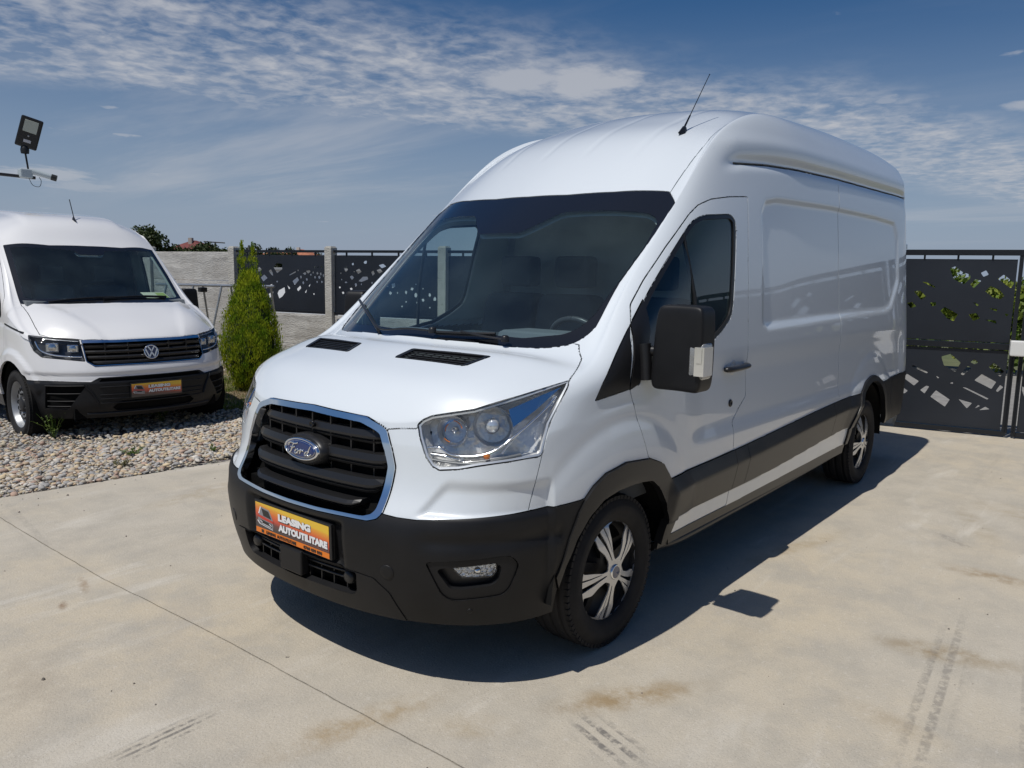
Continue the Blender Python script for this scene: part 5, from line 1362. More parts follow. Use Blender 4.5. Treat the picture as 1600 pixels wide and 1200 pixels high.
    mb = MB(); mb.box((-5.985, .875, 1.93), (-5.955, .905, 1.97), bevel=.006); mb.build('door_hinge', CHROMED, v)
    # ---- cab
    mb = MB()
    sec = [(-.84, 1.20), (-.86, 1.275), (-.98, 1.312), (-1.30, 1.300), (-1.40, 1.265), (-1.43, 1.12), (-1.36, .95), (-1.30, .75), (-.9, .75)]
    mb.prism([Vector(p) for p in sec], (0, -.84, 0), (1, 0, 0), (0, 0, 1), (0, 1, 0), 0, 1.68)
    mb.build('dashboard', DASH, v)
    mb = MB(); mb.box((-1.38, .18, 1.285), (-1.12, .62, 1.365), bevel=.03); mb.build('instrument_hood', DASH, v)
    mb = MB(); mb.box((-1.32, -.16, 1.295), (-1.04, .14, 1.335), bevel=.008); mb.build('dash_tray', mat('tray', (.05, .055, .06), .5), v)
    mb = MB(); mb.box((-1.26, -.60, 1.30), (-1.00, -.24, 1.330), M=Matrix.Identity(4), bevel=.006); mb.build('dash_tray', DASH, v)
    Mx = Matrix.Translation((-1.56, .40, 1.25)) @ Matrix.Rotation(math.radians(-62), 4, 'Y')
    mb = MB(); ring = [(.19*math.cos(a), .19*math.sin(a), 0) for a in np.linspace(0, 2*PI, 41)]; mb.tube(ring, .016, n=8, caps=False)
    mb.box((-.02, -.18, -.01), (.03, .18, .01)); mb.box((-.18, -.03, -.01), (0, .03, .01)); mb.lathe([(.065, -.02), (.065, .012), (.04, .022), (0, .024)], 'z', n=24)
    mb.v = [tuple(Mx @ Vector(p)) for p in mb.v]; mb.build('steering_wheel', mat('wheel_leather', (.05, .053, .058), .35), v)
    for yc, w in ((.42, .50), (-.15, .42), (-.60, .42)):
        def lean(p): return Vector((p.x-.20*(p.z-.95), p.y, p.z))
        st = link('seat', soft_box('seat', (-2.15, yc-w/2, .74), (-1.62, yc+w/2, .93), SEATF, 2, .2), v)
        link('backrest', soft_box('backrest', (-2.22, yc-w/2, .90), (-2.04, yc+w/2, 1.52), SEATF, 2, .22, lean), st)
        link('headrest', soft_box('headrest', (-2.36+.12, yc-.13, 1.56), (-2.25+.14, yc+.13, 1.76), SEATF, 2, .25, lambda p: Vector((p.x-.10, p.y, p.z))), st)
    mb = MB(); mb.prism([Vector(p) for p in ((-.9, .5), (.9, .5), (.93, 1.2), (.85, 2.0), (.72, 2.20), (.5, 2.32), (-.5, 2.32), (-.72, 2.20), (-.85, 2.0), (-.93, 1.2))], (-2.56, 0, 0), (0, 1, 0), (0, 0, 1), (1, 0, 0), 0, .03); mb.build('bulkhead', mat('bulkhead_grey', (.48, .50, .50), .7, vary=(2, .3)), v)
    mb = MB(); mb.box((-2.5, -.90, .45), (-.8, .90, .52)); mb.build('cab_floor', DARK, v)
    for s in (1, -1):
        mb = MB(); mb.box((-2.45, s*.885-.02, .6), (-1.15, s*.885+.02, 1.19 if s > 0 else 1.19), bevel=.015); mb.build('door_card', INTERIOR, v)
    mb = MB(); mb.box((-1.68, -.06, 1.93), (-1.60, .06, 1.99), bevel=.01); mb.build('rain_sensor', GLOSSBLACK, v)
transit_parts()
# ------------------------------------------------------------------ the second white van, on the gravel
def crafter_relief(co, no):
    x, y, z = co[:, 0], np.abs(co[:, 1]), co[:, 2]; d = np.zeros(len(x)); side = (np.abs(no[:, 1]) > .5) & (x < -.5)
    s = sdf_poly(x, z, [(-2.6, 1.25), (-2.6, 1.85), (-5.4, 1.85), (-5.4, 1.25)]); d -= np.where(side, .015*smooth01((s+.006)/.04), 0)
    for cx, rr, h in ((-.97, .44, .022), (-4.62, .44, .022)):
        r = np.hypot(x-cx, z-.30); d += np.where(side, h*smooth01((.09-(r-rr))/.03)*smooth01((z-.30)/.2), 0)
    m = (x > -1.10) & (x < -.26) & (z > .9) & (no[:, 2] > .3)               # bonnet power lines
    yb = .36+.30*np.clip((-x-.30)/.8, 0, 1); d += np.where(m, .012*smooth01((y-yb)/.05), 0)
    m = (no[:, 2] > .4) & (x < -1.86)
    d -= np.where(m, .016*smooth01((y-.47+.05*(x+1.9))/.05)*smooth01((-x-1.9)/.2), 0)
    f = (x > -.75) & (z > .55) & (z < .75) & (no[:, 0] > .2); d -= np.where(f, .014*smooth01((.640-z)/.02), 0)
    return d

def build_crafter():
    van = empty('van', (-1.827, -4.796, 0), 1.532, label='white van on the gravel at the left with round badge and chrome grille bar', category='van', group='white vans for sale')
    sh = Shell(van_shell(crafter_spec(), 3), crafter_relief)
    DG = (.72, .69, 0); SY = (0, 1, 0); WS = (.66, 0, .75)
    scr = [(-.955, -.06, 1.264), (-.957, .2, 1.263), (-.985, .45, 1.259), (-1.06, .70, 1.258), (-1.16, .828, 1.265), (-1.48, .80, 1.558), (-1.795, .770, 1.843), (-1.76, .62, 1.857), (-1.675, .372, 1.862), (-1.655, -.06, 1.865)]
    sh.cut(scr, WS, 1, r=.01)
    clr = [(-1.03, -.06, 1.33), (-1.06, .45, 1.33), (-1.15, .72, 1.325), (-1.20, .775, 1.35), (-1.48, .752, 1.60), (-1.74, .72, 1.835), (-1.70, .6, 1.825), (-1.64, .38, 1.83), (-1.60, .16, 1.815), (-1.555, .12, 1.765), (-1.55, -.06, 1.765)]
    sh.cut(clr, WS, 2, only=[1], r=.02)
    hl = [(-.364, .583, .946), (-.52, .78, .966), (-.682, .912, .985), (-.62, .925, .90), (-.575, .915, .838), (-.494, .876, .784), (-.255, .580, .745)]
    sh.cut(hl, (.8, .6, .1), 4, only=[0], r=.008)
    gr = [(-.235, -.06, .936), (-.25, .3, .936), (-.355, .576, .940), (-.252, .574, .745), (-.203, .518, .698), (-.12, -.06, .700)]
    sh.cut(gr, (1, 0, .1), 5, only=[0], r=.006)
    sh.cut([(-.22, -.06, .912), (-.235, .3, .912), (-.35, .57, .910), (-.25, .568, .745), (-.205, .512, .706), (-.12, -.06, .708)], (1, 0, .1), 6, only=[5], r=.004)
    sh.cut([(-.23, -.06, .930), (-.25, .3, .930), (-.345, .560, .932), (-.50, .78, .955), (-.60, .85, .978), (-.72, .85, 1.05), (-.97, .832, 1.172), (-1.148, .830, 1.25), (-1.2, .82, 1.30), (-1.1, .5, 1.36), (-1.0, -.06, 1.36)], (.5, 0, .85), 3, only=[0])
    sh.cut([(-.09, -.06, .592), (-.166, .50, .590), (-.185, .57, .553), (-.347, .80, .565), (-.691, .971, .563), (-.62, .95, .45), (-.60, .94, .12), (-.1, .4, .12), (.1, -.06, .12)], DG, 7, only=[0])
    sh.cut([(-.08, -.06, .583), (-.155, .47, .580), (-.165, .50, .553), (-.085, -.06, .552)], (1, 0, 0), 8, only=[7])
    sh.cut([(-.20, .615, .514), (-.437, .875, .514), (-.455, .882, .305), (-.297, .739, .296)], DG, 9, only=[7], r=.01)
    sh.cut([(-.08, -.06, .36), (-.09, .33, .36), (-.12, .40, .30), (-.12, .36, .268), (-.08, -.06, .262)], (1, 0, 0), 10, only=[7], r=.01)
    for cx, cy in ((-.97, .30), (-4.62, .30)):
        sh.cut([(cx+.425*math.cos(a), 1, cy+.42*math.sin(a)) for a in np.linspace(-.75, PI+.75, 22)], SY, 99, only=[0, 7])
    sh.cut([(-1.35, 1, .34), (-4.25, 1, .34), (-4.25, 1, .05), (-1.35, 1, .05)], SY, 30, only=[0])
    door = [(-1.18, .98, .42), (-1.16, .98, 1.05), (-1.30, .94, 1.32), (-1.62, .88, 1.64), (-1.82, .86, 1.83), (-1.96, .85, 1.87), (-2.42, .86, 1.87), (-2.42, 1, .40), (-1.42, 1, .40), (-1.38, 1, .46)]
    sh.cut(door, SY, 15, only=[0], r=.03)
    win = [(-1.26, .94, 1.13), (-1.30, .93, 1.25), (-1.66, .87, 1.60), (-1.84, .86, 1.76), (-1.95, .85, 1.79), (-2.33, .87, 1.79), (-2.36, .88, 1.75), (-2.33, .95, 1.20), (-2.25, .96, 1.12), (-1.6, .97, 1.08)]
    sh.cut(win, SY, 17, only=[15], r=.03); sh.cut(offset_loop(win, SY, .02), SY, 19, only=[17], r=.03)
    sh.cut([(-1.42, 1, .62), (-4.15, 1, .62), (-4.15, 1, .47), (-1.42, 1, .47)], SY, 20, only=[0, 15])
    sh.cut([(-5.05, 1, .60), (-6.1, 1, .60), (-6.1, 1, .1), (-5.05, 1, .1)], SY, 31, only=[0], depth=.9)
    sh.cut([(-.72, .95, 1.012), (-1.16, .99, 1.075), (-1.16, .99, 1.060), (-.71, .95, .995)], SY, 21, only=[0])
    P = sh.panel
    P('body', [0], PAINT2, van, depth=.02)
    P('bonnet', [3], PAINT2, van, gap=.004)
    P('windscreen', [2], SCREEN, van, gap=0, depth=0, off=-.003); P('windscreen_border', [1], FRIT, van, gap=.001, depth=.006, off=-.002)
    P('front_bumper', [7], PLASTIC, van, off=.002, depth=.04)
    P('bumper_slot', [8], DARK, van, off=-.02, gap=-.01, depth=0)
    P('bumper_intake', [9], DARK, van, off=-.03, gap=-.01, depth=0, mode='pair')
    P('lower_intake', [10], DARK, van, off=-.02, gap=-.01, depth=0)
    drs = P('front_door', [15], PAINT2, van, gap=.003, depth=.02, mode='pair')
    for a, o in zip(drs, P('window_seal', [17], PLASTIC2, van, off=-.002, gap=0, depth=.012, mode='pair')): o.parent = a
    for a, o in zip(drs, P('window_glass', [19], SIDEGLASS, van, off=-.010, gap=-.004, depth=0, mode='pair')): o.parent = a
    P('side_moulding', [20], CLAD, van, off=.012, mode='pair'); P('sill_skirt', [30], PLASTIC2, van, mode='pair'); P('rear_bumper', [31], PLASTIC, van, off=.01, mode='pair')
    P('wing_shadow_line', [21], PLASTIC2, van, mode='pair')  # dark strip standing in for the shadowed crease along the wing
    P('grille_bar', [5], CHROME, van, off=.006, gap=.001, depth=.03)
    P('grille_backing', [6], DARK, van, off=-.05, gap=-.01, depth=0)
    hls = P('headlight', [4], LENS, van, off=.001, gap=.003, depth=0, mode='pair')
    P('roof_liner', [0, 15, 1], LINER, van, off=-.035, gap=0, depth=0, where=lambda c: -2.6 < c.x < -1.2 and 1.30 < c.z < 1.80)
    def nose(y, z, off=0):
        h = sh.bvh.ray_cast(Vector((1, y, z)), Vector((-1, 0, 0)))[0]; return Vector((h.x+off, y, z))
    # slats of the grille
    for z, w in ((.875, .575), (.825, .565), (.775, .55), (.727, .52)):
        mb = MB(); ys = np.linspace(-w, w, 15); ring = []
        for y in ys:
            c = nose(y, z, -.010); ring.append([Vector((c.x+a, y, z+b)) for a, b in ((0, .006), (-.012, .017), (-.05, .019), (-.05, -.015), (-.006, -.012))])
        n = 5; vs = [p for r in ring for p in r]; mb.add(vs, [(i*n+j, (i+1)*n+j, (i+1)*n+(j+1) % n, i*n+(j+1) % n) for i in range(14) for j in range(n)]); mb.build('grille_slat', PLASTIC2, van)
    for y in (-.4, -.2, .2, .4):
        mb = MB(); c = nose(y, .8); mb.box((c.x-.05, y-.004, .71), (c.x-.03, y+.004, .91)); mb.build('grille_rib', PLASTIC2, van)
    # round badge
    c = nose(0, .812, .012); M = axis_matrix(c, (1, 0, .18)); mb = MB(); mb.lathe([(.072, -.03), (.072, .004), (.069, .008), (.062, .008), (.060, .004)], 'x', n=40); xf(mb, 0, M); bd = mb.build('emblem', CHROME, van)
    mb = MB(); mb.lathe([(.061, .003), (0, .004)], 'x', n=40); xf(mb, 0, M); mb.build('emblem_field', BLUE2, bd)
    for pts in ([(-.030, .051), (-.0, .006), (.030, .051)], [(-.055, .024), (-.026, -.050), (0, -.004), (.026, -.050), (.055, .024)]):
        mb = MB()
        for a, b in zip(pts[:-1], pts[1:]):
            a, b = Vector(a), Vector(b); t = (b-a).normalized(); s = Vector((-t.y, t.x))*.0062; a -= t*.002; b += t*.002
            q = [a-s, b-s, b+s, a+s]; mb.add([M @ Vector((h, p.x, p.y)) for h in (.004, .009) for p in q], [(4, 5, 6, 7), (0, 1, 5, 4), (1, 2, 6, 5), (2, 3, 7, 6), (3, 0, 4, 7)])
        mb.build('letter', CHROME, bd)
    x = nose(0, .45).x
    number_board(van, (x+.020, 0, .452), (0, 1, 0), (.02, 0, 1), (1, 0, -.02), .49, .130, stripe=False)
    # bumper framing bars and ribs
    for s in (1, -1):
        mb = MB(); pts = [(.545, .545), (.47, .42), (.60, .285)] if False else [(.585, .53), (.47, .40), (.385, .275)]
        L = [nose(s*(1.0 - (1.0-y)) , z) for y, z in ((.62, .535), (.555, .44), (.515, .35))]
        mb.tube([p+Vector((.004, 0, 0)) for p in L], .016, n=8, flat=.6); mb.build('bumper_strut', PLASTIC, van)
        for z in (.445, .375, .325):
            q = [nose(s*y, z, -.004) for y in np.linspace(.60-.15*(.53-z), .87, 8)]; mb = MB(); mb.tube(q, .0055, n=6); mb.build('intake_bar', PLASTIC, van)
        mb = MB(); L = [nose(s*y, .520, .003) for y in np.linspace(.60, .88, 8)]; mb.tube(L, .009, n=6, flat=.6); mb.build('intake_frame', PLASTIC, van)
    for z in (.50, .425, .385, .345):
        q = [nose(y, z, .004) for y in np.linspace(-.50, .50, 13)]; mb = MB(); mb.tube(q, .008, n=6); mb.build('bumper_rib', PLASTIC, van)
    q = [nose(y, .245, .006) for y in np.linspace(-.60, .60, 15)]; mb = MB(); mb.tube(q, .012, n=8); mb.build('bumper_lip', CLAD, van)
    # headlights
    for i, s in enumerate((1, -1)):
        T = (lambda p: Vector(p)) if s > 0 else mirror_y
        loop = surf_line(sh, offset_loop(hl, (.8, .6, .1), .003), -.001); ctr = sum(loop, Vector())/len(loop); inw = Vector((-.8, -.5, 0)).normalized(); m = len(loop)
        lp2 = [ctr+(p-ctr)*.92+inw*.06 for p in loop]; mb = MB(); mb.add([T(p) for p in loop+lp2], [(k, (k+1) % m, (k+1) % m+m, k+m) for k in range(m)]); mb.add([T(p) for p in lp2], [tuple(range(m))])
        mb.build('lamp_housing', mat('lamp_smoke', (.05, .052, .056), .3, metal=.3), hls[i])
        for y, z, r in ((.655, .862, .040), (.80, .872, .045)):
            h = nose(y, z); mb = MB(); M = axis_matrix(h+inw*.018, (.85, .45, 0)); n0 = 0
            mb.box((-.03, -r*1.25, -r), (.004, r*1.25, r), bevel=.012); mb.lathe([(r*.8, .0045), (r*.55, .010), (0, .013)], 'x', n=20); xf(mb, 0, M); mb.v = [tuple(T(p)) for p in mb.v]
            mb.build('lamp_reflector', CHROMED, hls[i])
        L = [nose(y, z)+inw*.012 for y, z in ((.60, .785), (.70, .79), (.82, .81), (.88, .85), (.905, .93))]; mb = MB(); mb.tube([T(p) for p in catmull(L, 3)], .008, n=6); mb.build('light_guide', CHROME, hls[i])
        L = [nose(y, z)+inw*.010 for y, z in ((.60, .930), (.72, .940), (.84, .955))]; mb = MB(); mb.tube([T(p) for p in L], .010, n=6, flat=.5); mb.build('brow', CHROMED, hls[i])
        # mirrors
        me = soft_box('door_mirror', (-1.54, .975, 1.08), (-1.42, 1.145, 1.40), PLASTIC, 2, .22, lambda p: Vector((p.x, p.y-.03*(p.z-1.1)/.35, p.z)))
        if s < 0:
            for q in me.vertices: q.co.y = -q.co.y
            me.flip_normals()
        mi = link('door_mirror', me, drs[i]); mb = MB(); mb.box((-1.547, .99, 1.11), (-1.538, 1.13, 1.37)); mb.v = [tuple(T(p)) for p in mb.v]; mb.build('mirror_glass', CHROME, mi)
        mb = MB(); mb.tube([T((-1.42, .93, 1.16)), T((-1.43, 1.0, 1.17)), T((-1.44, 1.05, 1.2))], .03, n=8); mb.build('mirror_arm', PLASTIC2, mi)
        P_ = surf_line(sh, [(-1.62, .9, 1.56), (-1.63, .95, 1.12)], -.006); mb = MB(); mb.tube([T(p) for p in P_], .012, n=6, flat=.5); mb.build('window_divider', PLASTIC2, drs[i])
        q = surf_line(sh, [(-2.20, 1, 1.0), (-2.38, 1, 1.0)], .025); mb = MB(); mb.tube([T(p) for p in q], .016, n=8, flat=.6); mb.build('door_handle', PAINT2, drs[i])
    for A, B in (((-1.02, -.10, 1.30), (-1.12, .60, 1.31)), ((-1.03, -.62, 1.31), (-1.03, .02, 1.33))):
        L = surf_line(sh, [Vector(A).lerp(Vector(B), t) for t in (0, .33, .66, 1)], .018); mb = MB(); mb.tube(L, .008, n=6); mb.tube([p-Vector((0, 0, .012)) for p in L], .006, n=5); mb.build('wiper', PLASTIC2, van)
    q = surf_line(sh, [(-1.99, 0, 2.13)], 0)[0]; mb = MB(); mb.add([q+Vector(p) for p in ((.06, 0, -.01), (-.04, .022, -.01), (-.04, -.022, -.01), (-.035, 0, .055), (-.01, 0, .045))], [(0, 1, 4), (0, 4, 2), (1, 3, 4), (2, 4, 3), (1, 2, 3)])
    mb.tube([q+Vector((-.02, 0, .04)), q+Vector((-.12, 0, .24))], .005, n=6); mb.build('aerial', PLASTIC2, van)
    mb = MB(); mb.box((-5.8, -.78, .24), (-.50, .78, .38)); mb.box((-5.85, -.85, .38), (-2.5, .85, .75)); mb.box((-.6, -.7, .20), (-.25, .7, .30)); mb.build('chassis', DARK, van)
    for cx in (-.97, -4.62):
        for s in (1, -1):
            mb = MB(); mb.lathe([(.43, s*.965), (.43, s*.6), (.02, s*.6)], 'y', c=(cx, 0, .30), n=24, sweep=PI+1.2, start=-.6); mb.build('wheel_liner', MATS['liner_black'], van)
            make_wheel(van, (cx, s*.862, .285), s, R=.345, style='steel')
    q = [(p.co.x, p.co.y, p.co.z) for p in sh.bm.verts if p.co.x < -5.86 and p.is_boundary]
    ang = {}
    for p in q:
        a = round(math.atan2(p[2]-1.2, p[1]), 2)
        if a not in ang or p[0] < ang[a][0]: ang[a] = p
    E = [Vector(ang[a]) for a in sorted(ang) if ang[a][1] > .01]; E = [Vector((E[0].x, 0, E[0].z))]+E+[Vector((E[-1].x, 0, E[-1].z))]
    for s in (1, -1):
        mb = MB(); mb.add([Vector((p.x+.002, max(.004, p.y)*s, p.z)) for p in E], [tuple(range(len(E)))]); mb.build('rear_door', PAINT2, van)
    # cab
    mb = MB(); sec = [(-1.0, 1.10), (-1.09, 1.285), (-1.30, 1.300), (-1.55, 1.265), (-1.62, 1.08), (-1.50, .7), (-1.0, .7)]
    mb.prism([Vector(p) for p in sec], (0, -.80, 0), (1, 0, 0), (0, 0, 1), (0, 1, 0), 0, 1.60); mb.build('dashboard', DASH, van)
    for yc, w in ((.42, .48), (-.15, .42), (-.60, .42)):
        st = link('seat', soft_box('seat', (-2.30, yc-w/2, .66), (-1.80, yc+w/2, .85), SEATF, 2, .2), van)
        link('backrest', soft_box('backrest', (-2.36, yc-w/2, .82), (-2.18, yc+w/2, 1.42), SEATF, 2, .22, lambda p: Vector((p.x-.18*(p.z-.85), p.y, p.z))), st)
        link('headrest', soft_box('headrest', (-2.42, yc-.12, 1.46), (-2.32, yc+.12, 1.64), SEATF, 2, .25), st)
    mb = MB(); mb.prism([Vector(p) for p in ((-.88, .5), (.88, .5), (.90, 1.2), (.82, 1.8), (.66, 2.05), (.45, 2.12), (-.45, 2.12), (-.66, 2.05), (-.82, 1.8), (-.90, 1.2))], (-2.62, 0, 0), (0, 1, 0), (0, 0, 1), (1, 0, 0), 0, .03); mb.build('bulkhead', mat('bulkhead_dark', (.03, .032, .035), .8), van)
    mb = MB(); mb.box((-.10, -.13, 0), (.10, .13, .005), M=Matrix.Translation((-1.28, .56, 1.325)) @ Matrix.Rotation(math.radians(18), 4, 'Y'))
    mb.build('dash_leaflet', mat('leaflet', (.62, .62, .45), .6), van)
    mb = MB(); mb.box((-.08, .02, .0055), (.08, .12, .0065), M=Matrix.Translation((-1.28, .56, 1.325)) @ Matrix.Rotation(math.radians(18), 4, 'Y')); mb.build('dash_leaflet', mat('leaflet_green', (.35, .42, .12), .6), van)
    c = nose(0, 1.76, -.03); mb = MB(); mb.box((c.x-.03, -.10, 1.745), (c.x-.012, .08, 1.775)); mb.build('toll_tag', mat('tag_white', (.7, .7, .68), .5), van)
    Mx = Matrix.Translation((-1.70, .40, 1.08)) @ Matrix.Rotation(math.radians(-60), 4, 'Y')
    mb = MB(); mb.tube([(.19*math.cos(a), .19*math.sin(a), 0) for a in np.linspace(0, 2*PI, 33)], .015, n=6, caps=False); mb.box((-.02, -.18, -.01), (.02, .18, .01)); mb.v = [tuple(Mx @ Vector(p)) for p in mb.v]; mb.build('steering_wheel', PLASTIC2, van)
    return van
CRAFTER_VAN = build_crafter()
# ------------------------------------------------------------------ ground
FP = Vector((-5.55, -9.6, 0)); FT = Vector((-.2047, .9788, 0)).normalized(); FN = Vector((FT.y, -FT.x, 0))     # fence line; FN points into the yard

def nodes_of(name):
    m = bpy.data.materials.new(name); m.use_nodes = True; nt = m.node_tree; b = nt.nodes['Principled BSDF']
    tc = nt.nodes.new('ShaderNodeTexCoord'); return m, nt, b, tc.outputs['Object']
def N_noise(nt, vec, scale, detail=5, rough=.55, dist=0, scl=None, rot=0):
    if scl or rot:
        mp = nt.nodes.new('ShaderNodeMapping'); mp.inputs['Scale'].default_value = scl or (1, 1, 1); mp.inputs['Rotation'].default_value = (0, 0, rot)
        nt.links.new(vec, mp.inputs[0]); vec = mp.outputs[0]
    t = nt.nodes.new('ShaderNodeTexNoise'); t.inputs['Scale'].default_value = scale; t.inputs['Detail'].default_value = detail
    t.inputs['Roughness'].default_value = rough; t.inputs['Distortion'].default_value = dist; nt.links.new(vec, t.inputs['Vector']); return t.outputs['Fac']
def N_map(nt, x, a, b, c=0, d=1, smooth=True):
    r = nt.nodes.new('ShaderNodeMapRange'); r.interpolation_type = 'SMOOTHSTEP' if smooth else 'LINEAR'
    nt.links.new(x, r.inputs[0])
    for i, q in enumerate((a, b, c, d)): r.inputs[i+1].default_value = q
    return r.outputs[0]
def N_math(nt, op, a, b=0.0, clamp=False):
    x = nt.nodes.new('ShaderNodeMath'); x.operation = op; x.use_clamp = clamp
    for i, q in enumerate((a, b)):
        if isinstance(q, (int, float)): x.inputs[i].default_value = q
        else: nt.links.new(q, x.inputs[i])
    return x.outputs[0]
def N_mix(nt, f, a, b, blend='MIX'):
    x = nt.nodes.new('ShaderNodeMix'); x.data_type = 'RGBA'; x.blend_type = blend
    for k, q in (('Factor', f), ('A', a), ('B', b)):
        if isinstance(q, (int, float)): x.inputs[k].default_value = q
        elif isinstance(q, tuple): x.inputs[k].default_value = (*q, 1)
        else: nt.links.new(q, x.inputs[k])
    return x.outputs['Result']
def N_blob(nt, vec, c, ang, rx, ry, soft=.45):
    mp = nt.nodes.new('ShaderNodeMapping'); mp.vector_type = 'TEXTURE'; mp.inputs['Location'].default_value = (c[0], c[1], 0)
    mp.inputs['Rotation'].default_value = (0, 0, ang); mp.inputs['Scale'].default_value = (rx, ry, 1); nt.links.new(vec, mp.inputs[0])
    sp = nt.nodes.new('ShaderNodeSeparateXYZ'); nt.links.new(mp.outputs[0], sp.inputs[0])
    q = N_math(nt, 'SQRT', N_math(nt, 'ADD', N_math(nt, 'POWER', N_math(nt, 'ABSOLUTE', sp.outputs[0]), 2.0), N_math(nt, 'POWER', N_math(nt, 'ABSOLUTE', sp.outputs[1]), 2.0)))
    return N_map(nt, q, 1.0, soft, 0, 1), sp

def slab_material():
    m, nt, b, P = nodes_of('yard_concrete'); b.inputs['Roughness'].default_value = .88; b.inputs['Specular IOR Level'].default_value = .3
    big = N_noise(nt, P, .55, 6, .6); mid = N_noise(nt, P, 3.5, 6, .62); fine = N_noise(nt, P, 95, 4, .6); sp_ = N_noise(nt, P, 170, 3, .6)
    col = N_mix(nt, N_map(nt, big, .35, .68), (.475, .430, .355), (.51, .440, .330))
    col = N_mix(nt, N_map(nt, mid, .35, .75), col, (.40, .365, .305))
    streak = N_noise(nt, P, 1.6, 7, .65, .6, scl=(.35, 1.6, 1), rot=.25)
    col = N_mix(nt, N_math(nt, 'MULTIPLY', N_map(nt, streak, .54, .72), .45), col, (.36, .32, .255))
    col = N_mix(nt, N_math(nt, 'MULTIPLY', N_map(nt, streak, .46, .30), .75), col, (.57, .53, .46))
    blot = N_noise(nt, P, 1.1, 9, .72, .8)
    col = N_mix(nt, N_math(nt, 'MULTIPLY', N_map(nt, blot, .52, .64), .35), col, (.36, .33, .285))
    fleck = N_noise(nt, P, 38, 6, .7)
    col = N_mix(nt, N_math(nt, 'MULTIPLY', N_map(nt, fleck, .56, .72), .45), col, (.31, .285, .24))
    col = N_mix(nt, N_math(nt, 'MULTIPLY', N_map(nt, fleck, .44, .30), .45), col, (.60, .56, .50))
    col = N_mix(nt, N_math(nt, 'MULTIPLY', N_map(nt, sp_, .58, .70), .6), col, (.20, .18, .155))
    col = N_mix(nt, N_math(nt, 'MULTIPLY', N_map(nt, sp_, .40, .28), .55), col, (.66, .62, .55))
    # oily brown stains and clay film, each where it lies
    rag = N_noise(nt, P, 7, 8, .68); rag2 = N_noise(nt, P, 26, 5, .6)
    for c, ang, rx, ry, w, cc in (((-.70, 1.27), 2.58, .46, .13, .95, (.31, .225, .125)), ((-1.95, 2.15), 1.8, .40, .14, .9, (.29, .22, .13)), ((-3.15, 2.15), 1.5, .34, .13, .9, (.30, .22, .13)),
                                  ((.12, .62), 2.9, .50, .12, .8, (.34, .25, .14)), ((.25, -1.44), 1.3, .16, .035, 1.0, (.26, .17, .10)), ((.42, -1.25), 1.2, .08, .03, 1.0, (.24, .16, .10)),
                                  ((-2.9, 1.15), 2.9, .75, .10, .6, (.38, .29, .17)), ((-1.2, 2.1), 1.4, .28, .10, .55, (.33, .26, .17)), ((-.15, .95), 2.2, .22, .12, .5, (.36, .28, .17)), ((-4.2, 1.9), .4, .6, .12, .5, (.36, .29, .19)),
                                  ((-1.1, -2.6), .2, .9, .15, .6, (.37, .30, .20)), ((-4.6, 2.3), 1.2, .9, .3, .5, (.38, .30, .19)), ((-2.2, 3.0), .4, .8, .2, .5, (.36, .28, .17)), ((.8, -.6), 1.2, .6, .25, .35, (.38, .31, .22))):
        f, _ = N_blob(nt, P, c, ang, rx, ry, .15)
        f = N_math(nt, 'MULTIPLY', f, N_map(nt, rag, .34, .66)); f = N_math(nt, 'MULTIPLY', f, w)
        col = N_mix(nt, f, col, cc)
    # dark rubber scuffs
    for c, ang, rx, ry, k, w in (((.62, .17), .02, .24, .075, 16, .75), ((-.40, 1.36), 1.25, .22, .12, 13, .8), ((-3.70, 1.86), .83, .20, .05, 20, .65), ((-1.6, 2.18), .08, 1.1, .11, 10, .42), ((-1.7, 2.52), .1, 1.0, .10, 10, .34), ((.1, -2.75), 1.45, .9, .11, 8, .16), ((1.2, .9), .5, .5, .10, 9, .3)):
        f, sp = N_blob(nt, P, c, ang, rx, ry, .35)
        wv = N_map(nt, N_math(nt, 'SINE', N_math(nt, 'MULTIPLY', sp.outputs[1], float(k))), -.4, .5)
        f = N_math(nt, 'MULTIPLY', N_math(nt, 'MULTIPLY', f, wv), N_math(nt, 'MULTIPLY', N_map(nt, rag2, .38, .58), w))
        col = N_mix(nt, f, col, (.13, .122, .115))
    nt.links.new(col, b.inputs['Base Color'])
    h = N_math(nt, 'ADD', N_math(nt, 'MULTIPLY', fine, .6), N_math(nt, 'MULTIPLY', mid, 1.5)); bp = nt.nodes.new('ShaderNodeBump'); bp.inputs['Strength'].default_value = .8; bp.inputs['Distance'].default_value = .007
    nt.links.new(h, bp.inputs['Height']); nt.links.new(bp.outputs[0], b.inputs['Normal'])
    return m
SLAB = slab_material()
JL = [(-3.50, .168), (-3.0, .150), (-2.2, .152), (-1.45, .148), (-.9, .118), (-.3, .090), (.5, .074), (1.08, .055), (2.0, .03), (3.2, .0), (5, -.04), (8.0, -.1)]
def jx(y): return interp(y, [(a, b) for a, b in JL])
EDGE = lambda x: -3.48 + (-x)*.091 if x < 0 else -3.48 - x*.091
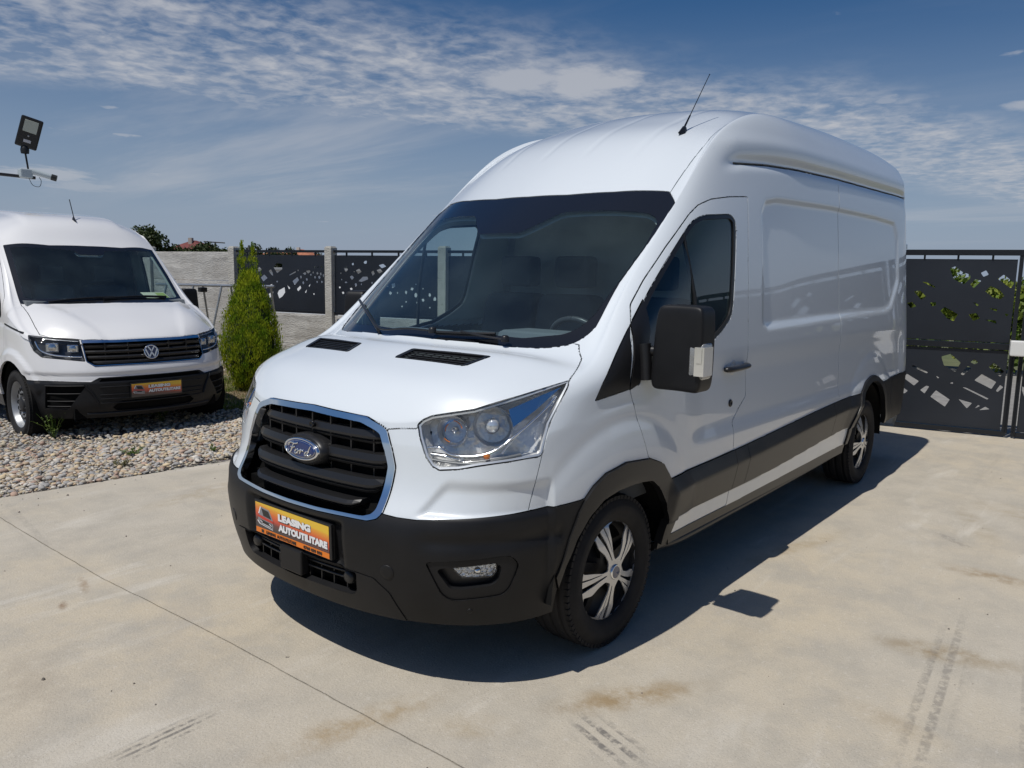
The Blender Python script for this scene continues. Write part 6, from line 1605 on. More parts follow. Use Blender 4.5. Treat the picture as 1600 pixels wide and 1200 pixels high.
def slabs():
    rs = random.Random(3)
    root = empty('concrete_yard', (0, 0, 0), kind='structure')
    ys = list(np.arange(-3.3, 8.01, .06)); jag = [(jx(y)+rs.uniform(-.0022, .0022), y) for y in ys]
    def slab(outline, nm='concrete_slab'):
        mb = MB(); P = [Vector(p) for p in outline]; mb.prism(P, (0, 0, 0), (1, 0, 0), (0, 1, 0), (0, 0, 1), -.12, 0.0); return mb.build(nm, SLAB, root)
    ex = lambda x: [(x, EDGE(x)+rs.uniform(-.006, .006))]
    west = [(x, EDGE(x)+rs.uniform(-.008, .008)) for x in np.arange(-6.85, .13, .08)]
    slab([(-8.6, 8.0)] + [(-8.05, 2.2), (-7.66, .35), (-6.92, -2.9)] + west + [(jx(-3.5)-.0035, EDGE(.15))] + [(x-.0035, y) for x, y in jag])
    east = [(x, EDGE(x)+rs.uniform(-.008, .008)) for x in np.arange(10.0, .16, -.08)]
    slab([(x+.0035, y) for x, y in reversed(jag)] + [(jx(-3.5)+.0035, EDGE(.15))] + list(reversed(east)) + [(10, 8.0)])
    mb = MB(); mb.box((-9, -4, -.16), (11, 9, -.030)); mb.build('joint_bed', mat('joint_dirt', (.12, .105, .085), .95), root)
    return root
slabs()

def far_ground():
    m, nt, b, P = nodes_of('field'); b.inputs['Roughness'].default_value = .95
    n1 = N_noise(nt, P, .08, 6, .6); n2 = N_noise(nt, P, 3, 6, .6)
    c = N_mix(nt, N_map(nt, n1, .4, .6), (.10, .12, .045), (.20, .17, .10)); c = N_mix(nt, N_map(nt, n2, .3, .7, 0, .5), c, (.06, .075, .03)); nt.links.new(c, b.inputs['Base Color'])
    mb = MB(); mb.box((-1500, -1500, -.6), (1500, 1500, -.165)); tag(mb.build('ground', m), kind='structure')
    m, nt, b, P = nodes_of('road_grey'); b.inputs['Roughness'].default_value = .9
    n2 = N_noise(nt, P, 8, 6, .6); nt.links.new(N_mix(nt, N_map(nt, n2, .3, .7), (.20, .19, .18), (.28, .27, .25)), b.inputs['Base Color'])
    mb = MB(); q = [FP+FT*s-FN*d for s, d in ((-14, .12), (-14, 8), (22, 8), (22, .12))]; mb.prism([Vector((p.x, p.y)) for p in q], (0, 0, 0), (1, 0, 0), (0, 1, 0), (0, 0, 1), -.15, -.02)
    tag(mb.build('road', m), kind='structure')
far_ground()

def soil():
    """earth strip between the slab and the fence, with the pebble bed on it"""
    m, nt, b, P = nodes_of('soil_and_gravel'); b.inputs['Roughness'].default_value = .95
    vo = nt.nodes.new('ShaderNodeTexVoronoi'); vo.inputs['Scale'].default_value = 30; nt.links.new(P, vo.inputs['Vector'])
    hs = nt.nodes.new('ShaderNodeHueSaturation'); hs.inputs['Saturation'].default_value = .25; hs.inputs['Value'].default_value = .45; nt.links.new(vo.outputs['Color'], hs.inputs['Color'])
    g = N_mix(nt, .55, hs.outputs[0], (.30, .27, .23)); n1 = N_noise(nt, P, 2.2, 6, .65); n3 = N_noise(nt, P, 40, 4, .6)
    earth = N_mix(nt, N_map(nt, n3, .3, .7), (.19, .145, .095), (.27, .21, .14)); earth = N_mix(nt, N_map(nt, n1, .50, .62), earth, (.07, .10, .03))
    f, _ = N_blob(nt, P, (-4.6, -7.6), 1.2, 3.6, 2.0, .88)
    f2, _ = N_blob(nt, P, (-7.0, -4.0), 1.2, 3.0, 3.6, .9)
    c = N_mix(nt, N_math(nt, 'MAXIMUM', f, f2), g, earth); nt.links.new(c, b.inputs['Base Color'])
    bp = nt.nodes.new('ShaderNodeBump'); bp.inputs['Strength'].default_value = 1; bp.inputs['Distance'].default_value = .015; nt.links.new(vo.outputs['Distance'], bp.inputs['Height']); nt.links.new(bp.outputs[0], b.inputs['Normal'])
    P_ = [Vector((x, EDGE(x)-.012)) for x in np.arange(-6.9, 10.1, .5)]
    q = [FP+FT*s+FN*.0 for s in (7.2, -14)]
    mb = MB(); mb.prism([Vector((10, -22))]+[Vector((p.x, p.y)) for p in reversed(q)]+P_, (0, 0, 0), (1, 0, 0), (0, 1, 0), (0, 0, 1), -.14, -.012)
    tag(mb.build('soil', m), kind='structure')
soil()

def grassy(x, y): return ((x+3.75)/1.15)**2+((y+6.75)/1.35)**2
def pebbles():
    rs = np.random.RandomState(5); pal = np.array([(.50, .44, .35), (.38, .38, .38), (.56, .50, .42), (.33, .33, .33), (.52, .37, .22), (.42, .25, .18), (.64, .60, .54), (.48, .41, .28), (.27, .28, .30), (.60, .46, .26)])
    m, nt, b, P = nodes_of('pebble'); at = nt.nodes.new('ShaderNodeVertexColor'); at.layer_name = 'stone'; b.inputs['Roughness'].default_value = .75
    n = N_noise(nt, P, 120, 4, .6); nt.links.new(N_mix(nt, N_map(nt, n, .3, .7, 0, .35), at.outputs[0], (.22, .20, .18)), b.inputs['Base Color'])
    def ico(sub):
        bm = bmesh.new(); bmesh.ops.create_icosphere(bm, subdivisions=sub, radius=1); v = np.array([tuple(q.co) for q in bm.verts]); f = np.array([[q.index for q in x.verts] for x in bm.faces]); bm.free(); return v, f
    V = []; F = []; C = []; off = 0
    for sub, n, xr, yr in ((2, 8500, (-3.3, .75), (-4.9, -3.42)), (1, 15000, (-5.2, 1.6), (-6.6, -3.35)), (1, 3500, (-6.8, 2.6), (-10, -6.2))):
        v0, f0 = ico(sub); xs = rs.uniform(*xr, n); ys = rs.uniform(*yr, n)
        for x, y in zip(xs, ys):
            if y > EDGE(x)-.012 or grassy(x, y) < 1+rs.uniform(-.4, .3): continue
            if (Vector((x, y, 0))-FP).dot(FN) < .05: continue
            r = .49*rs.choice([.016, .022, .030, .042, .056], p=[.25, .30, .25, .15, .05]); s = np.array([r*rs.uniform(.8, 1.5), r*rs.uniform(.7, 1.1), r*rs.uniform(.42, .75)])
            a = rs.uniform(0, 6.3); t = rs.uniform(-.3, .3); ca, sa = math.cos(a), math.sin(a)
            v = v0*(1+rs.uniform(-.13, .13, (len(v0), 1)) if sub == 1 else 1+.09*np.sin(v0*rs.uniform(1.5, 3.5, 3)+rs.uniform(0, 6, 3)).sum(1, keepdims=True)*.6)*s
            z = v[:, 2]+t*v[:, 0]; vx = v[:, 0]*ca-v[:, 1]*sa+x; vy = v[:, 0]*sa+v[:, 1]*ca+y
            hill = .012*math.sin(x*3.1)+.012*math.sin(y*4.3+x)
            V.append(np.stack([vx, vy, z-.010+s[2]*.7+max(0, hill)+rs.uniform(0, .014)], 1)); F.append(f0+off); off += len(v0)
            c = (pal[rs.randint(len(pal))]*.75+np.array([.50, .43, .33])*.25)*rs.uniform(.85, 1.2); C.append(np.tile(np.append(c, 1), (len(v0), 1)))
    V = np.concatenate(V); F = np.concatenate(F); C = np.concatenate(C)
    me = bpy.data.meshes.new('pebbles'); me.vertices.add(len(V)); me.vertices.foreach_set('co', V.ravel()); me.loops.add(len(F)*3); me.loops.foreach_set('vertex_index', F.ravel().astype(np.int32))
    me.polygons.add(len(F)); me.polygons.foreach_set('loop_start', np.arange(len(F), dtype=np.int32)*3); me.polygons.foreach_set('use_smooth', np.ones(len(F), bool))
    at = me.color_attributes.new('stone', 'FLOAT_COLOR', 'POINT'); at.data.foreach_set('color', C.astype(np.float32).ravel()); me.update(calc_edges=True); me.materials.append(m)
    tag(link('gravel', me), kind='stuff')
pebbles()
def grit():
    rs = random.Random(8); mb = MB(); P = []
    for k in range(170):
        x, y = rs.uniform(-6, 1.6), rs.uniform(-3.2, 3.2)
        if rs.random() < .35: x = rs.uniform(-2.5, 1.2); y = EDGE(x)+rs.random()**2*.5
        r = rs.uniform(.002, .006) if rs.random() < .9 else rs.uniform(.006, .011)
        b = [Vector((math.cos(a+rs.uniform(-.3, .3)), math.sin(a), 0))*r*rs.uniform(.7, 1.2) for a in (0, 1.2, 2.5, 3.8, 5.1)]
        c = Vector((x, y, 0)); n = 5; mb.add([c+p for p in b]+[c+p*.5+Vector((0, 0, r*.8)) for p in b], [(i, (i+1) % 5, (i+1) % 5+5, i+5) for i in range(5)]+[(5, 6, 7, 8, 9)])
    tag(mb.build('grit', mat('grit_stone', (.16, .14, .12), .9, vary=(3, .6))), kind='stuff')
grit()

def blades(name, pts, hmin, hmax, w, matl, lean=.5, seed=1, per=1):
    rs = random.Random(seed); V = []; F = []
    for x, y, k in pts:
        a = rs.uniform(0, 6.3); h = rs.uniform(hmin, hmax)*k; ln = rs.uniform(0, lean)*h; d = Vector((math.cos(a), math.sin(a), 0)); s = Vector((-d.y, d.x, 0))*w*rs.uniform(.7, 1.3)
        p = Vector((x, y, -.01)); q = p+d*ln*.35+Vector((0, 0, h*.6)); t = p+d*ln+Vector((0, 0, h)); n = len(V)
        V += [p-s, p+s, q-s*.7, q+s*.7, t]; F += [(n, n+1, n+3, n+2), (n+2, n+3, n+4)]
    mb = MB(); mb.v = [tuple(v) for v in V]; mb.f = F; mb.mi = [0]*len(F); mb.sm = [False]*len(F)
    return mb.build(name, matl)
def leafmat(name, c1, c2, rough=.55, trans=.25, scale=6):
    m, nt, b, P = nodes_of(name); n = N_noise(nt, P, scale, 5, .6); ob = nt.nodes.new('ShaderNodeNewGeometry')
    c = N_mix(nt, N_map(nt, n, .32, .68), c1, c2); ri = N_map(nt, ob.outputs['Random Per Island'], 0, 1, .65, 1.35, False)
    mx = nt.nodes.new('ShaderNodeVectorMath'); mx.operation = 'SCALE'; nt.links.new(c, mx.inputs[0]); nt.links.new(ri, mx.inputs['Scale']); nt.links.new(mx.outputs[0], b.inputs['Base Color'])
    b.inputs['Roughness'].default_value = rough; b.inputs['Specular IOR Level'].default_value = .3
    tr = nt.nodes.new('ShaderNodeBsdfTranslucent'); nt.links.new(mx.outputs[0], tr.inputs[0]); ms = nt.nodes.new('ShaderNodeMixShader'); ms.inputs[0].default_value = trans
    nt.links.new(b.outputs[0], ms.inputs[1]); nt.links.new(tr.outputs[0], ms.inputs[2]); nt.links.new(ms.outputs[0], nt.nodes['Material Output'].inputs[0]); return m
GRASSM = leafmat('grass_blade', (.10, .18, .03), (.26, .26, .07), scale=3); DRY = leafmat('dry_straw', (.30, .22, .10), (.20, .15, .07), scale=5)
def lawn():
    rs = random.Random(2); pts = []; dry = []
    while len(pts) < 16000:
        x, y = rs.uniform(-5.2, -2.5), rs.uniform(-8.4, -5.2); g = grassy(x, y)
        if g > 1.15 or (Vector((x, y, 0))-FP).dot(FN) < .1: continue
        v = noise.noise(Vector((x*1.7, y*1.7, 3)))+.5*noise.noise(Vector((x*5, y*5, 1)))
        soil_ = math.hypot(x+3.75, y+6.45) < .42+.2*v
        if soil_ and rs.random() < .93: dry.append((x, y, .5)); pts.append((x, y, .25)) if rs.random() < .1 else None; continue
        if v < -.12 and rs.random() < .6: continue
        pts.append((x, y, .8+.6*v))
    tag(blades('grass', pts, .03, .09, .0035, GRASSM, seed=4), kind='stuff')
    tag(blades('dry_grass', dry[:3500], .01, .035, .003, DRY, lean=2.0, seed=5), kind='stuff')
lawn()
def weed(x, y, r, h, n, label, seed, m=None, group=None):
    rs = random.Random(seed); mb = MB(); m = m or leafmat('weed_leaf', (.06, .12, .02), (.12, .16, .04))
    o = empty('weed_plant', (x, y, -.01), label=label, category='weed'); st = MB(); lf = MB()
    for k in range(n):
        a = rs.uniform(0, 6.3); L = rs.uniform(.5, 1); tip = Vector((math.cos(a)*r*L, math.sin(a)*r*L, h*rs.uniform(.5, 1)))
        P = [Vector((0, 0, 0)), tip*.5+Vector((0, 0, h*.15)), tip]; st.tube(P, .0022, n=4, caps=False)
        for j in range(9):
            t = .25+.75*j/8; c = P[0].lerp(P[1], min(1, t*2)) if t < .5 else P[1].lerp(P[2], t*2-1)
            d = Vector((rs.uniform(-1, 1), rs.uniform(-1, 1), rs.uniform(0, .9))).normalized()*rs.uniform(.02, .038); s = d.cross(Vector((0, 0, 1))).normalized()*.007
            lf.add([c, c+d*.5-s, c+d, c+d*.5+s], [(0, 1, 2, 3)])
    st.build('stem', m, o); lf.build('leaves', m, o); return o
WD = leafmat('weed_leaf', (.07, .13, .02), (.13, .17, .04))
weed(-1.02, -5.30, .17, .30, 16, 'leafy green weed growing against the front tyre of the van on the gravel', 1, WD)
weed(-1.22, -4.10, .10, .07, 14, 'flat green weed in the middle of the sunlit gravel', 2, WD)
weed(-1.72, -3.64, .05, .10, 7, 'small upright weed at the edge of the concrete', 3, WD)
weed(-.95, -3.72, .08, .09, 9, 'thin brownish weed between the pebbles near the concrete edge', 4, leafmat('weed_brown', (.16, .13, .05), (.12, .14, .04)))
weed(-2.1, -5.35, .12, .20, 9, 'shaded weed under the front bumper of the van on the gravel', 5, WD)
# ------------------------------------------------------------------ fences and gate
def rough_concrete(name, col, col2):
    m, nt, b, P = nodes_of(name); b.inputs['Roughness'].default_value = .9
    n = N_noise(nt, P, 2.6, 8, .68, .3); n2 = N_noise(nt, P, 18, 6, .7, 0, scl=(1, 1, 4.5)); n3 = N_noise(nt, P, 90, 4, .6)
    c = N_mix(nt, N_map(nt, n, .35, .66), col, col2); c = N_mix(nt, N_math(nt, 'MULTIPLY', N_map(nt, n2, .58, .68), .55), c, (.17, .155, .135)); nt.links.new(c, b.inputs['Base Color'])
    h = N_math(nt, 'ADD', N_math(nt, 'MULTIPLY', n2, 1.4), N_math(nt, 'MULTIPLY', n3, .4)); bp = nt.nodes.new('ShaderNodeBump'); bp.inputs['Strength'].default_value = .9; bp.inputs['Distance'].default_value = .014
    nt.links.new(h, bp.inputs['Height']); nt.links.new(bp.outputs[0], b.inputs['Normal']); return m
CPANEL = rough_concrete('cast_slab_concrete', (.56, .545, .51), (.45, .43, .395)); CPOST = rough_concrete('post_concrete', (.50, .48, .43), (.60, .58, .53))
SHEET = mat('anthracite_sheet', (.018, .022, .030), .42, spec=.5, vary=(1.5, .25)); FRAME = mat('anthracite_frame', (.010, .012, .016), .4)
def fmat(s, off=0.0, z=0.0, O=FP, T=FT, Nn=FN):
    o = O+T*s+Nn*off; return Matrix(((T.x, Nn.x, 0, o.x), (T.y, Nn.y, 0, o.y), (0, 0, 1, z), (0, 0, 0, 1)))
def cast_slab(seed):
    """0.5 m high board with a torn stone-like face"""
    rs = random.Random(seed); mb = MB(); nx, nz = 64, 18; W = 2.0; H = .492; v = []
    for j in range(nz+1):
        for i in range(nx+1):
            x = W*i/nx; z = H*j/nz; e = min(1, min(j, nz-j)/1.2, min(i, nx-i)/1.5)
            d = noise.fractal(Vector((x*1.1+seed*9, z*5.5, seed)), .8, 2.1, 4)*.010+.006*abs(noise.noise(Vector((x*2.5+seed*3, z*14, 5))))
            v.append((x-W/2, .018+max(-.008, d)*e, z))
    f = [(j*(nx+1)+i, j*(nx+1)+i+1, (j+1)*(nx+1)+i+1, (j+1)*(nx+1)+i) for j in range(nz) for i in range(nx)]
    f = [tuple(reversed(q)) for q in f]
    mb.add(v, f, 0, True); mb.box((-W/2, -.02, 0), (W/2, .016, H)); return mb.mesh('concrete_panel', CPANEL)
def sheet_mesh(w, z0, z1, holes, name='metal_sheet'):
    mb = MB(); q = []
    for h in holes:
        h = [(max(-w/2+.01, min(w/2-.01, a)), max(z0+.01, min(z1-.01, b))) for a, b in h]
        if max(p[0] for p in h)-min(p[0] for p in h) > .004: q.append(round_poly([Vector(p) for p in h], .008, 2))
    mb.prism([Vector((-w/2, z0)), Vector((w/2, z0)), Vector((w/2, z1)), Vector((-w/2, z1))], (0, 0, 0), (1, 0, 0), (0, 0, 1), (0, 1, 0), -.0015, .0015, holes=q)
    return mb.mesh(name, SHEET)
PITCH_ = 2.14
def post_mesh():
    mb = MB(); mb.box((-.070, -.075, -.1), (.070, .075, 2.01), bevel=.008); mb.box((-.055, -.06, 2.0), (.055, .06, 2.025), bevel=.006)
    return mb.mesh('post', CPOST)
def local(h, c): return [[(a-c, b) for a, b in q] for q in h]
def densify(holes, w, seed, n=26):
    """the cut-out pattern runs on as a drift of small facets"""
    rs = random.Random(seed); out = []; cen = [(sum(p[0] for p in h)/len(h), sum(p[1] for p in h)/len(h)) for h in holes]
    t = 0
    while len(out) < n and t < 900:
        t += 1; x = rs.uniform(-w/2+.08, w/2-.08); z = 1.42+.16*math.sin(x*2.6+seed)+rs.gauss(0, .09); r = rs.uniform(.012, .04)
        if z > 1.8 or z < 1.1 or any(math.hypot(x-a, z-b) < r+.07 for a, b in cen): continue
        a0 = rs.uniform(0, 6); k = rs.choice((4, 5)); out.append([(x+r*rs.uniform(.7, 1.3)*math.cos(a0+6.283*i/k), z+r*rs.uniform(.7, 1.3)*math.sin(a0+6.283*i/k)) for i in range(k)]); cen.append((x, z))
    return holes+out
def yard_fence():
    fe = empty('fence', tuple(FP), label='pale concrete post fence with dark cut-out metal sheets behind both vans', category='fence', group=None)
    def put(me, name, s, off=0, z=0): o = link(name, me, fe); o.matrix_basis = Matrix.Translation(-FP) @ fmat(s, off, z); return o
    pm = post_mesh(); cs = [cast_slab(k) for k in range(4)]
    for k in range(-5, 5): put(pm, 'post', k*PITCH_)
    for b in range(-5, 4):
        full = b < 0
        for r in range(4 if full else 2): put(cs[(b*3+r) % 4], 'concrete_panel', (b+.5)*PITCH_, -.0, -.06+r*.5)
        if full: continue
        H = local(HOLES_A, PITCH_/2) if b % 2 == 0 else densify(local(HOLES_B, PITCH_*1.5), 1.98, 3)
        sh_ = put(sheet_mesh(1.99, .975, 1.885, H), 'metal_sheet', (b+.5)*PITCH_, 0)
        mb = MB(); mb.box((-1.0, -.018, 1.925), (1.0, .018, 1.965)); put(mb.mesh('top_rail', FRAME), 'top_rail', (b+.5)*PITCH_, 0)
        mb = MB(); mb.box((-1.0, -.018, .945), (1.0, .018, .985)); put(mb.mesh('bottom_rail', FRAME), 'bottom_rail', (b+.5)*PITCH_, .003)
        for x in (-.75, -.25, .25, .75):
            mb = MB(); mb.box((x-.010, -.012, 1.88), (x+.010, .012, 1.93)); put(mb.mesh('rail_spacer', FRAME), 'rail_spacer', (b+.5)*PITCH_, 0)
    return fe
YF = yard_fence()
def gate_leaf(s0, s1, label, holes_t, holes_l):
    w = s1-s0; g = empty('gate', tuple(FP+FT*(s0+s1)/2), label=label, category='gate', group='gate leaves'); g.rotation_euler = (0, 0, math.atan2(FT.y, FT.x)); c = (s0+s1)/2
    # local x along the fence, local -y into the yard
    fl = lambda hs: [[(a-c, b) for a, b in h] for h in hs]
    link('metal_sheet', sheet_mesh(w-.10, 1.01, 1.885, fl(holes_t)), g); link('metal_sheet', sheet_mesh(w-.10, .07, .925, fl(holes_l)), g)
    for nm, lo, hi in (('top_rail', (-w/2, -.025, 1.925), (w/2, .025, 1.985)), ('middle_rail', (-w/2+.03, -.022, .935), (w/2-.03, .022, 1.0)), ('bottom_rail', (-w/2, -.03, .015), (w/2, .03, .062)), ('stile', (-w/2, -.02, .062), (-w/2+.035, .02, 1.925)), ('stile', (w/2-.035, -.02, .062), (w/2, .02, 1.925))):
        mb = MB(); mb.box(lo, hi); mb.build(nm, FRAME, g)
    for x in np.arange(-w/2+.25, w/2-.1, .32):
        mb = MB(); mb.box((x-.010, -.01, 1.885), (x+.010, .01, 1.93)); mb.build('rail_spacer', FRAME, g)
    return g
gate_leaf(8.66, 11.425, 'dark metal gate leaf with angular cut-outs standing behind the tall van', HOLES_GATE_TOP+[[(a-1.15, b-.02*i) for a, b in h] for i, h in enumerate(HOLES_GATE_TOP[:9]) if min(p[0] for p in h) > 9.95][:6], HOLES_GATE_LOW+[[(a-1.1, b+.05) for a, b in h] for h in HOLES_GATE_LOW[9:13]])
G2 = gate_leaf(11.475, 14.2, 'second dark metal gate leaf at the right edge beyond the white lock box', [[(a+1.35, b+.02) for a, b in h] for h in HOLES_GATE_TOP[2:12]], [[(a+1.05, b-.05) for a, b in h] for h in HOLES_GATE_LOW[5:14]])
def lock_box():
    o = empty('lock_box', tuple(FP+FT*11.47+FN*.06), label='white rounded lock box mounted where the two gate leaves meet', category='box'); o.rotation_euler = (0, 0, math.atan2(FT.y, FT.x))
    W_ = mat('white_plastic', (.72, .72, .70), .4)
    link('casing', soft_box('casing', (-.095, -.10, .885), (.105, .02, 1.045), W_, 3, .15), o)
    for x in (-.045, .03):
        mb = MB(); mb.tube([(x, -.005, .90), (x, -.005, .05)], .009, n=8); mb.build('conduit', FRAME, o)
lock_box()
def side_fence():
    """the same kind of fence along the opposite side of the yard, seen only in the paint and glass"""
    O = Vector((-8.1, 8.1, 0)); T = Vector((1, .02, 0)).normalized(); Nn = Vector((T.y, -T.x, 0))
    fe = empty('fence', tuple(O), label='matching fence across the yard, seen only as a reflection in the tall van', category='fence')
    pm = post_mesh(); 
    hs = densify(local(HOLES_B, PITCH_*1.5), 1.98, 8, 30)
    sm = sheet_mesh(1.99, .975, 1.885, hs); cs = cast_slab(9)
    def put(me, nm, s, off=0, z=0):
        o = link(nm, me, fe); o.matrix_basis = Matrix.Translation(-O) @ fmat(s, off, z, O, T, Nn)
    for k in range(8):
        put(pm, 'post', k*PITCH_)
        if k < 7:
            put(sm, 'metal_sheet', (k+.5)*PITCH_)
            for r in range(2): put(cs, 'concrete_panel', (k+.5)*PITCH_, 0, -.06+r*.5)
side_fence()
# ------------------------------------------------------------------ plants, lamp, trestle, distance
def thuja():
    rs = random.Random(11); o = empty('thuja', (-4.10, -6.82, 0), label='bright green cone-shaped thuja with two pointed tops before the dark fence sheet', category='shrub')
    m = leafmat('thuja_leaf', (.17, .29, .015), (.50, .54, .03), rough=.6, trans=.42, scale=6)
    R = [(.03, .12), (.12, .22), (.27, .31), (.45, .395), (.62, .40), (.78, .375), (1.05, .295), (1.28, .21), (1.40, .15), (1.52, .08)]
    V = []; F = []
    def spray(c, out, up_, L, w):
        s = out.cross(up_).normalized(); t = (up_+out*rs.uniform(.0, .45)+s*rs.uniform(-.3, .3)).normalized(); n = len(V)
        sd = (s*math.cos(rs.uniform(-.9, .9))+out*rs.uniform(-.7, .7)).normalized()*w
        V.extend([c-t*L*.5, c-t*L*.1-sd, c+t*L*.25-sd*.7, c+t*L*.5, c+t*L*.25+sd*.7, c-t*L*.1+sd]); F.append((n, n+1, n+2, n+3, n+4, n+5))
    for k in range(1250):
        z = 1.55*(rs.random()**.85)+.03; a = rs.uniform(0, 6.283); r = interp(z, R)*(1+.05*math.sin(a*5+z*3)+.05*math.sin(a*9-z*7))
        depth = rs.random()**1.5*.20; r2 = r*(1-depth); out = Vector((math.cos(a), math.sin(a), 0)); c = out*r2+Vector((0, 0, z)); H = rs.uniform(.07, .17); wd = rs.uniform(.018, .035)
        for j in range(22):
            q = Vector((rs.gauss(0, wd), rs.gauss(0, wd), rs.uniform(-.5, .5)*H)); spray(c+q, out, Vector((0, 0, 1)), rs.uniform(.025, .05), rs.uniform(.004, .008))
    d_ = Vector((.56, -.83, 0))
    for tx, ht, rb in ((-.085, 2.0, .125), (.06, 1.98, .14)):
        b = Vector((-tx*-.45, 0, 0)); b = Vector((tx*-.85, tx*-.50*-1, 0))
        for k in range(110):
            t = rs.random(); z = 1.34+(ht-1.34)*t; r = rb*(1-t)**.85*(1+.22*math.sin(t*17+tx*40))+.006; a = rs.uniform(0, 6.28); out = Vector((math.cos(a), math.sin(a), 0)); c = b+out*r*rs.random()**.5+Vector((0, 0, z))
            for j in range(13): spray(c+Vector((rs.gauss(0, .007), rs.gauss(0, .007), rs.uniform(-.035, .035))), out, Vector((0, 0, 1)), rs.uniform(.02, .04), rs.uniform(.003, .006))
    mb = MB(); mb.v = [tuple(v) for v in V]; mb.f = F; mb.mi = [0]*len(F); mb.sm = [False]*len(F); mb.build('crown', m, o)
    mb = MB(); mb.lathe([(r*.78, z) for z, r in R]+[(.0, 1.6)], 'z', n=20); mb.build('inner_shade', mat('thuja_shade', (.05, .075, .012), .95, bump=(30, 1, .05)), o)  # dark core, the crown's inner shade put into its colour
    mb = MB(); mb.tube([(0, 0, -.02), (.01, 0, .2)], [.04, .03], n=8); mb.build('trunk', mat('bark', (.10, .075, .05), .9), o)
thuja()

def crown_mesh(lobes, n, leaf, seed, m, name='crown'):
    rs = random.Random(seed); V = []; F = []
    tot = sum(r[0]*r[1]*r[2] for _, r in lobes)
    for c, r in lobes:
        k = int(n*r[0]*r[1]*r[2]/tot)
        for i in range(k):
            a = rs.uniform(0, 6.283); u = rs.uniform(-1, 1); q = math.sqrt(1-u*u); rr = rs.uniform(.55, 1.0)**.5*(1+.12*math.sin(a*4+u*5))
            p = Vector((c[0]+r[0]*q*math.cos(a)*rr, c[1]+r[1]*q*math.sin(a)*rr, c[2]+r[2]*u*rr)); nn = Vector((rs.gauss(0, 1), rs.gauss(0, 1), rs.gauss(.3, 1))).normalized()
            e1 = nn.orthogonal().normalized(); e2 = nn.cross(e1); s = leaf*rs.uniform(.6, 1.3); b = len(V)
            V += [p-e1*s, p-e2*s*.5, p+e1*s, p+e2*s*.5]; F.append((b, b+1, b+2, b+3))
    mb = MB(); mb.v = [tuple(v) for v in V]; mb.f = F; mb.mi = [0]*len(F); mb.sm = [False]*len(F); return mb.mesh(name, m)
FAR = leafmat('far_foliage', (.030, .048, .016), (.055, .075, .022), scale=.8, trans=.1); BUSH = leafmat('bush_foliage', (.08, .15, .02), (.24, .27, .04), scale=1.5, trans=.25)
BARK = mat('bark', (.10, .075, .05), .9)
def tree(x, y, h, w, label, seed, m=FAR, leaf=.22, n=2600, group=None, cat='tree'):
    rs = random.Random(seed); o = empty('tree' if cat == 'tree' else 'bush', (x, y, -.15), label=label, category=cat, group=group)
    lobes = []
    for k in range(9):
        a = rs.uniform(0, 6.28); q = rs.uniform(.15, .55); z = h*rs.uniform(.38, .80); rr = w*rs.uniform(.22, .36)
        lobes.append(((math.cos(a)*w*.5*q*1.5, math.sin(a)*w*.5*q*1.5, z), (rr, rr, min(rr*.9, (h-z)*.95))))
    lobes.append(((0, 0, h*.6), (w*.36, w*.36, h*.36)))
    link('crown', crown_mesh(lobes, n, leaf, seed, m), o)
    mb = MB(); mb.tube([(0, 0, -.2), (.05*h*.2, 0, h*.3), (0, .03*h, h*.62)], [h*.028, h*.02, h*.008], n=8)
    for k in range(4):
        a = k*1.6+seed; mb.tube([(0, 0, h*.28), (math.cos(a)*w*.15, math.sin(a)*w*.15, h*.45), (math.cos(a)*w*.28, math.sin(a)*w*.28, h*.6)], [h*.014, h*.009, h*.004], n=6)
    mb.build('trunk', BARK, o); return o
GT = 'trees on the skyline beyond the fence'
tree(-45.6, -96.6, 7.3, 4.8, 'large dark tree on the skyline just right of the left van roof', 1, n=4200, group=GT)
tree(-48.6, -95.8, 5.0, 3.2, 'low dark tree touching the red roofed house on its left', 2, n=2200, group=GT)
tree(-54.0, -97.9, 5.35, 5.2, 'broad dark tree directly right of the red roofed house', 3, n=3400, group=GT)
tree(-56.2, -96.4, 4.75, 2.8, 'small round tree third to the right of the red roofed house', 4, n=1800, group=GT)
tree(-69.0, -117.6, 5.2, 3.0, 'small dark tree top peeping beside the fence post left of the thuja tips', 5, n=1600, group=GT)
tree(-72.9, -115.6, 6.3, 4.0, 'tall dark tree above the dark fence just right of the thuja tips', 6, n=2600, group=GT)
tree(-75.4, -113.9, 5.8, 4.6, 'wide dark tree above the dark fence between the thuja and the orange roofs', 7, n=2600, group=GT)
tree(-77.6, -112.4, 5.9, 3.4, 'rounded dark tree in front of the first orange roof', 8, n=2200, group=GT)
tree(-99.2, -133.9, 5.9, 3.6, 'small dark tree just right of the larger orange roof', 9, n=1600, group=GT)
tree(-26.5, -83.5, 7.1, 2.6, 'dark treetop showing above the roof of the left van', 10, n=1800, group=GT)
for i, (x, y, h, w, lb) in enumerate(((-15.5, -2.4, 2.0, 2.2, 'left'), (-15.0, -.9, 2.15, 1.8, 'middle'), (-15.2, .6, 1.9, 1.7, 'right'), (-14.6, 2.0, 2.1, 2.0, 'edge'))):
    nm = {'left': 'green bush seen through the gate cut-outs nearest the tall van', 'middle': 'green bush seen through the middle cut-outs of the gate', 'right': 'green bush seen through the cut-outs left of the lock box', 'edge': 'green bush behind the second gate leaf at the right edge'}[lb]
    tree(x, y, h, w, nm, 20+i, m=BUSH, leaf=.07, n=4200, group='bushes behind the gate', cat='bush')
tree(-11.6, -8.6, 1.75, 1.3, 'green bush behind the second dark fence sheet near the windscreen', 31, m=BUSH, leaf=.06, n=2400, group='bushes behind the gate', cat='bush')

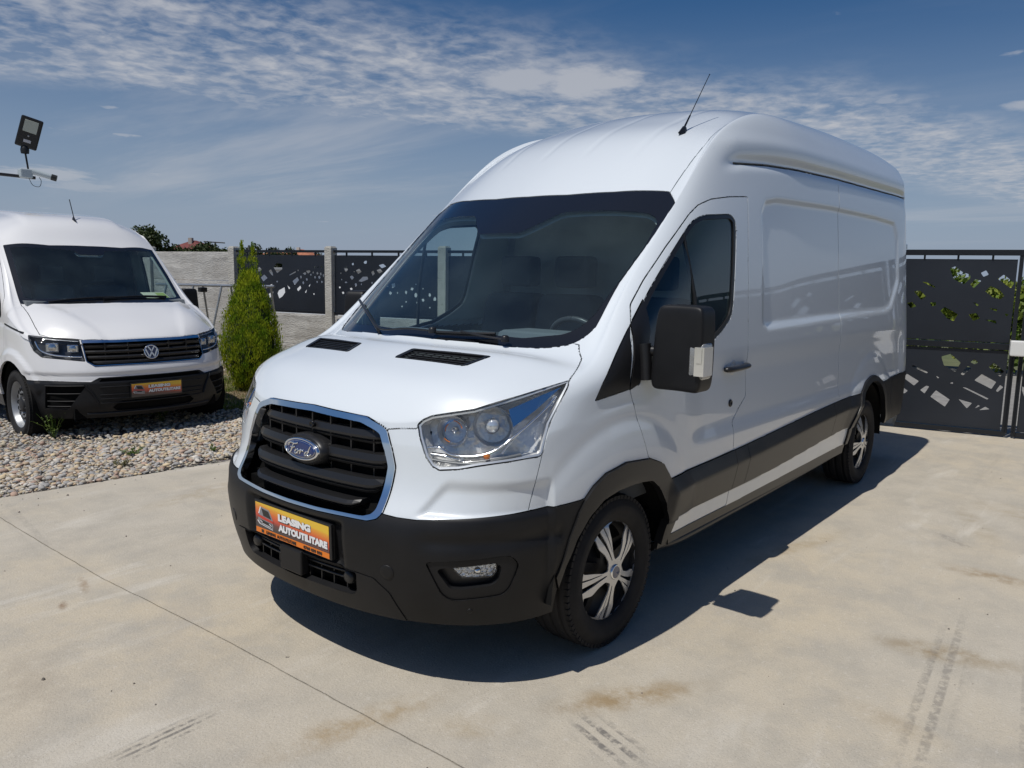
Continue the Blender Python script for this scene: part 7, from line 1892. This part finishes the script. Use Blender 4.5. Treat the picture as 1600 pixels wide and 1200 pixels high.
def house(x, y, w, d, he, hr, rz, roofc, wallc, label):
    o = empty('house', (x, y, -.15), rz, label=label, category='house'); wm = mat('render_'+label[:8], wallc, .9, vary=(.8, .15)); rm = mat('tiles_'+label[:8], roofc, .8, vary=(1.2, .3), bump=(6, .6, .1))
    mb = MB(); mb.box((-w/2, -d/2, 0), (w/2, d/2, he)); mb.build('wall', wm, o)
    e = .45; mb = MB(); b = [(-w/2-e, -d/2-e, he), (w/2+e, -d/2-e, he), (w/2+e, d/2+e, he), (-w/2-e, d/2+e, he)]; t = [(-w*.16, 0, he+hr), (w*.16, 0, he+hr)]
    mb.add([Vector(p)+Vector((0, 0, .004)) for p in b]+t, [(0, 1, 5, 4), (1, 2, 5), (2, 3, 4, 5), (3, 0, 4), (3, 2, 1, 0)]); rf = mb.build('roof', rm, o)
    mb = MB(); mb.box((w*.2, -.3, he+hr*.4), (w*.2+.5, .3, he+hr+.35)); mb.build('chimney', wm, rf)
    for s in (-1, 1):
        for k in (-.3, 0, .3):
            mb = MB(); mb.box((k*w-.55, s*d/2-.04, he*.35), (k*w+.55, s*d/2+.04, he*.75)); mb.build('window', mat('far_window', (.03, .035, .04), .2), o)
house(-60.2, -111.9, 3.7, 6.5, 4.5, 1.5, .5, (.17, .045, .04), (.42, .36, .33), 'pale house with dark red hipped roof beyond the concrete fence')
house(-92.6, -138.7, 3.6, 5.5, 4.8, .95, .5, (.42, .16, .08), (.5, .47, .42), 'small house with orange roof, left of the two above the dark fence')
house(-96.6, -136.0, 5.4, 6.5, 4.8, 1.3, .5, (.40, .15, .08), (.55, .52, .47), 'larger house with orange roof, right of the two above the dark fence')
house(-101.8, -131.5, 4.0, 5.0, 4.6, .75, .5, (.45, .46, .50), (.62, .62, .60), 'pale grey gabled house beside the nearest fence post')
def shed():
    o = empty('shed', (-12.2, -15.5, -.15), math.atan2(FT.y, FT.x), label='long white shed glimpsed through the cut-outs of the dark fence sheets', category='shed')
    mb = MB(); mb.box((-5.5, -.1, 0), (4.5, 3.0, 1.80)); mb.build('wall', mat('white_render', (.78, .79, .80), .8), o)
    mb = MB(); mb.box((-5.6, -.3, 1.80), (4.6, 3.1, 1.86)); mb.build('roof', mat('shed_roof', (.28, .29, .30), .6), o)
shed()
def pole(x, y, h, label, arm=False):
    o = empty('utility_pole', (x, y, -.15), label=label, category='pole'); mb = MB(); mb.tube([(0, 0, 0), (0, 0, h)], .12, n=6); mb.build('mast', mat('pole_grey', (.12, .12, .12), .8), o)
    if arm: mb = MB(); mb.tube([(-1.1, .6, h-.1), (1.3, -.7, h+.0)], .09, n=6); mb.build('cross_arm', MATS['pole_grey'], o)
pole(-55.2, -97.2, 5.4, 'thin pole with a cross arm above the trees near the red roofed house', True)
pole(-58.9, -95.0, 5.0, 'short thin pole standing alone left of the fence post')

# ------------------------------------------------------------------ solar lamp with a camera on its arm
def lamp():
    bl = mat('lamp_black', (.012, .012, .013), .45); base = Vector((.30, -9.95, -.02)); J = Vector((-2.44, -9.56, 2.86))
    o = empty('street_lamp', tuple(base), label='black solar floodlight on a thin arm against the sky at upper left', category='lamp')
    def B(mb, nm, m, par=None): mb.v = [tuple(Vector(v)-base) for v in mb.v]; return mb.build(nm, m, par or o)
    mb = MB(); mb.tube([base, base+Vector((0, 0, 3.1))], .05, n=12); B(mb, 'pole', bl)
    mb = MB(); mb.tube([base+Vector((0, 0, 2.95)), J+Vector((-.07, .01, -.01))], .022, n=8); B(mb, 'arm', bl)
    top = J+Vector((.035, -.005, .36)); mb = MB(); mb.tube([J, top], .013, n=8); B(mb, 'upright', bl)
    vd = (CAM-top).normalized(); ex = Vector((vd.y, -vd.x, 0)).normalized()*-1
    ez = Vector((0, 0, 1)); ey = Vector((.28, .86, -.20)).normalized()               # lamp face looks down into the yard
    ex = ez.cross(ey).normalized()*-1; ez = ex.cross(ey).normalized()
    if ez.z < 0: ez = -ez
    ex2 = (ex*math.cos(-.27)+ez*math.sin(.27)).normalized(); ez2 = (ez*math.cos(.27)+ex*math.sin(-.27)).normalized()
    if ex2.x > 0: pass
    C = top+ez2*.225; M = Matrix(((ex2.x, ey.x, ez2.x, C.x), (ex2.y, ey.y, ez2.y, C.y), (ex2.z, ey.z, ez2.z, C.z), (0, 0, 0, 1))) @ Matrix.Scale(.98, 4)
    mb = MB(); mb.box((-.135, -.03, -.20), (.135, .02, .225), M=M, bevel=.018); mb.box((-.10, -.055, -.17), (.10, -.028, .19), M=M, bevel=.01); hd = B(mb, 'lamp_head', bl)
    mb = MB(); mb.box((-.085, .018, .02), (.085, .026, .185), M=M, bevel=.004); B(mb, 'led_panel', mat('led_panel', (.42, .44, .38), .4), hd)
    mb = MB(); mb.box((-.045, .018, -.125), (.045, .025, -.085), M=M); B(mb, 'sticker', mat('sticker', (.45, .45, .48), .5), hd)
    mb = MB(); mb.lathe([(.014, 0), (.010, .008), (0, .010)], 'y', n=12); n = len(mb.v); mb.v = [tuple(M @ (Vector(v)+Vector((0, .02, -.03)))) for v in mb.v]; B(mb, 'motion_sensor', mat('sensor_grey', (.3, .3, .3), .3), hd)
    mb = MB(); mb.lathe([(.05, -.05), (.055, .0), (.045, .04), (.03, .06)], 'z', n=16); mb.v = [tuple(top+Vector(v)) for v in mb.v]; B(mb, 'knuckle', bl, hd)
    c = empty('security_camera', tuple(J), label='small white security camera hanging beside the lamp arm at upper left', category='camera')
    wm = mat('camera_white', (.40, .45, .47), .35)
    c.scale = (1.3, 1.3, 1.3)
    mb = MB(); mb.box((-.02, -.05, -.02), (.10, .05, .075), bevel=.012); mb.build('junction_box', wm, c)
    A = Vector((-.02, .03, .055)); D_ = Vector((-.20, .10, -.06)); mb = MB(); mb.tube([A, A+D_*.8], .030, n=14); mb.build('camera_body', wm, c)
    mb = MB(); mb.tube([A+D_*.78, A+D_], .033, n=14); mb.build('lens_hood', bl, c)
    mb = MB(); mb.tube(catmull([(.02, .04, -.02), (-.01, .05, -.09), (-.07, .06, -.10), (-.09, .06, -.04), (-.08, .04, .0)], 5), .003, n=5); mb.build('cable', bl, c)
lamp()

def trestle():
    o = empty('trestle', (-4.70, -8.70, 0), label='bare aluminium trestle frame by the concrete fence behind the left van', category='trestle'); al = mat('aluminium', (.50, .51, .51), .35, metal=.75, vary=(6, .15)); b0 = Vector((-4.70, -8.70, 0))
    a = Vector((-4.43, -9.95, 1.37)); b = Vector((-4.90, -7.55, 1.39)); u = (b-a).normalized(); s = FN*.09
    for k in (-1, 1):
        mb = MB(); mb.tube([a+s*k-b0, b+s*k-b0], .021, n=8); mb.build('top_rail', al, o)
    for t in (.10, .36, .62, .97):
        p = a.lerp(b, t)
        for k in (-1, 1):
            f = p+FN*(.40*k)-u*.12; f.z = -.01; mb = MB(); mb.tube([p+s*k-b0, f-b0], .017, n=8); mb.build('leg', al, o)
        q1 = p.lerp(p+FN*.40-u*.12, .62); mb = MB(); l = p+FN*.23; r = p-FN*.23; l.z = r.z = .62; mb.tube([l-u*.06-b0, r-u*.06-b0], .013, n=8); mb.build('crosspiece', al, o)
    mb = MB(); p = a.lerp(b, .40); mb.box((p.x-b0.x-.05, p.y-b0.y-.06, 1.27), (p.x-b0.x+.05, p.y-b0.y+.06, 1.345), bevel=.01); mb.build('clamp', PLASTIC2, o)
    mb = MB(); mb.tube([a+Vector((.16, .03, -.78))-b0, b+Vector((.16, .0, -.78))-b0], .013, n=8); mb.build('low_rail', al, o)
trestle()
